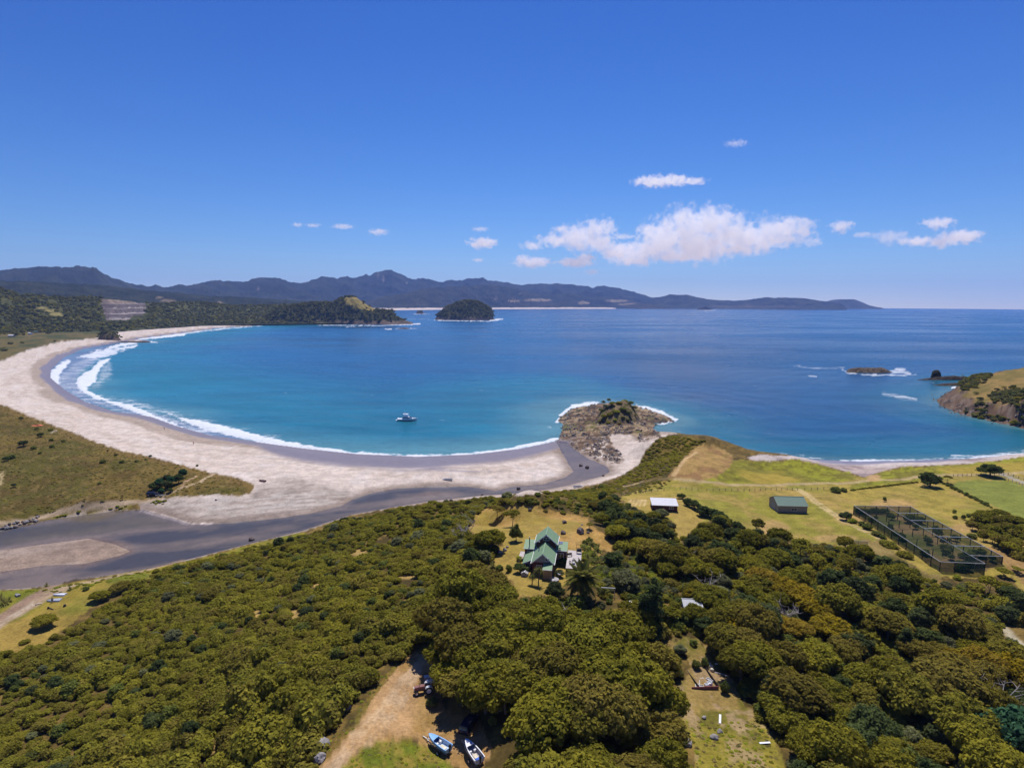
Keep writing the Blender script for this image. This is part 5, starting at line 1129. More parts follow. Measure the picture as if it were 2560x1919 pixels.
hill_mass('bush_cover', [('headland', 0)], 1800, lambda X, Y, Z, qx, qy: (Z > 14) & ~((ell(qx, qy, 884, 752, 20, 9) + ell(qx, qy, 902, 764, 20, 7) + ell(qx, qy, 928, 772, 14, 5)) > .3), 3, 6, FK[:4] + [('farsc', 0)], 4)
hill_mass('bush_cover', [('island', 1)], 1100, lambda X, Y, Z, qx, qy: (Z > 16), 3.5, 6.5, FK[:5], 5)
hill_mass('bush_cover', [('rock_outcrop', 0)], 120, lambda X, Y, Z, qx, qy: (Z > 6), 1.5, 3, FK[:5], 6)
g = np.random.default_rng(9)
fx = g.uniform(-40, 560, 2600); fy = g.uniform(792, 852, 2600); den = fbm(fx / 40, fy / 8, 3, 8)
edge_ = np.interp(fx, [0, 100, 180, 240, 300, 420, 560], [848, 832, 822, 826, 806, 800, 799]); hx_ = np.array([26,167,180,192,208,282,292,304,319,127,88,73,361,225]); hy_ = np.array([842,816,816,813,816,809,807,808,807,822,832,836,811,812])
nh = ((np.abs(fx[:, None] - hx_) < 11) & (fy[:, None] > hy_ - 6) & (fy[:, None] < hy_ + 16)).any(1); m = (fy < edge_) & (den > .42) & ~nh; W = ground_at(fx[m], fy[m]); n_ = len(W)
mass('bush_cover', np.stack([W[:, 0], W[:, 1], W[:, 2], 3.5 + 4 * g.random(n_), .8 + .4 * g.random(n_), g.random(n_) * 6.283, g.integers(0, 6, n_)], 1), FK)
for j, (x, y, R_) in enumerate([(228,822,13),(240,824,14),(252,823,12),(236,818,12),(314,812,9),(308,803,10),(122,834,7)]):
    p = G(x, y); tree('far', 'beachside_tree', ('large dark tree in the clump behind the rock on the beach' if j < 4 else 'dark tree among the beach houses'), 'tree', *p, R_, 1.0, 'dark trees behind the far beach', j)
# low heath on the green headland, the stream bank and dunes (uncountable)
def heath(name, poly, sp, r0, r1, kinds, sd, z_=.7, keep=.9):
    P = scatter(poly, sp, sd, .4, []); g = np.random.default_rng(sd); P = P[g.random(len(P)) < keep]; n_ = len(P)
    mass(name, np.stack([P[:, 0], P[:, 1], P[:, 2] - .1, r0 + (r1 - r0) * g.random(n_), z_ * (.7 + .6 * g.random(n_)), g.random(n_) * 6.283, g.integers(0, len(kinds), n_)], 1), kinds)
SCK = [('scrub', j) for j in range(6)]
heath('heath', [(1540,1228),(1600,1210),(1650,1200),(1690,1200),(1650,1222),(1560,1240)], 2.0, .5, 1.0, SCK + [('tuss', 0)], 87, .5, .8)
heath('heath', [(1480,1236),(1560,1190),(1600,1164),(1618,1125),(1652,1094),(1685,1090),(1770,1103),(1735,1118),(1705,1150),(1670,1183),(1620,1195),(1550,1220)], 2.2, .7, 1.5, SCK, 71, .45)
heath('heath', [(1090,1262),(1205,1246),(1306,1240),(1439,1224),(1500,1212),(1545,1225),(1500,1250),(1440,1256),(1380,1268),(1330,1262),(1220,1262),(1130,1275)], 2.4, .7, 1.6, SCK + [('green', 0)], 72, .6, .8)
heath('tussock', [(0,1012),(185,1088),(295,1128),(410,1153),(529,1186),(610,1205),(610,1232),(443,1240),(300,1252),(120,1282),(0,1300),(-40,1300)], 1.9, .35, .8, [('tuss', 0), ('tuss', 1), ('tuss', 2), ('farsc', 0)], 73, .4, .75)
heath('tussock', [(0,1480),(60,1476),(135,1468),(250,1446),(381,1423),(492,1399),(640,1362),(760,1334),(766,1340),(640,1374),(500,1412),(420,1430),(270,1455),(190,1480)], 1.8, .4, .8, [('lime', 0), ('lime', 1), ('scrub', 0)], 74, .5, .7)
heath('tussock', [(123,1296),(250,1277),(330,1267),(330,1261),(250,1271),(140,1286)], 1.6, .5, .9, [('lime', 0), ('scrub', 0)], 75, .5)
heath('tussock', [(372,1252),(410,1250),(420,1256),(400,1262),(370,1258)], 1.3, .5, .9, [('lime', 0), ('scrub', 0)], 76, .6)
heath('garden_planting', [(1452,1345),(1480,1345),(1500,1372),(1525,1400),(1520,1470),(1480,1470),(1462,1420)], 1.7, .6, 1.1, [('lime', 0), ('green', 1), ('lime', 1), ('green', 2)], 85, .8, .75)
heath('heath', [(1330,1256),(1440,1246),(1500,1242),(1550,1265),(1535,1330),(1490,1298),(1440,1284),(1390,1272)], 2.0, .6, 1.3, SCK + [('green', 0)], 86, .6, .8)
heath('garden_planting', [(1490,1400),(1520,1385),(1560,1400),(1600,1420),(1650,1450),(1690,1500),(1620,1500),(1560,1490),(1500,1470),(1480,1440)], 2.0, .6, 1.3, [('green', 0), ('green', 1), ('lime', 0), ('pale', 0), ('lime', 1)], 77, .8)
heath('rough_grass', [(1700,1800),(1900,1806),(1940,1870),(1960,1960),(1740,1960),(1740,1870)], 0.62, .16, .42, [('lime', 0), ('lime', 1), ('scrub', 1), ('tuss', 0), ('tuss', 1)], 78, .5, .6)
heath('rough_grass', [(857,1919),(904,1872),(967,1854),(1029,1854),(1073,1872),(1120,1910),(1120,1980),(840,1980)], 0.62, .16, .36, [('lime', 0), ('lime', 1), ('scrub', 1), ('tuss', 0)], 79, .45, .6)
heath('rough_grass', [(985,1680),(930,1745),(885,1820),(830,1885),(800,1875),(870,1800),(920,1725),(975,1670)], 0.75, .18, .42, [('lime', 0), ('scrub', 1), ('tuss', 0), ('tuss', 1)], 80, .45, .6)

# ---- flax, cordylines, palm, bare trees
def blades(name, seed, n_, L_, w, mat, droop=.5, base=(0, 0, 0), up=.9, spread=1.0):
    g = np.random.default_rng(seed); V, F, T = [], [], []
    for i in range(n_):
        a = g.random() * 6.283; el = g.uniform(.15, 1.0); d = np.array([math.cos(a), math.sin(a), 0]); side = np.array([-d[1], d[0], 0]); l = L_ * (.7 + .45 * g.random()); P = []
        for k in range(5):
            t = k / 4; h = l * (el * up * t + .12 * t - droop * (1.2 - el) * t * t); r_ = l * (1.05 - el * .75) * t * spread; c = np.array(base) + d * r_ + np.array([0, 0, h]); ww = w * (1 - t ** 2) * (.55 + t) + .01 * w
            P += [c - side * ww, c + side * ww]
        o_ = len(V); V += P; F += [(o_ + 2 * k, o_ + 2 * k + 1, o_ + 2 * k + 3, o_ + 2 * k + 2) for k in range(4)]; T += [g.random()] * 10
    return mesh_np(name, np.array(V), np.array(F), False, mat, {'tint': ('FLOAT', np.array(T))})
FLAX = [blades('flax_leaves', 20 + i, 70, 1.0, .045, LEAF['flax'], .75, up=1.0) for i in range(3)]
for j, (x, y, s_) in enumerate([(1462,1372,1.9),(1474,1380,2.1),(1486,1392,2.2),(1478,1362,1.9),(1494,1376,2.0),(1468,1395,1.8),(1482,1408,2.0),(1498,1410,1.9),(1520,1440,1.7),(1540,1452,1.8),(1502,1430,1.7),(1580,1448,1.7),(1600,1465,1.7),(1560,1485,1.8),(1520,1470,1.7),(1225,1405,1.8),(1232,1418,1.6),(1224,1390,1.6)]):
    p = G(x, y); tag(link('flax_bush', FLAX[j % 3], None, p, (0, 0, j * 1.3), (s_ * 1.3, s_ * 1.3, s_ * 1.2)), 'spiky yellow-green flax bush ' + ('in the bed beside the deck' if j < 8 else 'in the planted garden east of the deck' if j < 15 else 'at the west edge of the lawn'), 'flax', 'flax bushes round the house')
for j, (x, y, s_) in enumerate([(10,1512,2.8),(22,1504,2.2),(0,1500,2.6),(116,1466,1.6),(176,1474,1.5)]):
    p = G(max(x, 2), y); tag(link('flax_bush', FLAX[j % 3], None, p, (0, 0, j * 1.7), (s_, s_, s_)), ('pale-flecked flax bush beside the gravel track at the stream' if j < 3 else 'flax bush at the ford where the track meets the stream' if j == 3 else 'flax bush on the gravel track verge'), 'flax', 'flax bushes by the stream')
def cordyline(x, y, h, s_, lb):
    p = G(x, y); t = thing('cabbage_tree', lb, 'tree', p)
    V, F = tube([(0, 0, -.2), (.05, 0, h * .5), (0, .05, h)], [.16, .13, .11]); link('trunk', mesh_np('trunk', V, F, True, BARK), t)
    for k, (dx, dy, dz) in enumerate(((0, 0, 0), (.5, .2, -.4), (-.45, .3, -.3))):
        link('leaf_head', blades('leaf_head', 60 + k, 80, 1.0, .05, LEAF['flax'], .9, up=.9), t, (dx, dy, h + dz), (0, 0, k), (s_, s_, s_))
cordyline(1346, 1462, 3.6, 1.35, 'cabbage tree with spiky heads beside the porch'); cordyline(1330, 1462, 2.0, 1.1, 'shorter cabbage tree at the porch wall')
cordyline(2180, 1632, 2.2, 1.2, 'pale cabbage tree standing in scrub below the golden tea trees'); cordyline(2196, 1655, 1.4, 1.0, 'small cabbage tree beside the pale one in the scrub')
def palm():
    p = G(1456, 1500); t = thing('palm_tree', 'big feathery date palm on the lawn corner below the deck', 'palm', p)
    V, F = tube([(0, 0, -.3), (0, 0, 2), (.05, 0, 3.6), (.05, 0, 4.9)], [.55, .45, .42, .55], 10); link('trunk', mesh_np('trunk', V, F, True, BARK), t)
    g = np.random.default_rng(4); meshes = []
    for v in range(3):
        Vs, Fs, Ts, off = [], [], [], 0; n_ = 42; Lf = 4.9
        for k in range(n_):
            u = k / n_; x_ = Lf * (u * .96); z_ = 1.9 * u - (1.9 + .5 * v) * u ** 2 * 1.3; ll = .95 * math.sin(math.pi * min(.12 + u * .95, 1)) + .12
            for sgn in (-1, 1):
                tip = np.array([x_ + ll * .55, sgn * ll * .75, z_ - ll * .38 + g.normal() * .06]); b0 = np.array([x_, 0, z_]); w_ = np.array([.13, 0, .03])
                Vs += [b0 - w_, b0 + w_, tip + w_ * .25, tip - w_ * .25]; Fs.append((off, off + 1, off + 2, off + 3)); off += 4; Ts += [g.random()] * 4
        meshes.append(mesh_np('frond', np.array(Vs), np.array(Fs), False, LEAF['palm'], {'tint': ('FLOAT', np.array(Ts))}))
    dry = mesh_np('dry_frond', np.array(Vs), np.array(Fs), False, LEAF['straw'], {'tint': ('FLOAT', np.array(Ts))})
    for i in range(66):
        el = R(74) - R(108) * (i / 60) ** .85 if i < 60 else -R(55)
        link('frond' if i < 60 else 'dry_frond', meshes[i % 3] if i < 60 else dry, t, (.05, 0, 4.9), (0, -el, i * 2.399), (1.05, 1.05, 1.05) if i < 60 else (.8, .8, .8))
palm()
def bare(x, y, s_, seed, lb, nl=8):
    p = G(x, y); me = trunk('branches', seed, 1.0, .045, .75, nl, DEADWOOD, .1, 5, .09)
    tag(link('bare_tree', me, None, p, (0, 0, seed), (s_, s_, s_)), lb, 'tree')
bare(1165, 1345, 4.6, 1, 'leafless grey tree on the slope beside the upper lawn', 9); bare(1150, 1350, 3.6, 2, 'smaller leafless grey tree beside the taller one by the upper lawn', 8)
bare(1200, 1492, 3.4, 3, 'bleached bare shrub in front of the brown kanuka at the lawn corner', 9); bare(2338, 1830, 4.2, 4, 'white dead branches sprawling below the rust brown dome', 9); bare(2362, 1838, 3.4, 14, 'smaller white dead branches beside the sprawling ones', 8)
bare(1713, 1435, 5.5, 5, 'tall bleached dead trunk rising from the bush', 3); bare(1770, 1480, 4.5, 6, 'bleached dead branches behind the golden trees', 5); bare(2108, 1862, 2.6, 7, 'pale dead twigs among the dark domes', 7)
bare(2490, 1790, 6.0, 8, 'bare grey limbs under the yellow tea trees', 9); bare(1860, 1660, 4.4, 9, 'grey twiggy limbs under the golden tree by the garden', 10); bare(1960, 1560, 4.6, 10, 'grey twiggy limbs among the golden tea trees', 10); bare(1380, 1590, 5.8, 11, 'bleached branches showing through the wood canopy', 6)
# ------------------------------------------------------------------ built things
class MB:
    """collects polygons into one mesh part"""
    def __init__(s): s.v = []; s.f = []
    def poly(s, pts): o_ = len(s.v); s.v += [tuple(map(float, p)) for p in pts]; s.f.append(tuple(range(o_, o_ + len(pts)))); return s
    def box(s, x0, x1, y0, y1, z0, z1):
        o_ = len(s.v); s.v += [(x, y, z) for z in (z0, z1) for x, y in ((x0, y0), (x1, y0), (x1, y1), (x0, y1))]
        s.f += [tuple(o_ + i for i in q) for q in ((0, 3, 2, 1), (4, 5, 6, 7), (0, 1, 5, 4), (1, 2, 6, 5), (2, 3, 7, 6), (3, 0, 4, 7))]; return s
    def slab(s, a, b, c, d, t):
        """thick quad a-b-c-d, thickness t downwards"""
        o_ = len(s.v); s.v += [tuple(map(float, p)) for p in (a, b, c, d)] + [(p[0], p[1], p[2] - t) for p in (a, b, c, d)]
        s.f += [tuple(o_ + i for i in q) for q in ((0, 1, 2, 3), (7, 6, 5, 4), (0, 4, 5, 1), (1, 5, 6, 2), (2, 6, 7, 3), (3, 7, 4, 0))]; return s
    def prism(s, prof, x0, x1, axis='x'):
        """extrude a profile [(u, z)] along an axis; u is the other horizontal axis"""
        n_ = len(prof); o_ = len(s.v)
        for x in (x0, x1): s.v += [(x, u, z) if axis == 'x' else (u, x, z) for u, z in prof]
        s.f += [tuple(o_ + i for i in range(n_)), tuple(o_ + n_ + i for i in reversed(range(n_)))]
        s.f += [(o_ + i, o_ + n_ + i, o_ + n_ + (i + 1) % n_, o_ + (i + 1) % n_) for i in range(n_)]; return s
    def beam(s, a, b, w, h=None):
        a = Vector(a); b = Vector(b); d = (b - a).normalized(); u = d.cross(Vector((0, 0, 1))); u = u.normalized() if u.length > 1e-4 else Vector((1, 0, 0)); v = u.cross(d); h = h or w
        o_ = len(s.v); s.v += [tuple(p + u * (i * w / 2) + v * (j * h / 2)) for p in (a, b) for i, j in ((-1, -1), (1, -1), (1, 1), (-1, 1))]
        s.f += [tuple(o_ + i for i in q) for q in ((0, 1, 2, 3), (7, 6, 5, 4), (0, 4, 5, 1), (1, 5, 6, 2), (2, 6, 7, 3), (3, 7, 4, 0))]; return s
    def tube(s, pts, r, seg=8):
        V, F = tube(pts, r, seg); o_ = len(s.v); s.v += [tuple(p) for p in V]; n_ = len(V)
        s.f += [tuple(o_ + int(i) for i in q) for q in F[:-1]] + [tuple(o_ + i for i in reversed(range(seg))), tuple(o_ + n_ - seg + i for i in range(seg))]; return s
    def lathe(s, prof, c=(0, 0, 0), axis='z', seg=16):
        o_ = len(s.v); n_ = len(prof)
        for k in range(seg):
            a = 2 * math.pi * k / seg
            for r_, h in prof:
                p = (r_ * math.cos(a), r_ * math.sin(a), h); p = p if axis == 'z' else (p[0], p[2], p[1]); s.v.append(tuple(c[i] + p[i] for i in range(3)))
        for k in range(seg):
            for j in range(n_ - 1): s.f.append((o_ + k * n_ + j, o_ + ((k + 1) % seg) * n_ + j, o_ + ((k + 1) % seg) * n_ + j + 1, o_ + k * n_ + j + 1))
        return s
    def build(s, name, mat, parent=None, loc=(0, 0, 0), rot=(0, 0, 0), smooth=False, bevel=0):
        me = bpy.data.meshes.new(name); me.from_pydata(s.v, [], s.f); me.materials.append(mat)
        bm = bmesh.new(); bm.from_mesh(me); bmesh.ops.recalc_face_normals(bm, faces=bm.faces)
        if bevel: bmesh.ops.bevel(bm, geom=[e for e in bm.edges if e.is_manifold and e.calc_face_angle(0) > .6], offset=bevel, segments=1, affect='EDGES')
        bm.to_mesh(me); bm.free()
        if smooth: me.polygons.foreach_set('use_smooth', [True] * len(me.polygons))
        return link(name, me, parent, loc, rot)

def iron_roof(name, col, axis='X', scale=14.0):
    m, t, out = newmat(name); n = N(t); tc = n('TexCoord'); sp = n('SeparateXYZ', None, Vector=tc.outputs['Object'])
    z = n('TexNoise', None, Vector=tc.outputs['Object'], Scale=.9, Detail=6.0, Roughness=.7)
    w = n.math('SINE', n.math('MULTIPLY', sp.outputs[0 if axis == 'X' else 1], scale * 2.2)); c = np.array(col)
    cc = n.mix(n.ramp(z.outputs[0], .3, .7), tuple(c * .86), tuple(np.clip(c * 1.12, 0, 1))); cc = n.mix(n.ramp(n.math('MULTIPLY', w, .5), -.5, .5), cc, tuple(c * 1.02))
    b = n('BsdfPrincipled', None, Base_Color=cc, Roughness=.55); b.inputs['Specular IOR Level'].default_value = .3
    bp = n('Bump', None, Height=w, Strength=.35, Distance=.03); t.links.new(bp.outputs[0], b.inputs['Normal']); t.links.new(b.outputs[0], out.inputs[0]); return m
M_ = dict(
 roof=iron_roof('green_iron_roof', A(136, 164, 124), 'Y'), roofx=iron_roof('green_iron_roof_cross', A(140, 168, 128), 'X'), shedroof=iron_roof('grey_green_iron_roof', A(98, 128, 110), 'X'), whiteroof=iron_roof('white_iron_roof', A(225, 222, 225), 'Y', 10),
 red=simple('dark_red_weatherboard', (.115, .045, .040), .8, .25, 3), dark=simple('dark_stained_timber', (.045, .040, .036), .8, .3, 3), tan=simple('tan_plywood', (.36, .265, .165), .85, .2, 2), trim=simple('white_trim', (.78, .76, .74), .6, .08, 5),
 glass=simple('window_glass', (.03, .04, .05), .12, .2, 1, 0, 0, .6), deck=simple('weathered_deck_boards', (.46, .41, .38), .85, .18, 1.4), steel=simple('galvanised_steel', (.42, .42, .42), .45, .2, 3, .6), black=simple('black_plastic', (.015, .015, .016), .5, .2, 5), rubber=simple('tyre_rubber', (.02, .02, .02), .85, .2, 5),
 solar=simple('solar_cell', (.06, .085, .20), .25, .2, 3, 0, 0, .6), conc=simple('concrete', (.36, .34, .33), .9, .2, 2), shedwall=simple('grey_tan_cladding', (.30, .265, .225), .8, .15, 1.5), grey=simple('grey_boards', (.33, .31, .30), .9, .2, 3), wood=simple('weathered_post_timber', (.20, .165, .13), .9, .3, 4), white=simple('white_gelcoat', (.80, .80, .82), .3, .06, 2, 0, 0, .5),
 blue=simple('sky_blue_hull_paint', (.20, .43, .78), .35, .1, 2, 0, 0, .5), bluein=simple('pale_blue_interior', (.45, .58, .72), .6, .2, 3), cream=simple('cream_floor', (.66, .58, .44), .8, .2, 2), navy=simple('navy_paint', (.012, .016, .045), .25, .2, 2, 0, 0, .6), green=simple('bottle_green_net', (.02, .07, .045), .9, .3, 2), rust=simple('faded_red_bonnet', (.24, .10, .09), .6, .35, 3), rock=simple('lichen_boulder', (.30, .27, .25), .95, .35, 1.2, 0, .6), rockd=simple('dark_boulder', (.14, .11, .10), .95, .35, 1.2, 0, .6),
 royal=simple('royal_blue_tarp', (.02, .11, .48), .6, .2, 3), skin=simple('skin', (.45, .27, .19), .7, .1, 4), orange=simple('orange_cloth', (.75, .20, .10), .8, .1, 4), pale=simple('pale_aluminium', (.62, .63, .64), .4, .1, 3, .3), brick=simple('faded_red_brick', (.26, .10, .09), .9, .3, 5))
def frame_window(par, x0, x1, z0, z1, y, axis='y', mullion=1):
    """window with white frame; lies in the plane axis = y, facing minus"""
    f = MB(); w = .09
    def bx(mb, a0, a1, b0, b1, d0, d1): mb.box(a0, a1, y + d0, y + d1, b0, b1) if axis == 'y' else mb.box(y + d0, y + d1, a0, a1, b0, b1)
    bx(f, x0, x1, z0, z0 + w, -.06, .02); bx(f, x0, x1, z1 - w, z1, -.06, .02); bx(f, x0, x0 + w, z0 + w, z1 - w, -.06, .02); bx(f, x1 - w, x1, z0 + w, z1 - w, -.06, .02)
    for k in range(mullion): xm = x0 + (x1 - x0) * (k + 1) / (mullion + 1); bx(f, xm - .03, xm + .03, z0 + w, z1 - w, -.05, .02)
    wn = f.build('window', M_['trim'], par); g = MB(); bx(g, x0 + w, x1 - w, z0 + w, z1 - w, -.02, .01); g.build('pane', M_['glass'], wn); return wn

def house():
    RZ = -R(8.5); p = np.array(G(1367, 1448)); c, s = math.cos(RZ), math.sin(RZ); lx, ly = 1.25, -2.4
    o_ = (p[0] - (c * lx - s * ly), p[1] - (s * lx + c * ly), p[2]); H = thing('house', 'green iron roofed house of dark red boards with gables, flues and a pale deck', 'house', o_, RZ)
    def gable(x0, x1, y0, y1, zb, ze, zr, ov, xr=None, mat='red', endmat=None):
        xm = (x0 + x1) / 2 if xr is None else xr
        MB().prism([(x0, zb), (x1, zb), (x1, ze), (xm, zr - .06), (x0, ze)], y0, y1, 'y').build('wall', M_[mat], H)
        sl = (zr - ze) / (x1 - xm); d = sl * ov; r_ = MB()
        r_.slab((xm, y0 - ov, zr + .06), (x1 + ov, y0 - ov, ze - d + .06), (x1 + ov, y1 + ov, ze - d + .06), (xm, y1 + ov, zr + .06), .09)
        sl2 = (zr - ze) / (xm - x0); d2 = sl2 * ov
        r_.slab((xm - .002, y1 + ov, zr + .06), (x0 - ov, y1 + ov, ze - d2 + .06), (x0 - ov, y0 - ov, ze - d2 + .06), (xm - .002, y0 - ov, zr + .06), .09)
        rf = r_.build('roof', M_['roof'], H); MB().beam((xm, y0 - ov - .02, zr + .09), (xm, y1 + ov + .02, zr + .09), .28, .07).build('ridge_cap', M_['roofx'], rf)
        for yy in (y0 - ov - .03, y1 + ov + .03):
            b = MB(); b.beam((xm, yy, zr - .03), (x1 + ov, yy, ze - d - .03), .05, .2); b.beam((xm, yy, zr - .03), (x0 - ov, yy, ze - d2 - .03), .05, .2); b.build('bargeboard', M_['trim'], rf)
        for xx, zz in ((x1 + ov + .05, ze - d - .02), (x0 - ov - .05, ze - d2 - .02)): MB().beam((xx, y0 - ov, zz), (xx, y1 + ov, zz), .11, .11).build('gutter', M_['trim'], rf)
    gable(-2.5, 2.5, 0, 8.0, -1, 3.1, 5.3, .35)
    gable(-2.3, 2.5, 8.0, 12.6, -1, 5.1, 7.1, .55)
    # catslide on the west side, skillions to west and east, porch
    def skillion(x0, x1, y0, y1, zf, zbk, ov, mat, rm='roofx', front='y'):
        if front == 'y':
            MB().prism([(y0, -1), (y1, -1), (y1, zbk), (y0, zf)], x0, x1, 'x').build('wall', M_[mat], H)
            k = (zbk - zf) / (y1 - y0); rf = MB().slab((x0 - ov, y0 - ov, zf - k * ov + .1), (x1 + ov, y0 - ov, zf - k * ov + .1), (x1 + ov, y1, zbk + .1), (x0 - ov, y1, zbk + .1), .09).build('roof', M_[rm], H)
            MB().beam((x0 - ov - .02, y0 - ov - .05, zf - k * ov + .01), (x1 + ov + .02, y0 - ov - .05, zf - k * ov + .01), .1, .2).build('gutter', M_['trim'], rf)
        else:
            MB().prism([(x0, -1), (x1, -1), (x1, zbk), (x0, zf)], y0, y1, 'y').build('wall', M_[mat], H)
            k = (zbk - zf) / (x1 - x0); rf = MB().slab((x0 - ov, y0 - ov, zf - k * ov + .1), (x1, y0 - ov, zbk + .1), (x1, y1 + ov, zbk + .1), (x0 - ov, y1 + ov, zf - k * ov + .1), .09).build('roof', M_['roof'], H)
            MB().beam((x0 - ov, y0 - ov - .03, zf - k * ov), (x1, y0 - ov - .03, zbk), .05, .2).build('bargeboard', M_['trim'], rf)
        return rf
    skillion(-4.9, -2.55, 2.2, 7.8, 1.75, 2.75, .3, 'red', 'roof', 'x')
    rw = skillion(-5.4, -2.35, 8.1, 12.0, 3.0, 3.7, .3, 'red'); rr = skillion(2.55, 5.2, 8.1, 12.0, 3.0, 3.7, .3, 'red'); skillion(.3, 2.35, -2.4, -.02, 2.4, 2.9, .12, 'tan')
    MB().box(.27, 2.38, -2.43, -2.38, .85, .93).build('wall_band', M_['wood'], H)
    for x0, x1, z0, z1, y in ((-1.6, -.2, 1.0, 2.4, -.03), (.6, 1.6, 3.5, 4.3, -.03), (-4.4, -3.3, .5, 1.7, 2.17), (3.0, 4.6, .6, 2.3, 8.07), (-4.8, -3.4, .9, 2.3, 8.07), (-.7, .9, 5.4, 6.2, 7.97)): frame_window(H, x0, x1, z0, z1, y)
    frame_window(H, 9.0, 11.2, .3, 2.3, 5.24, 'x', 2); dr = MB().box(3.6, 4.4, -1, -.9, 0, .1); d = MB().box(-.6 + .0, .15, -.06, -.02, 0, 2.0).build('door', M_['dark'], H); MB().box(.04, .09, -.12, -.06, .95, 1.05).build('handle', M_['steel'], d)
    MB().poly([(-2.3, -.01, 3.12), (2.3, -.01, 3.12), (0, -.01, 5.1)]).build('gable_panel', M_['grey'], H)
    for x, y, z0, z1 in ((-4.3, 9.0, 3.1, 5.5), (-1.45, 5.2, 3.9, 6.1)):
        fl = MB().tube([(x, y, z0), (x, y, z1)], .12, 8).build('flue', M_['dark'], H); MB().lathe([(0, .25), (.22, .1), (.2, 0)], (x, y, z1), seg=8).build('flue_cap', M_['steel'], fl); MB().lathe([(.3, .1), (.13, .35)], (x, y, z0 - .02), seg=8).build('flashing', M_['trim'], fl)
    for x0, x1, y0, y1, k in ((2.9, 4.1, 10.6, 11.7, 0), (2.62, 2.85, 10.6, 11.7, 1), (-2.95, -2.5, 10.6, 11.7, 2)):
        z_ = lambda y: 3.0 + (y - 8.1) * .1795 + .20
        sp = MB().slab((x0, y0, z_(y0)), (x1, y0, z_(y0)), (x1, y1, z_(y1)), (x0, y1, z_(y1)), .05).build('solar_panel', M_['solar'], H); MB().beam((x0, y0, z_(y0)), (x1, y0, z_(y0)), .06).beam((x0, y1, z_(y1)), (x1, y1, z_(y1)), .06).build('frame', M_['trim'], sp)
    MB().lathe([(0, 0), (.2, .04), (.42, .16)], (3.5, 8.0, 3.35), seg=12).build('satellite_dish', M_['dark'], H)
    dk = MB().box(5.45, 9.0, 2.2, 13.0, .95, 1.1).build('deck', M_['deck'], H)
    MB().box(5.45, 9.0, 2.12, 2.19, -.8, 1.1).build('deck_skirt', M_['red'], dk)
    for x in (5.5, 7.2, 8.9):
        for y in (2.4, 7.5, 12.8): MB().box(x - .06, x + .06, y - .06, y + .06, -1, .94).build('deck_post', M_['wood'], dk)
    MB().box(-7.0, -5.75, 7.6, 12.0, -.6, .35).build('west_deck', M_['deck'], H)
    MB().lathe([(0, .08), (1.1, .08), (1.15, 0)], (3.0, -2.0, 0), seg=14).build('paving', M_['conc'], H)
    def L_(x, y, z): return (o_[0] + c * x - s * y, o_[1] + s * x + c * y, o_[2] + z)
    t = thing('garden_table', 'small black slatted table with two chairs on the pale deck', 'table', L_(7.25, 5.2, 1.1), RZ)
    MB().box(-.4, .4, -.45, .45, .70, .75).build('table_top', M_['black'], t)
    for sx in (-.34, .34):
        for sy in (-.38, .38): MB().box(sx - .03, sx + .03, sy - .03, sy + .03, 0, .70).build('leg', M_['black'], t)
    for sx, q in ((-.85, 1), (.85, -1)):
        ch = thing('garden_chair', 'black garden chair at the ' + ('house side' if q > 0 else 'garden side') + ' of the deck table', 'chair', L_(7.25 + sx, 5.2, 1.1), RZ); MB().box(-.23, .23, -.23, .23, .40, .45).build('seat', M_['black'], ch); MB().box(-.25 * q - .02, -.25 * q + .02, -.23, .23, .40, .9).build('backrest', M_['black'], ch)
        for a in (-.19, .19):
            for b in (-.19, .19): MB().box(a - .02, a + .02, b - .02, b + .02, 0, .40).build('leg', M_['black'], ch)
    t = thing('barbecue', 'dark barbecue with raised hood and side frame at the far corner of the deck', 'barbecue', L_(8.35, 11.4, 1.1), RZ); MB().box(-.6, .6, -.3, .3, .5, .95).build('body', M_['black'], t); MB().prism([(-.3, .96), (.3, .96), (.3, 1.3), (.05, 1.35), (-.25, 1.2)], -.5, .5, 'x').build('hood', M_['dark'], t)
    for a in (-.5, .5):
        for b in (-.25, .25): MB().box(a - .03, a + .03, b - .03, b + .03, 0, .5).build('leg', M_['black'], t)
    f = MB()
    for a in (-.7, .7): f.beam((a, .6, 0), (a, .6, 2.1), .07)
    f.beam((-.7, .6, 2.1), (.7, .6, 2.1), .07).build('side_frame', M_['dark'], t)
    t = thing('garden_bench', 'grey bench seat leaning at the deck entrance beside the house', 'bench', L_(6.0, 9.0, 1.1), RZ + .4); MB().box(-.7, .7, -.2, .2, .42, .47).build('seat', M_['wood'], t); MB().box(-.7, .7, .2, .25, .47, .9).build('backrest', M_['wood'], t)
    for a in (-.6, .6): MB().box(a - .04, a + .04, -.18, .18, 0, .42).build('leg', M_['wood'], t)
    t = thing('cold_frame', 'small grey garden hutch with a white ridge in front of the house', 'hutch', L_(-4.2, -1.2, 0), RZ - .15); MB().box(-.8, .8, -.5, .5, -.3, .7).build('box', M_['grey'], t); MB().slab((-.85, -.55, .72), (.0, -.55, 1.1), (.0, .55, 1.1), (-.85, .55, .72), .05).slab((0, -.55, 1.1), (.85, -.55, .72), (.85, .55, .72), (0, .55, 1.1), .05).build('lid', M_['grey'], t); MB().beam((0, -.56, 1.13), (0, .56, 1.13), .12).build('ridge_strip', M_['trim'], t)
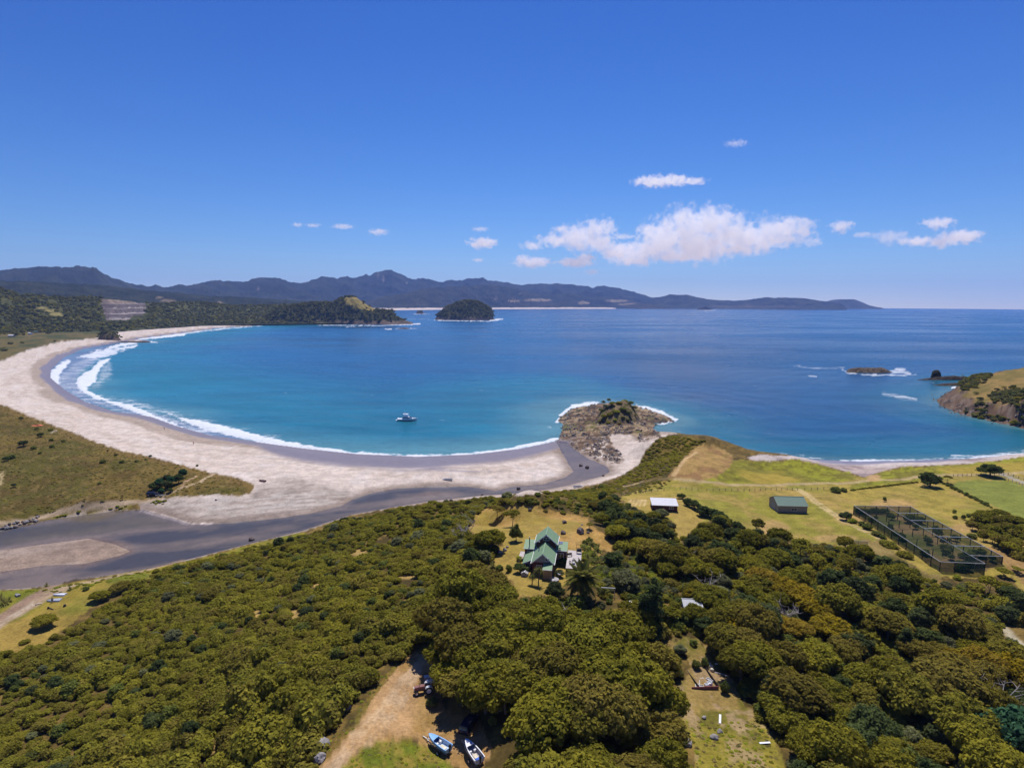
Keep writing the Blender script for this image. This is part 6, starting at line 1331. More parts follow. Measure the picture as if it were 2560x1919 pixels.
    t = thing('wheelbarrow', 'pale wheelbarrow parked in the plants beside the deck', 'wheelbarrow', L_(4.0, -.2, 0), .6); MB().prism([(-.5, .7), (-.25, .3), (.3, .35), (.55, .75)], -.3, .3, 'x').build('tray', M_['pale'], t); MB().lathe([(.0, -.04), (.2, -.05), (.2, .05), (0, .04)], (-.6, 0, .2) if False else (0, -.6, .2), 'y', 12).build('wheel', M_['rubber'], t); MB().beam((.2, .2, .35), (.25, .95, .6), .05).beam((-.2, .2, .35), (-.25, .95, .6), .05).build('handles', M_['wood'], t)
house()

def shed(px, py, rz, w, d, he, hr, name, label, wallm, roofm, windows=()):
    p = G(px, py); t = thing(name, label, name.split('_')[-1], p, rz)
    MB().prism([(0, -.6), (d, -.6), (d, he), (d / 2, hr - .08), (0, he)], -w / 2, w / 2, 'x').build('wall', wallm, t); k = (hr - he) / (d / 2); r_ = MB(); ov = .25
    r_.slab((-w / 2 - ov, -ov, he - k * ov + .05), (w / 2 + ov, -ov, he - k * ov + .05), (w / 2 + ov, d / 2, hr + .05), (-w / 2 - ov, d / 2, hr + .05), .08).slab((-w / 2 - ov, d / 2 + .002, hr + .05), (w / 2 + ov, d / 2 + .002, hr + .05), (w / 2 + ov, d + ov, he - k * ov + .05), (-w / 2 - ov, d + ov, he - k * ov + .05), .08)
    rf = r_.build('roof', roofm, t); MB().beam((-w / 2 - ov, d / 2, hr + .08), (w / 2 + ov, d / 2, hr + .08), .3, .06).build('ridge_cap', roofm, rf); MB().beam((-w / 2 - ov, -ov - .05, he - k * ov), (w / 2 + ov, -ov - .05, he - k * ov), .1, .14).build('gutter', M_['shedwall'], rf)
    for sx in (-1, 1): MB().beam((sx * (w / 2 + ov + .03), -ov, he - k * ov), (sx * (w / 2 + ov + .03), d / 2, hr), .05, .2).beam((sx * (w / 2 + ov + .03), d / 2, hr), (sx * (w / 2 + ov + .03), d + ov, he - k * ov), .05, .2).build('bargeboard', M_['grey'], rf)
    for a in windows: frame_window(t, *a, -.03)
    MB().box(-w / 2 - .06, -w / 2 - .01, d * .3, d * .7, -.2, 2.3).build('door', M_['grey'], t); return t
shed(1981, 1282, R(-3), 10.8, 9.0, 2.9, 5.0, 'farm_shed', 'grey-tan shed with grey-green iron roof standing on the dry pasture', M_['shedwall'], M_['shedroof'], [(-.6, 1.6, .9, 2.0)])
def barn():
    p = G(1662, 1276); t = thing('small_barn', 'low dark red barn under a single white iron roof beside the bush', 'barn', p, R(-6)); w, d = 8.8, 5.2
    MB().prism([(0, -.6), (d, -.6), (d, 2.8), (0, 2.0)], -w / 2, w / 2, 'x').build('wall', M_['red'], t)
    MB().slab((-w / 2 - .3, -.3, 2.06), (w / 2 + .3, -.3, 2.06), (w / 2 + .3, d + .3, 2.95), (-w / 2 - .3, d + .3, 2.95), .1).build('roof', M_['whiteroof'], t); MB().beam((-w / 2 - .3, -.36, 2.0), (w / 2 + .3, -.36, 2.0), .1, .14).build('gutter', M_['trim'], t)
    frame_window(t, 1.5, 3.0, .6, 1.6, -.03); MB().box(-2.0, -1.0, -.07, -.01, 0, 1.9).build('door', M_['dark'], t)
barn()

# ---- netted enclosure
def net_material(name, col, alpha):
    m, t, out = newmat(name); n = N(t); d = n('BsdfDiffuse', None, Color=(*col, 1)); tr = n('BsdfTransparent'); tc = n('TexCoord'); z = n('TexNoise', None, Vector=tc.outputs['Object'], Scale=.5, Detail=4.0)
    f = n.math('ADD', alpha - .08, n.math('MULTIPLY', z.outputs[0], .16)); mx = n('MixShader', None, i0=f, i1=tr.outputs[0], i2=d.outputs[0]); t.links.new(mx.outputs[0], out.inputs[0]); return m
def enclosure():
    zt = 8.0 + 3.4; rim = [(2135,1264),(2276,1266),(2507,1391),(2426,1388.5),(2463,1409),(2351,1404.5)]
    W = at_z(*np.array(rim, float).T, zt); c0 = W.mean(0); t = thing('netted_enclosure', 'long green shade-net enclosure on posts with fruit trees inside', 'enclosure', (float(c0[0]), float(c0[1]), 8.0))
    Q = W[:, :2] - c0[:2]; wn = net_material('green_wall_net', (.010, .065, .046), .66); rn_ = net_material('grey_roof_net', (.030, .050, .044), .20); H = 3.4
    def gz(p): return float(height(p[0] + c0[0], p[1] + c0[1])[0]) - 8.0
    postmb = MB().box(-.09, .09, -.09, .09, -.9, H + .05); pm = postmb.build('post', M_['dark'], t); first = [pm]
    def post(x, y):
        if first: o2 = first.pop(); 
        else: o2 = link('post', pm.data, t)
        o2.location = (x, y, 0)
    for i in range(len(Q)):
        a, b = Q[i], Q[(i + 1) % len(Q)]; L_ = np.linalg.norm(b - a); n_ = max(1, int(round(L_ / 4.2)))
        for k in range(n_):
            u, v = a + (b - a) * k / n_, a + (b - a) * (k + 1) / n_; post(*u)
            MB().poly([(*u, gz(u) - .1), (*v, gz(v) - .1), (*v, H - .02), (*u, H - .02)]).build('net_panel', wn, t)
        MB().beam((*a, H + .08), (*b, H + .08), .14).build('top_rail', M_['steel'], t)
        MB().beam((*a, 1.6), (*b, 1.6), .07).build('mid_rail', M_['dark'], t)
    fl, fr, nr, nt_, fr2, fl2 = Q                      # far-left, far-right, near-right, notch, front-right, front-left
    ml0 = fl + (fr - fl) * .575; ml1 = nt_; bays = 6
    for k in range(bays):
        for A0, A1, B0, B1 in ((ml0, ml1, fr, nr), (fl, fl2, ml0, ml1)):
            p0, p1 = A0 + (A1 - A0) * k / bays, A0 + (A1 - A0) * (k + 1) / bays; q0, q1 = B0 + (B1 - B0) * k / bays, B0 + (B1 - B0) * (k + 1) / bays
            MB().poly([(*p0, H), (*p1, H), (*q1, H), (*q0, H)]).build('roof_net', rn_, t)
            if k: MB().beam((*p0, H + .06), (*q0, H + .06), .13 if A0 is ml0 else .07).build('cross_beam', M_['pale'] if A0 is ml0 else M_['dark'], t)
            for u in (.33, .66):
                m = p0 + (q0 - p0) * u
                if k: post(*m)
        if k: post(*(ml0 + (ml1 - ml0) * k / bays))
    MB().poly([(*nt_, H), (*fr2, H), (*fl2, H)]).build('roof_net', rn_, t)
    MB().beam((*ml0, H + .07), (*ml1, H + .07), .1).build('ridge_rail', M_['steel'], t); MB().beam((*ml1, H + .07), (*fl2, H + .07), .07).build('ridge_rail', M_['dark'], t)
    gate = nt_ + (fr2 - nt_) * .5; MB().beam((*(gate - [.6, 0]), 0), (*(gate - [.6, 0]), 2.1), .1).beam((*(gate + [.6, 0]), 0), (*(gate + [.6, 0]), 2.1), .1).beam((*(gate - [.6, 0]), 2.1), (*(gate + [.6, 0]), 2.1), .1).build('gate_frame', M_['pale'], t)
    g = np.random.default_rng(6); B = Q[:, :2]; n_ = 0
    while n_ < 34:
        q = B.min(0) + (B.max(0) - B.min(0)) * g.random(2)
        if sdist(np.array([q[0]]), np.array([q[1]]), B)[0] < 1.5: continue
        tree(('green', 'broad', 'broad')[n_ % 3], 'fruit_tree', 'small fruit tree growing under the net of the enclosure', 'tree', q[0] + c0[0], q[1] + c0[1], gz(q) + 8.0, .8 + .8 * g.random(), 1.0, 'fruit trees under the net', n_); n_ += 1
enclosure()
def trellis():
    t = thing('garden_trellis', 'blue-grey netted frame half hidden in scrub beside the farm track', 'frame', G(2145, 1368), R(-14)); f = MB()
    for x in (-2.6, 0, 2.6): f.beam((x, 0, -.3), (x, 0, 2.2), .09)
    f.beam((-2.6, 0, 2.2), (2.6, 0, 2.2), .08).build('frame', M_['steel'], t); MB().poly([(-2.6, .03, .2), (2.6, .03, .2), (2.6, .03, 2.15), (-2.6, .03, 2.15)]).build('net_panel', net_material('blue_grey_net', (.16, .2, .2), .5), t)
trellis()

# ---- fences
POST = MB().box(-.07, .07, -.07, .07, -.3, 1.25)
def fence(pts, label, sp=2.6, hgt=1.0, wires=3, postm='wood'):
    P = ground_at(*np.array(pts, float).T); seg = [np.linalg.norm(P[i + 1, :2] - P[i, :2]) for i in range(len(P) - 1)]; t = thing('post_and_wire_fence', label, 'fence', tuple(map(float, P[0]))); me = None; wl = []
    for i, L_ in enumerate(seg):
        n_ = max(1, int(L_ / sp))
        for k in range(n_ + (i == len(seg) - 1)):
            q = P[i, :2] + (P[i + 1, :2] - P[i, :2]) * k / n_; z = float(height(q[0], q[1])[0]); loc = (q[0] - P[0, 0], q[1] - P[0, 1], z - P[0, 2])
            if me is None: ob = POST.build('post', M_[postm], t, loc); me = ob.data
            else: ob = link('post', me, t, loc)
            ob.scale = (1, 1, hgt * (.92 + .16 * random.random())); wl.append(loc)
    for w in range(wires):
        z = (.35 + .35 * w) * hgt; V, F = tube([(a, b, c + z) for a, b, c in wl], .018, 4); link('wire', mesh_np('wire', V, F, False, M_['steel']), t)
fence([(1553,1238),(1614,1231),(1660,1227)], 'old post fence behind the garden of the white-roofed barn')
fence([(1700,1223),(1745,1227)], 'short post fence behind the round tree of the barn', 2.2)
fence([(1767,1227),(1860,1228),(1994,1226)], 'post and wire fence along the pasture side of the coast road', 2.4); fence([(2012,1225),(2075,1224)], 'post and wire fence between the farm track and the hedge', 2.4)
fence([(2383,1191),(2440,1189),(2509,1188)], 'post fence under the big round tree on the causeway side', 2.2)
fence([(2512,1198),(2540,1208),(2580,1224)], 'white-posted fence on the paddock side of the gravel causeway', 2.0, 1.0, 2, 'pale'); fence([(2520,1187),(2560,1200),(2600,1213)], 'dark rail fence on the seaward side of the gravel causeway', 2.0)

# ---- boats
def hull_parts(L_, B, H, rise=.28, fine=3.0, st=15):
    """outer shell, inner shell and gunwale of an open boat; bow along +x, keel at z=0"""
    S = np.linspace(0, 1, st); hb = B / 2 * np.clip(1 - S ** fine, 0, 1) ** .75; hb[0] *= .94; kz = H * .5 * S ** 4; sh = H * (1 + rise * S ** 2); X = L_ * (S - .5) + S ** 6 * .1
    def shell(hb, kz, sh, flip=False):
        V, F = [], []
        for i in range(st):
            for sg in (-1, 1):
                V += [(X[i], 0, kz[i]), (X[i], sg * hb[i] * .78, kz[i] + (sh[i] - kz[i]) * .28), (X[i], sg * hb[i], sh[i])]
        for i in range(st - 1):
            for q in (0, 3):
                for j in (0, 1): F.append((i * 6 + q + j, (i + 1) * 6 + q + j, (i + 1) * 6 + q + j + 1, i * 6 + q + j + 1))
        F += [(0, 1, 2), (3, 5, 4), (0, 2, 5)]; return V, F
    return S, X, hb, kz, sh, shell
def boat_shell(t, L_, B, H, hullm, inm, foredeck=.55, floor=.3, rise=.28):
    S, X, hb, kz, sh, shell = hull_parts(L_, B, H, rise); m = MB(); V, F = shell(hb, kz, sh); m.v, m.f = V, F; hl = m.build('hull', hullm, t, smooth=False)
    g = MB(); w = .13
    for i in range(len(S) - 1):
        for sg in (-1, 1): g.slab((X[i], sg * hb[i], sh[i] + .03), (X[i + 1], sg * hb[i + 1], sh[i + 1] + .03), (X[i + 1], sg * max(hb[i + 1] - w, 0), sh[i + 1] + .03), (X[i], sg * max(hb[i] - w, 0), sh[i] + .03), .06)
    g.build('gunwale', hullm, t)
    lin_ = MB(); 
    for i in range(len(S) - 1):
        if S[i + 1] > foredeck + .05: break
        for sg in (-1, 1): lin_.poly([(X[i], sg * (hb[i] - w), sh[i]), (X[i + 1], sg * (hb[i + 1] - w), sh[i + 1]), (X[i + 1], sg * (hb[i + 1] - w) * .85, floor * H + kz[i + 1]), (X[i], sg * (hb[i] - w) * .85, floor * H + kz[i])])
        lin_.poly([(X[i], -(hb[i] - w) * .85, floor * H + kz[i]), (X[i], (hb[i] - w) * .85, floor * H + kz[i]), (X[i + 1], (hb[i + 1] - w) * .85, floor * H + kz[i + 1]), (X[i + 1], -(hb[i + 1] - w) * .85, floor * H + kz[i + 1])])
    lin_.build('cockpit_lining', inm, t); d = MB()
    for i in range(len(S) - 1):
        if S[i] < foredeck: continue
        for sg in (-1, 1): d.poly([(X[i], 0, sh[i] + .10 * (1 - S[i]) / (1 - foredeck) + .05), (X[i + 1], 0, sh[i + 1] + .10 * (1 - S[i + 1]) / (1 - foredeck) + .05), (X[i + 1], sg * hb[i + 1], sh[i + 1] + .04), (X[i], sg * hb[i], sh[i] + .04)])
    d.build('foredeck', hullm, t); return S, X, hb, sh
def wheel(par, x, y, r_, w, rimm='pale', z=None, name='wheel'):
    z = r_ if z is None else z
    o_ = MB().lathe([(r_ * .62, -w / 2), (r_ * .95, -w / 2), (r_, -w / 3), (r_, w / 3), (r_ * .95, w / 2), (r_ * .62, w / 2)], (x, y, z), 'y', 18).build(name, M_['rubber'], par, smooth=True)
    MB().lathe([(0, -w * .35), (r_ * .3, -w * .38), (r_ * .62, -w * .48), (r_ * .62, w * .48), (r_ * .3, w * .38), (0, w * .35)], (x, y, z), 'y', 14).build('rim', M_[rimm], o_); return o_
def trailer_boat(px, py, rz, L_, B, hullm, inm, label, tl, tarp=None, seats=True):
    p = G(px, py); tr = thing('boat_trailer', tl, 'trailer', p, rz); f = MB()
    for sg in (-1, 1): f.beam((-L_ * .5, sg * .55, .5), (L_ * .35, sg * .45, .5), .1).beam((L_ * .35, sg * .45, .5), (L_ * .62, 0, .5), .1)
    f.beam((L_ * .6, 0, .5), (L_ * .82, 0, .5), .12); 
    for x in (-.4, -.1, .2): f.beam((L_ * x, -.6, .5), (L_ * x, .6, .5), .08)
    f.beam((-L_ * .15, -.95, .34), (-L_ * .15, .95, .34), .08).build('frame', M_['steel'], tr)
    for sg in (-1, 1): wheel(tr, -L_ * .15, sg * 1.0, .32, .2)
    MB().beam((L_ * .78, 0, .5), (L_ * .78, 0, .02), .07).build('jockey_stand', M_['steel'], tr); MB().beam((L_ * .6, 0, .5), (L_ * .6, 0, 1.15), .08).build('winch_post', M_['steel'], tr)
    t = thing('trailer_boat', label, 'boat', (p[0], p[1], p[2] + .56), rz); boat_shell(t, L_, B, .85, hullm, inm, .60)
    ws = MB(); ws.slab((L_ * .14, -B * .36, .98), (L_ * .14, B * .36, .98), (L_ * .08, B * .34, 1.35), (L_ * .08, -B * .34, 1.35), .03); ws.build('windscreen', M_['glass'], t)
    if seats:
        for sg in (-1, 1): MB().box(-.1 * L_ * .3, .12 * L_ * .8, sg * B * .2 - .2, sg * B * .2 + .2, .3, .68).build('seat', M_['white'], t, bevel=.04)
    MB().box(-L_ * .34, -L_ * .08, -B * .16, B * .16, .27, .34).build('floor_board', M_['cream'], t)
    ob = thing_motor(t, L_); 
    if tarp: MB().box(-L_ * .47, -L_ * .36, -B * .30, B * .30, .4, .72).build('tarp', M_[tarp], t, bevel=.05)
def thing_motor(t, L_):
    o_ = MB().prism([(-.16, 1.0), (.16, 1.0), (.18, 1.35), (.1, 1.5), (-.14, 1.45)], -.16, .16, 'y' if False else 'x').build('outboard_motor', M_['black'], t, (-L_ * .52, 0, -.05), (0, 0, R(90)), bevel=.03); MB().box(-.07, .07, -.09, .09, .15, 1.0).build('leg', M_['black'], o_); MB().lathe([(0, -.03), (.14, 0), (0, .03)], (0, .1, .2), 'y', 8).build('propeller', M_['steel'], o_); return o_
trailer_boat(1098, 1872, R(142), 4.4, 1.75, M_['blue'], M_['bluein'], 'sky blue runabout boat with outboard parked on the dirt clearing', 'galvanised trailer under the sky blue runabout')
trailer_boat(1182, 1893, R(122), 4.5, 1.8, M_['white'], M_['conc'], 'white boat with royal blue tarp half under the trees', 'trailer under the white boat at the wood edge', 'royal')
def upturned(px, py, rz, L_, B, mat, label):
    p = G(px, py); t = thing('dinghy', label, 'dinghy', (p[0], p[1], p[2]), rz); S, X, hb, kz, sh, shell = hull_parts(L_, B, .5, .15, 2.6); V, F = shell(hb, kz, sh)
    m = MB(); m.v = [(x, y, .58 - z) for x, y, z in V]; m.f = F; m.build('hull', mat, t, smooth=False); MB().beam((-L_ * .48, 0, .60), (L_ * .40, 0, .56), .06, .05).build('keel_strip', M_['grey'], t)
upturned(149, 1487, R(178), 3.7, 1.5, M_['white'], 'upturned white dinghy on the grass by the gravel track'); upturned(135, 1501, R(182), 3.9, 1.55, M_['pale'], 'upturned pale grey dinghy with a person beside it'); upturned(43, 1488, R(150), 2.3, 1.1, M_['grey'], 'small dark grey upturned dinghy across the gravel track')
def beached(px, py, rz, L_, mat, inm, label):
    p = G(px, py); t = thing('dinghy', label, 'dinghy', p, rz); boat_shell(t, L_, L_ * .42, .5, M_[mat], M_[inm], .8); MB().box(-.15, .15, -L_ * .17, L_ * .17, .3, .36).build('thwart', M_['wood'], t)
beached(656, 1203, R(165), 3.6, 'rust', 'wood', 'brown dinghy lying on the dry sand near the dune tip'); beached(1119, 1199, R(175), 4.6, 'white', 'conc', 'white dinghy lying on the beach beside the stream'); beached(1445, 1217, R(15), 4.4, 'white', 'grey', 'white dinghy pulled up on the bank above the stream mouth')
def yacht():
    p = at_z(1018, 1051, 0); t = thing('motor_launch', 'white motor launch with flybridge anchored in the bay', 'boat', (float(p[0]), float(p[1]), -.35), R(-3)); L_, B = 14.0, 4.5
    S, X, hb, kz, sh, shell = hull_parts(L_, B, 1.75, .28, 3.2, 19); m = MB(); m.v, m.f = shell(hb, kz, sh); m.build('hull', M_['white'], t); d = MB(); bt = MB()
    for i in range(len(S) - 1):
        d.poly([(X[i], -hb[i], sh[i] - .12), (X[i], hb[i], sh[i] - .12), (X[i + 1], hb[i + 1], sh[i + 1] - .12), (X[i + 1], -hb[i + 1], sh[i + 1] - .12)])
        for sg in (-1, 1): bt.slab((X[i], sg * (hb[i] + .03), .62 + kz[i] * .3), (X[i + 1], sg * (hb[i + 1] + .03), .62 + kz[i + 1] * .3), (X[i + 1], sg * hb[i + 1] * .9, .62 + kz[i + 1] * .3), (X[i], sg * hb[i] * .9, .62 + kz[i] * .3), .22)
    d.build('side_deck', M_['white'], t); bt.build('waterline_stripe', M_['navy'], t)
    MB().prism([(-3.4, 1.7), (4.3, 1.9), (3.6, 2.35), (1.2, 3.5), (-3.2, 3.5)], -1.75, 1.75, 'y').v
    cab = MB(); pr = [(-3.4, 1.6), (4.4, 1.9), (3.7, 2.45), (1.3, 3.45), (-3.2, 3.45)]
    n_ = len(pr); 
    for sg, w in ((-1, 1.8), (1, 1.8)): cab.v += [(x, sg * (w - (z - 1.6) * .16), z) for x, z in pr]
    cab.f += [tuple(range(n_)), tuple(n_ + i for i in reversed(range(n_)))] + [(i, n_ + i, n_ + (i + 1) % n_, (i + 1) % n_) for i in range(n_)]
    cb = cab.build('cabin', M_['white'], t, bevel=.08)
    for sg in (-1, 1):
        w = MB(); w.poly([(x, sg * (1.82 - (z - 1.6) * .16), z) for x, z in ((-2.9, 2.5), (2.6, 2.5), (1.4, 3.15), (-2.9, 3.15))]); w.build('side_window', M_['glass'], cb)
    MB().poly([(3.55, -1.4, 2.53), (3.55, 1.4, 2.53), (1.55, 1.3, 3.38), (1.55, -1.3, 3.38)]).build('windscreen', M_['glass'], cb, (.04, 0, .05))
    fb = MB().prism([(-3.0, 3.46), (.9, 3.46), (.5, 4.2), (-2.8, 4.1)], -1.35, 1.35, 'y').build('flybridge', M_['white'], t, bevel=.08); ht = MB().box(-2.9, .9, -1.45, 1.45, 5.15, 5.3).build('hardtop', M_['white'], t, bevel=.05)
    for x in (-2.6, .4):
        for y in (-1.25, 1.25): MB().beam((x, y, 4.05), (x, y, 5.16), .08).build('hardtop_post', M_['pale'], t)
    MB().box(-2.2, -.9, -.5, .5, 5.3, 5.6).build('radar', M_['white'], ht, bevel=.1); MB().tube([(-1.9, .9, 5.3), (-2.1, .9, 7.6)], .03, 5).build('aerial', M_['white'], ht)
    rl = MB(); pts = [(x, y) for x, y in zip(X[9:], hb[9:])]
    for sg in (-1, 1):
        for i in range(len(pts) - 1): rl.beam((pts[i][0], sg * pts[i][1] * .95, sh[9 + i] + .75), (pts[i + 1][0], sg * pts[i + 1][1] * .95, sh[10 + i] + .75), .05); rl.beam((pts[i][0], sg * pts[i][1] * .95, sh[9 + i]), (pts[i][0], sg * pts[i][1] * .95, sh[9 + i] + .75), .04)
    rl.build('bow_rail', M_['steel'], t); MB().box(-8.1, -7.0, -1.9, 1.9, .75, .9).build('swim_platform', M_['white'], t, bevel=.05); MB().box(-6.6, -3.6, -1.7, 1.7, 1.5, 1.6).build('cockpit_sole', M_['cream'], t); MB().box(-6.9, -6.6, -1.8, 1.8, 1.5, 2.2).build('transom', M_['white'], t)
    MB().beam((6.6, 0, 2.15), (7.7, 0, 2.3), .5, .12).build('bowsprit', M_['white'], t); MB().box(4.6, 5.8, -.6, .6, 2.05, 2.4).build('deck_hatch', M_['white'], t, bevel=.05)
yacht()

# ---- vehicles
def car(px, py, rz, col, label, L_=4.6, name='parked_car'):
    p = G(px, py); t = thing(name, label, 'car', p, rz); w = .9
    b = MB(); pr = [(-L_ / 2, .45), (L_ / 2, .45), (L_ / 2 + .03, .85), (L_ / 2 - .35, 1.0), (-L_ / 2 - .02, 1.0)]; b.prism(pr, -w, w, 'y').build('body', col, t, bevel=.06)
    c = MB(); pr = [(-L_ / 2 + .05, .99), (L_ * .24, .99), (L_ * .10, 1.62), (-L_ / 2 + .22, 1.66)]; n_ = 4
    for sg in (-1, 1): c.v += [(x, sg * (w - .04 - (z - 1) * .28), z) for x, z in pr]
    c.f = [(0, 1, 2, 3), (7, 6, 5, 4)] + [(i, 4 + i, 4 + (i + 1) % 4, (i + 1) % 4) for i in range(4)]; cb = c.build('cabin', col, t, bevel=.04)
    for sg in (-1, 1):
        for x0, x1, x2, x3 in ((-L_ * .44, -L_ * .14, -L_ * .14, -L_ * .41), (-L_ * .11, L_ * .18, L_ * .085, -L_ * .11)): MB().poly([(x, sg * (w - .03 - (z - 1) * .28), z) for x, z in ((x0, 1.06), (x1, 1.06), (x2, 1.55), (x3, 1.55))]).build('side_window', M_['glass'], cb)
    MB().poly([(L_ * .232, -.72, 1.06), (L_ * .232, .72, 1.06), (L_ * .118, .64, 1.56), (L_ * .118, -.64, 1.56)]).build('windscreen', M_['glass'], cb, (.015, 0, 0)); MB().poly([(-L_ / 2 + .07, .7, 1.08), (-L_ / 2 + .07, -.7, 1.08), (-L_ / 2 + .2, -.62, 1.58), (-L_ / 2 + .2, .62, 1.58)]).build('rear_window', M_['glass'], cb, (-.02, 0, 0))
    for sx in (-.31, .30):
        for sg in (-1, 1): wheel(t, L_ * sx, sg * .82, .36, .24)
    for sg in (-1, 1): MB().box(L_ / 2 - .02, L_ / 2 + .05, sg * .62 - .16, sg * .62 + .16, .68, .84).build('headlight', M_['trim'], t); MB().box(-L_ / 2 - .05, -L_ / 2, sg * .75 - .08, sg * .75 + .08, .75, .98).build('tail_light', M_['rust'], t)
    MB().box(L_ / 2, L_ / 2 + .1, -.85, .85, .42, .6).build('bumper', M_['black'], t); MB().box(-L_ / 2 - .12, -L_ / 2, -.85, .85, .42, .6).build('bumper', M_['black'], t); return p
car(383, 1238, R(4), M_['navy'], 'dark blue wagon parked beside the beach track below the dune trees', 4.8)
car(1172, 1818, R(70), M_['navy'], 'dark vehicle parked in the deep shade behind the boats', 4.4)
def trailer_small(px, py, rz):
    p = G(px, py); t = thing('boat_trailer', 'empty white-winched boat trailer hitched to the dark blue wagon', 'trailer', p, rz); f = MB(); f.beam((-1.8, -.5, .5), (1.2, -.5, .5), .1).beam((-1.8, .5, .5), (1.2, .5, .5), .1).beam((1.2, -.5, .5), (2.3, 0, .5), .1).beam((1.2, .5, .5), (2.3, 0, .5), .1).beam((-1.8, -.5, .5), (-1.8, .5, .5), .1).beam((-.5, -.8, .4), (-.5, .8, .4), .1).build('frame', M_['pale'], t); MB().beam((-1.7, 0, .5), (-2.3, 0, 1.9), .12).build('winch_post', M_['trim'], t)
    for sg in (-1, 1): wheel(t, -.5, sg * .85, .3, .18)
trailer_small(402, 1240, R(183))
def tractor():
    p = G(1058, 1730); t = thing('tractor', 'old faded tractor with tall exhaust parked under the wood edge', 'tractor', p, R(196)); M = M_
    MB().prism([(-.3, .75), (1.55, .7), (1.6, 1.15), (1.5, 1.32), (-.3, 1.42)], -.34, .34, 'y').build('bonnet', M['rust'], t, bevel=.06); MB().box(1.56, 1.66, -.3, .3, .68, 1.2).build('grille', M['pale'], t); MB().box(-1.2, 1.5, -.25, .25, .5, .8).build('chassis', M['dark'], t); MB().tube([(.7, .15, 1.3), (.7, .15, 2.2)], .05, 6).build('exhaust', M['black'], t)
    for sg in (-1, 1): wheel(t, -.9, sg * .72, .68, .38, 'trim', name='rear_wheel'); wheel(t, 1.2, sg * .62, .38, .22, 'trim', name='front_wheel'); MB().prism([(-1.6, 1.05), (-1.45, 1.4), (-1.1, 1.52), (-.5, 1.45), (-.3, 1.2), (-.4, 1.2), (-.6, 1.36), (-1.1, 1.42), (-1.4, 1.3), (-1.5, 1.05)], sg * .72 - .24, sg * .72 + .24, 'y').build('mudguard', M['pale'], t)
    MB().box(-1.15, -.7, -.24, .24, 1.0, 1.12).build('seat', M['black'], t, bevel=.03); MB().box(-1.22, -1.15, -.24, .24, 1.1, 1.5).build('seat_back', M['black'], t); w = MB().lathe([(.19, -.02), (.22, 0), (.19, .02), (.17, 0), (.19, -.02)], (-.45, 0, 1.62), 'z', 14).build('steering_wheel', M['black'], t); MB().beam((-.2, 0, 1.35), (-.45, 0, 1.62), .04).build('column', M['dark'], w)
    for sg in (-1, 1): MB().beam((-1.3, sg * .45, .9), (-1.35, sg * .45, 2.3), .07).build('roll_bar', M['pale'], t)
    MB().beam((-1.35, -.45, 2.3), (-1.35, .45, 2.3), .07).build('roll_bar', M['pale'], t)
    q = G(1076, 1715); t = thing('farm_trailer', 'small boxy trailer with pale load behind the tractor', 'trailer', q, R(190)); MB().box(-.9, .9, -.6, .6, .5, .95).build('tray', M['rust'], t); MB().box(-.8, .8, -.52, .52, .95, 1.15).build('load', M['pale'], t, bevel=.06); MB().beam((.9, 0, .5), (1.7, 0, .5), .1).build('drawbar', M['steel'], t)
    for sg in (-1, 1): wheel(t, 0, sg * .68, .3, .18)
    q = G(1070, 1700); t = thing('cattle_crate', 'pale box with an upright pole beside the tractor', 'crate', q, R(190)); MB().box(-.7, .7, -.35, .35, 0, .8).build('box', M['grey'], t); MB().box(-.74, .74, -.39, .39, .8, .86).build('lid', M['pale'], t); MB().beam((-.6, .2, .86), (-.75, .3, 2.0), .07).build('pole', M['pale'], t)
tractor()

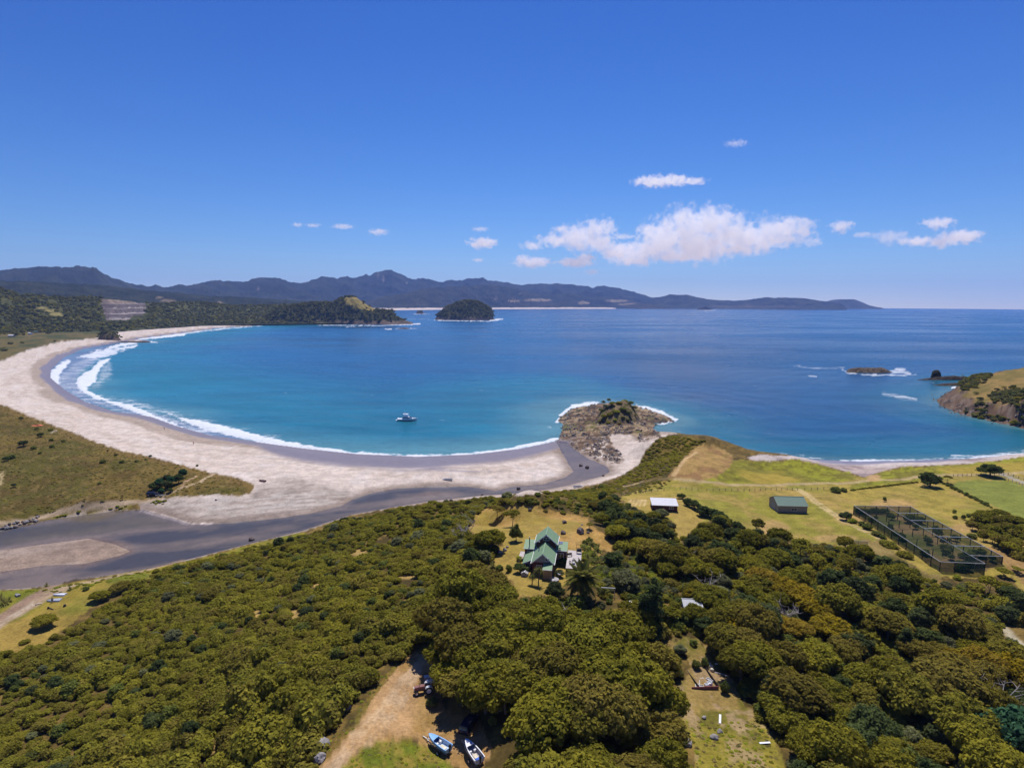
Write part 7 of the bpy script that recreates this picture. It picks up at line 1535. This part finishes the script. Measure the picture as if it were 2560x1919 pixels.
# ---- people
def person(px, py, rz, shirt, shorts, label, bend=0.0):
    p = G(px, py); t = thing('person', label, 'person', p, rz); b = bend; sp = Vector((math.sin(b) * .5, 0, .92 + math.cos(b) * .5)); hd = sp + Vector((math.sin(b) * .22, 0, .24 if b < .3 else .16))
    vs = [(0, 0, .92), tuple(Vector((0, 0, .92)).lerp(sp, .5)), tuple(sp), tuple(sp + Vector((.02, 0, .09))), tuple(hd), tuple(hd + Vector((0, 0, .1)))]; es = [(0, 1), (1, 2), (2, 3), (3, 4), (4, 5)]; rd = [.14, .13, .15, .06, .10, .09]
    for sg in (-1, 1):
        o_ = len(vs); st_ = .12 * sg; vs += [(0, sg * .1, .85), (st_ + .03, sg * .11, .48), (st_ - .04, sg * .11, .08), (st_ + .12, sg * .12, .03)]; es += [(0, o_), (o_, o_ + 1), (o_ + 1, o_ + 2), (o_ + 2, o_ + 3)]; rd += [.10, .065, .045, .04]
        o_ = len(vs); vs += [(sp.x, sg * .19, sp.z - .02), (sp.x + .02 + b * .2, sg * .24, sp.z - .3), (sp.x + .14 + b * .2, sg * .24, sp.z - .54), (sp.x + .18 + b * .2, sg * .24, sp.z - .62)]; es += [(2, o_), (o_, o_ + 1), (o_ + 1, o_ + 2), (o_ + 2, o_ + 3)]; rd += [.055, .042, .035, .035]
    def skinned(name, vi, mat, grow, par):
        idx = {v: k for k, v in enumerate(vi)}; me = bpy.data.meshes.new(name); me.from_pydata([vs[v] for v in vi], [(idx[a], idx[c]) for a, c in es if a in idx and c in idx], []); me.materials.append(mat); ob = link(name, me, par)
        md = ob.modifiers.new('skin', 'SKIN'); sk = me.skin_vertices[0].data
        for k, v in enumerate(vi): sk[k].radius = (rd[v] * grow, rd[v] * grow)
        sk[0].use_root = True; s2 = ob.modifiers.new('sub', 'SUBSURF'); s2.levels = 1; s2.render_levels = 1; return ob
    bd = skinned('body', list(range(len(vs))), M_['skin'], 1.0, t); skinned('shirt', [1, 0, 2, 10, 11, 18, 19], M_[shirt], 1.18, t); skinned('shorts', [0, 6, 7, 14, 15], M_[shorts], 1.22, t); V, F = _ball(np.array(hd) + [-.015, 0, .045], .118); link('hair', mesh_np('hair', V, F, True, M_['dark']), t)
person(484, 1111, R(70), 'orange', 'dark', 'person in orange top walking on the dry sand'); person(411, 1074, R(250), 'navy', 'dark', 'person in dark clothes walking at the edge of the wet sand')
person(131, 1506, R(120), 'navy', 'dark', 'person in dark clothes bending over the pale grey upturned dinghy', .7)

# ---- boulders
def boulder_mesh(seed, mat):
    bm = bmesh.new(); bmesh.ops.create_icosphere(bm, subdivisions=3, radius=1.0); g = np.random.default_rng(seed); k = g.normal(size=(9, 3)); k /= np.linalg.norm(k, axis=1, keepdims=True); d = .62 + .3 * g.random(9)
    for v in bm.verts:
        c = np.array(v.co)
        for i in range(9):
            e = c @ k[i] - d[i]
            if e > 0: c = c - k[i] * e * .9
        v.co = c * (1 + .05 * g.normal()) * [1, .8, .75]
    me = bpy.data.meshes.new('boulder'); bm.to_mesh(me); bm.free(); me.materials.append(mat); return me
BO = [boulder_mesh(i, M_['rock']) for i in range(4)] + [boulder_mesh(10 + i, M_['rockd']) for i in range(3)]
def boulder(px, py, r_, k, label, group=None):
    p = G(px, py); tag(link('boulder', BO[k], None, (p[0], p[1], p[2] + r_ * .3), (.2 * k, .3, k + px), (r_, r_, r_)), label, 'boulder', group)
boulder(802, 1872, 1.5, 0, 'large pale lichen-covered boulder beside the dirt track'); boulder(800, 1900, 1.1, 1, 'lower grey boulder below the large pale one by the track'); boulder(865, 1768, .9, 2, 'grey boulder at the scrub edge further up the dirt track'); boulder(870, 1760, .6, 3, 'small boulder touching the grey one up the dirt track')
boulder(1411, 1308, 1.0, 4, 'dark boulder out on the dry lawn'); boulder(1451, 1332, 1.5, 5, 'big rounded purple-grey boulder on the dry lawn near the deck'); boulder(1408, 1334, .9, 6, 'dark boulder directly behind the house roof'); boulder(1325, 1275, .7, 4, 'small brown boulder at the upper edge of the lawn'); boulder(1470, 1332, .5, 6, 'small flat rock beside the big lawn boulder'); boulder(1455, 1312, .4, 1, 'small pale stone on the dry lawn')
boulder(1262, 1376, .7, 0, 'pale boulder edging the lower lawn'); boulder(1250, 1382, .8, 1, 'white-faced boulder edging the lower lawn by the flax'); boulder(1268, 1368, .5, 3, 'small pale stone edging the lower lawn')
for j, (x, y, r_) in enumerate([(1660,1860,.8),(1740,1830,.55),(1725,1845,.7),(1700,1795,.45)]): boulder(x + 60, y, r_, j % 4, 'grey rock in the rough grass of the garden clearing', 'rocks in the garden clearing')
for j in range(34):
    u = j / 33; boulder(2 + 98 * u + 4 * math.sin(j * 7), 1322 - 26 * u + 5 * math.sin(j * 3), .55 + .35 * random.random(), (j * 5) % 7, 'dark stone of the rock wall protecting the estuary track', 'stones of the estuary rock wall')
boulder(1296, 1223, 1.2, 5, 'dark rock standing in the stream'); boulder(1205, 1238, .8, 6, 'low dark rock at the water edge of the stream'); boulder(1128, 1253, 1.0, 4, 'dark rock on the stream bank'); boulder(629, 1350, 1.1, 6, 'dark stump-like rock on the stream bank below the scrub'); boulder(1508, 1190, .9, 4, 'dark rock on the sand beside the stream mouth'); boulder(540, 1250, .6, 1, 'pale rock on the estuary sand'); boulder(1468, 1170, 1.4, 4, 'weedy rock in the stream mouth channel'); boulder(1452, 1165, 1.2, 6, 'low weedy rock at the stream mouth')
# loose rubble over the rock shelf and under the headland (uncountable)
def rubble():
    g = np.random.default_rng(17); n_ = 4200; qx = g.uniform(1395, 1690, n_); qy = g.uniform(1015, 1170, n_); s_ = sdist(qx, qy, SHELF); m = (s_ > -4 + 10 * g.random(n_)) & (fbm(qx / 22, qy / 9, 3, 4) > .44); qx, qy = qx[m], qy[m]
    hx = g.uniform(2320, 2580, 900); hy = g.uniform(960, 1075, 900); W = np.vstack([ground_at(qx, qy), ground_at(hx, hy)]); d = sdist(W[:, 0], W[:, 1], LAND); k = np.where(np.arange(len(W)) < len(qx), d > -1, (d > -9) & (d < 9)); W = W[k]
    V0 = np.array([(1, 0, -.3), (.3, .9, -.3), (-.8, .6, -.3), (-.8, -.6, -.3), (.3, -.9, -.3), (.5, .3, .6), (-.4, .35, .7), (-.1, -.5, .55)]); F0 = np.array([(0, 1, 5), (1, 6, 5), (1, 2, 6), (2, 3, 6), (3, 7, 6), (3, 4, 7), (4, 0, 7), (0, 5, 7), (5, 6, 7)])
    Vs, Fs = [], []
    for i, w in enumerate(W):
        r_ = .22 + 1.15 * g.random() ** 2.6; a = g.random() * 6.283; R3 = np.array([[math.cos(a), -math.sin(a), 0], [math.sin(a), math.cos(a), 0], [0, 0, 1]]); Vs.append((V0 * (1 + .25 * g.normal(size=V0.shape))) @ R3.T * r_ + w); Fs.append(F0 + i * 8)
    tag(link('rubble', mesh_np('rubble', np.vstack(Vs), np.vstack(Fs), False, simple('shelf_rock', (.26, .215, .175), .95, .45, .25))), kind='stuff')
rubble()

# ---- garden oddments
def garden():
    p = G(1764, 1722); t = thing('garden_bed', 'walled garden bed of red boards full of scrap, between wood and clearing', 'garden bed', p, R(4)); L_, W_ = 4.2, 7.5
    MB().box(-2.6, 2.4, -.05, .05, -.3, .55).build('front_board', M_['brick'], t); MB().beam((-1.2, .05, .3), (-2.0, 7.0, .4), .08, .7).build('side_board', M_['dark'], t); MB().beam((2.4, .05, .3), (2.0, 7.0, .4), .08, .7).build('side_board', M_['dark'], t); MB().box(-2.0, 2.0, 7.0, 7.08, 0, .5).build('back_board', M_['wood'], t)
    for x, y, w, l, h, m, lb in ((-.9, 1.6, .8, 3.0, .25, 'pale', 'sheet of grey roofing iron lying in the garden bed'), (-.6, .55, 1.0, .8, .3, 'cream', 'tan crate in the corner of the garden bed'), (.5, .8, .7, .6, .45, 'white', 'white tub beside the crate in the garden bed'), (1.2, 1.2, .8, .7, .5, 'white', 'white fish bin in the garden bed'), (1.6, 2.2, .7, 1.2, .35, 'pale', 'pale bundle along the side of the garden bed'), (.3, 2.9, .7, .5, .3, 'white', 'white basin in the weeds of the garden bed'), (-1.2, 4.9, .7, .5, .3, 'bluein', 'pale blue crate at the top of the garden bed')):
        c, s = math.cos(R(4)), math.sin(R(4)); q = (p[0] + c * x - s * y, p[1] + s * x + c * y, p[2] + .03); u = thing('scrap_box', lb, 'scrap', q, .3 * x)
        b = MB(); tk = .06; b.box(-w / 2, w / 2, -l / 2, l / 2, 0, tk); b.box(-w / 2, -w / 2 + tk, -l / 2, l / 2, tk, h); b.box(w / 2 - tk, w / 2, -l / 2, l / 2, tk, h); b.box(-w / 2 + tk, w / 2 - tk, -l / 2, -l / 2 + tk, tk, h); b.box(-w / 2 + tk, w / 2 - tk, l / 2 - tk, l / 2, tk, h); b.build('box_shell', M_[m], u); MB().box(-w / 2 + tk, w / 2 - tk, -l / 2 + tk, l / 2 - tk, tk + .002, h * .6).build('contents', M_['grey'] if m != 'white' else M_['pale'], u)
    for x, y, a, l, m, lb in ((1800,1798,70,2.3,'white','white plank lying in the rough grass below the garden bed'),(1912,1858,5,1.8,'white','white board at the shaded edge of the clearing'),(1803,1686,-30,2.4,'grey','grey plank lying above the garden bed'),(1800,1660,5,2.0,'white','white pipe beside the shaded hut')):
        q = G(x, y); u = thing('plank', lb, 'plank', (q[0], q[1], q[2] + .12), R(a)); MB().box(-l / 2, l / 2, -.18, .18, 0, .09).build('board', M_[m], u, bevel=.015)
    for x, y, r_, lb in ((1778,1668,.42,'peach-coloured sack above the garden bed'),(1780,1676,.4,'tan sack beside the peach-coloured one'),(1774,1662,.35,'pale sack at the top of the garden path'),(1766,1585,.35,'white bucket at the mouth of the garden path')):
        q = G(x, y); MBs = MB().lathe([(0, 0), (r_ * .8, .0), (r_, r_ * .5), (r_ * .75, r_ * 1.1), (r_ * .25, r_ * 1.3), (0, r_ * 1.25)], (0, 0, 0), 'z', 10); ob = MBs.build('sack', M_['cream'] if 'white' not in lb else M_['white'], None, q, smooth=True); tag(ob, lb, 'sack' if 'sack' in lb else 'bucket')
        if 'bucket' in lb: ob.name = 'bucket'
    q = G(1788, 1620); t = thing('garden_hut', 'dark open-fronted hut in the shade beside the garden path', 'hut', q, R(-10)); MB().box(-1.2, 1.2, 1.6, 1.7, 0, 2.1).build('back_wall', M_['dark'], t); MB().box(-1.3, -1.2, 0, 1.7, 0, 2.1).build('side_wall', M_['wood'], t); MB().box(1.2, 1.3, 0, 1.7, 0, 2.1).build('side_wall', M_['wood'], t); MB().slab((-1.5, -.3, 2.2), (1.5, -.3, 2.2), (1.5, 1.9, 2.5), (-1.5, 1.9, 2.5), .06).build('roof', M_['grey'], t)
    q = G(1733, 1542); t = thing('glasshouse', 'grey translucent glasshouse roof showing above the garden shrubs', 'glasshouse', q, R(-4)); MB().box(-1.9, 1.9, 0, 2.6, -.2, 2.0).build('wall', M_['grey'], t); MB().slab((-2.1, -.2, 2.05), (2.1, -.2, 2.05), (2.0, 2.9, 2.7), (-2.0, 2.9, 2.7), .06).build('roof_sheet', simple('grey_fibreglass', (.34, .34, .35), .5, .15, 2), t); MB().beam((2.12, -.2, 2.1), (2.02, 2.9, 2.75), .1).build('edge_flashing', M_['trim'], t); MB().beam((-2.1, 2.9, 2.75), (2.1, 2.9, 2.75), .1).build('edge_flashing', M_['trim'], t)
    q = G(1520, 1492); t = thing('garden_arch', 'pale timber goalpost arch beside the palm', 'arch', q, R(-6)); f = MB()
    for x in (-1.5, 1.5): MB().beam((x, 0, -.2), (x, 0, 2.2), .12).build('post', M_['cream'], t)
    MB().beam((-1.6, 0, 2.25), (1.6, 0, 2.25), .14).build('crossbar', M_['pale'], t)
    q = G(1578, 1516); t = thing('water_tank', 'low white tank lid among the garden shrubs', 'tank', q); MB().lathe([(0, 1.3), (.55, 1.2), (.85, .95), (.85, 0)], (0, 0, 0), 'z', 16).build('shell', M_['white'], t, smooth=True); MB().lathe([(0, .1), (.2, .08), (.22, 0)], (0, 0, 1.26), 'z', 12).build('lid', M_['pale'], t)
    for x, y, a, l in ((128,1522,-25,2.2),(97,1510,35,1.6)):
        q = G(x, y); ob = MB().tube([(-l / 2, 0, .1), (0, .05, .14), (l / 2, 0, .1)], [.12, .14, .1], 7).build('driftwood_log', M_['cream'] if x == 97 else M_['dark'], None, q, (0, 0, R(a)), True); tag(ob, 'pale driftwood log on the verge of the gravel track' if x == 97 else 'dark log lying in the grass below the upturned dinghies', 'log')
    for x, y, r_ in ((162,1515,.5),(121,1521,.4)):
        q = G(x, y); ob = MB().lathe([(r_ * .9, 0), (r_ * .7, .2), (r_ * .6, .55), (0, .5)], (0, 0, 0), 'z', 9).build('tree_stump', M_['dark'], None, q); tag(ob, 'dark stump in the grass at the end of the log' if x == 121 else 'dark stump standing in the grass beside the log', 'stump')
    q = G(92, 1064); t = thing('beach_tent', 'orange tarpaulin spread at the dune edge', 'tarpaulin', q, R(10)); MB().poly([(-3.4, -1.4, .1), (3.2, -1.2, .12), (3.6, .6, .2), (.4, .2, .9), (-3.0, .8, .2)]).poly([(.4, .2, .9), (3.6, .6, .2), (2.5, 1.8, .1), (-2.6, 1.6, .1), (-3.0, .8, .2)]).build('sheet', M_['orange'], t)
garden()
# ---- houses behind the far beach
for j, (x, y, w, rm) in enumerate([(26,842,11,'whiteroof'),(167,816,13,'whiteroof'),(180,816,10,'whiteroof'),(192,813,9,'whiteroof'),(208,816,12,'whiteroof'),(282,809,13,'whiteroof'),(292,807,9,'whiteroof'),(304,808,10,'whiteroof'),(319,807,12,'shedroof'),(127,822,11,'shedroof'),(88,832,10,'shedroof'),(73,836,8,'whiteroof'),(361,811,9,'shedroof'),(225,812,9,'shedroof')]):
    p = G(x, y); t = thing('beach_house', ('white' if rm == 'whiteroof' else 'grey-green') + ' roofed beach house behind the far dunes, ' + ['near the dune lagoon', 'longest of the bush-foot row', 'next to the longest', 'set back under the bush', 'end of the bush-foot row', 'below the quarry', 'beside the one below the quarry', 'third below the quarry', 'last below the quarry', 'half hidden in trees', 'among dune trees', 'small one among dune trees', 'on the far dune edge', 'beside the dark tree clump'][j], 'house', p, .3 * math.sin(j * 5)); d = w * .65
    MB().prism([(0, -1), (d, -1), (d, 3.0), (d / 2, 4.6), (0, 3.0)], -w / 2, w / 2, 'x').build('wall', M_['trim'] if j % 2 else M_['shedwall'], t); MB().slab((-w / 2 - .4, -.5, 2.8), (w / 2 + .4, -.5, 2.8), (w / 2 + .4, d / 2, 4.8), (-w / 2 - .4, d / 2, 4.8), .15).slab((-w / 2 - .4, d / 2 + .01, 4.8), (w / 2 + .4, d / 2 + .01, 4.8), (w / 2 + .4, d + .5, 2.8), (-w / 2 - .4, d + .5, 2.8), .15).build('roof', M_[rm], t)
    for k in (-1, 1): MB().box(k * w * .25 - 1, k * w * .25 + 1, -.06, -.01, .8, 2.2).build('window', M_['glass'], t)
# ------------------------------------------------------------------ clouds: small fair-weather cumulus, beyond and above the haze
def cloud(blobs, D, label, dens=.0030, nsc=1.0, rag=.95):
    """blobs: (px, py, rx, ry) ellipses seen in the sky; a closed hull round them filled with vapour whose density falls off from each blob"""
    P = [at_range(b[0], b[1], D) for b in blobs]; c = np.mean(P, 0); s_ = D / FOC * 1.02; el = []
    bm = bmesh.new()
    for k, (b, p) in enumerate(zip(blobs, P)):
        g = np.random.default_rng(int(b[0]) + k); dy = g.uniform(-.3, .3) * b[2] * s_
        e = (p[0] - c[0], p[1] - c[1] + dy, p[2] - c[2], b[2] * s_, (b[2] * .6 + b[3] * .6) * s_, b[3] * s_); el.append(e)
        for v in bmesh.ops.create_icosphere(bm, subdivisions=2, radius=1.0)['verts']:
            v.co = (e[0] + v.co.x * e[3] * 1.5, e[1] + v.co.y * e[4] * 1.5, e[2] + v.co.z * e[5] * 1.6)
    me = bpy.data.meshes.new('cloud'); bm.to_mesh(me); bm.free(); ob = link('cloud', me, None, tuple(map(float, c)))
    rm = ob.modifiers.new('merge', 'REMESH'); rm.mode = 'VOXEL'; rm.voxel_size = max(25.0, min(e[5] for e in el) * .3)
    m, t, out = newmat('cloud_vapour'); n = N(t); tc = n('TexCoord'); f = None
    for e in el:
        mp = n('Mapping', {'vector_type': 'TEXTURE'}, Vector=tc.outputs['Object']); mp.inputs['Location'].default_value = e[:3]; mp.inputs['Scale'].default_value = e[3:]
        ln = n('VectorMath', {'operation': 'LENGTH'}, i0=mp.outputs[0]); d = n.math('SUBTRACT', 1.0, ln.outputs['Value']); f = d if f is None else n.math('MAXIMUM', f, d)
    size = 1.0 / (max(e[5] for e in el))
    z = n('TexNoise', None, Vector=tc.outputs['Object'], Scale=1.7 * size * nsc, Detail=9.0, Roughness=.66)
    q = n.math('ADD', f, n.math('MULTIPLY', n.math('SUBTRACT', z.outputs[0], .5), rag * 2.9))
    v = n('VolumePrincipled', None, Density=n.math('MULTIPLY', n.ramp(q, .10, .50), dens)); v.inputs['Color'].default_value = (1, 1, 1, 1); v.inputs['Anisotropy'].default_value = .1
    t.links.new(v.outputs[0], out.inputs['Volume']); me.materials.append(m); tag(ob, label, 'cloud'); return ob
cloud([(1660,600,60,46),(1720,572,62,44),(1780,560,66,36),(1830,590,60,40),(1750,612,90,36),(1880,600,50,30),(1920,585,44,34),(1620,630,60,26),(1560,640,44,20),(1950,570,40,28),(2000,572,30,22),(1970,600,34,16),(1850,620,60,18),(1700,640,60,16)], 20000, 'largest white cumulus bank over the far headland', .0028, 1.25, 1.7)
cloud([(1440,590,54,24),(1490,578,44,26),(1500,606,46,22),(1390,600,44,14),(1330,612,26,10),(1540,628,40,20),(1590,650,30,14),(1450,615,34,14)], 19500, 'ragged white cloud trailing from the largest bank', .0030, 1.0, 1.8)
for bl, lb, dn in (([(1206,608,34,13),(1190,612,18,8)], 'small rounded white cloud above the far islands', .006), ([(1330,656,42,12),(1310,650,22,13),(1355,655,20,8)], 'small flat-based cloud below the ragged one', .006), ([(1440,655,44,11),(1460,646,24,13)], 'small cloud directly under the ragged cloud', .006),
                   ([(1640,452,46,13),(1680,450,50,11),(1730,454,34,6),(1600,453,24,6)], 'thin wispy cloud high above the largest bank', .004), ([(1840,359,26,7)], 'faint tiny wisp highest in the sky', .0016), ([(2105,566,22,13),(2120,560,10,7)], 'little puff beyond the largest bank', .004), ([(2345,558,28,11)], 'small oval cloud above the low bar cloud', .005),
                   ([(2390,594,38,14),(2350,605,30,11),(2290,604,34,9),(2420,588,24,9)], 'low bar cloud over the open sea', .005), ([(2230,592,32,15)], 'faint wisp beside the bar cloud', .0016), ([(945,580,24,8)], 'tiny cloud over the mountain peak', .003), ([(855,565,26,6),(745,562,13,6),(785,564,17,5)], 'row of tiny wisps over the mountains', .003), ([(1200,573,20,6)], 'tiny wisp above the rounded cloud', .003), ([(1195,650,14,5)], 'tiny low puff near the mountain skyline', .005), ([(1480,680,18,8)], 'tiny low puff over the coastal hills', .003), ([(2155,587,20,7),(2030,605,22,11)], 'thin scraps trailing off the largest bank', .002), ([(1400,572,22,6),(1560,592,24,7)], 'thin scrap above the ragged cloud', .003)):
    cloud(bl, 19000, lb, dn, .6, 1.5)
# ------------------------------------------------------------------ haze
def haze_box():
    m, t, out = newmat('sea_haze'); n = N(t)
    v = n('VolumePrincipled', None, Density=4.0e-5); v.inputs['Color'].default_value = (.34, .52, 1.0, 1); v.inputs['Anisotropy'].default_value = 0.0
    t.links.new(v.outputs[0], out.inputs['Volume'])
    x0, x1, y0, y1, z0, z1 = -20500, 20500, -900, 20500, -8, 860
    V = [(x, y, z) for z in (z0, z1) for x, y in ((x0, y0), (x1, y0), (x1, y1), (x0, y1))]
    F = [(0, 3, 2, 1), (4, 5, 6, 7), (0, 1, 5, 4), (1, 2, 6, 5), (2, 3, 7, 6), (3, 0, 4, 7)]
    me = bpy.data.meshes.new('haze'); me.from_pydata(V, [], F); me.materials.append(m)
    tag(link('haze', me), kind='stuff')
haze_box()
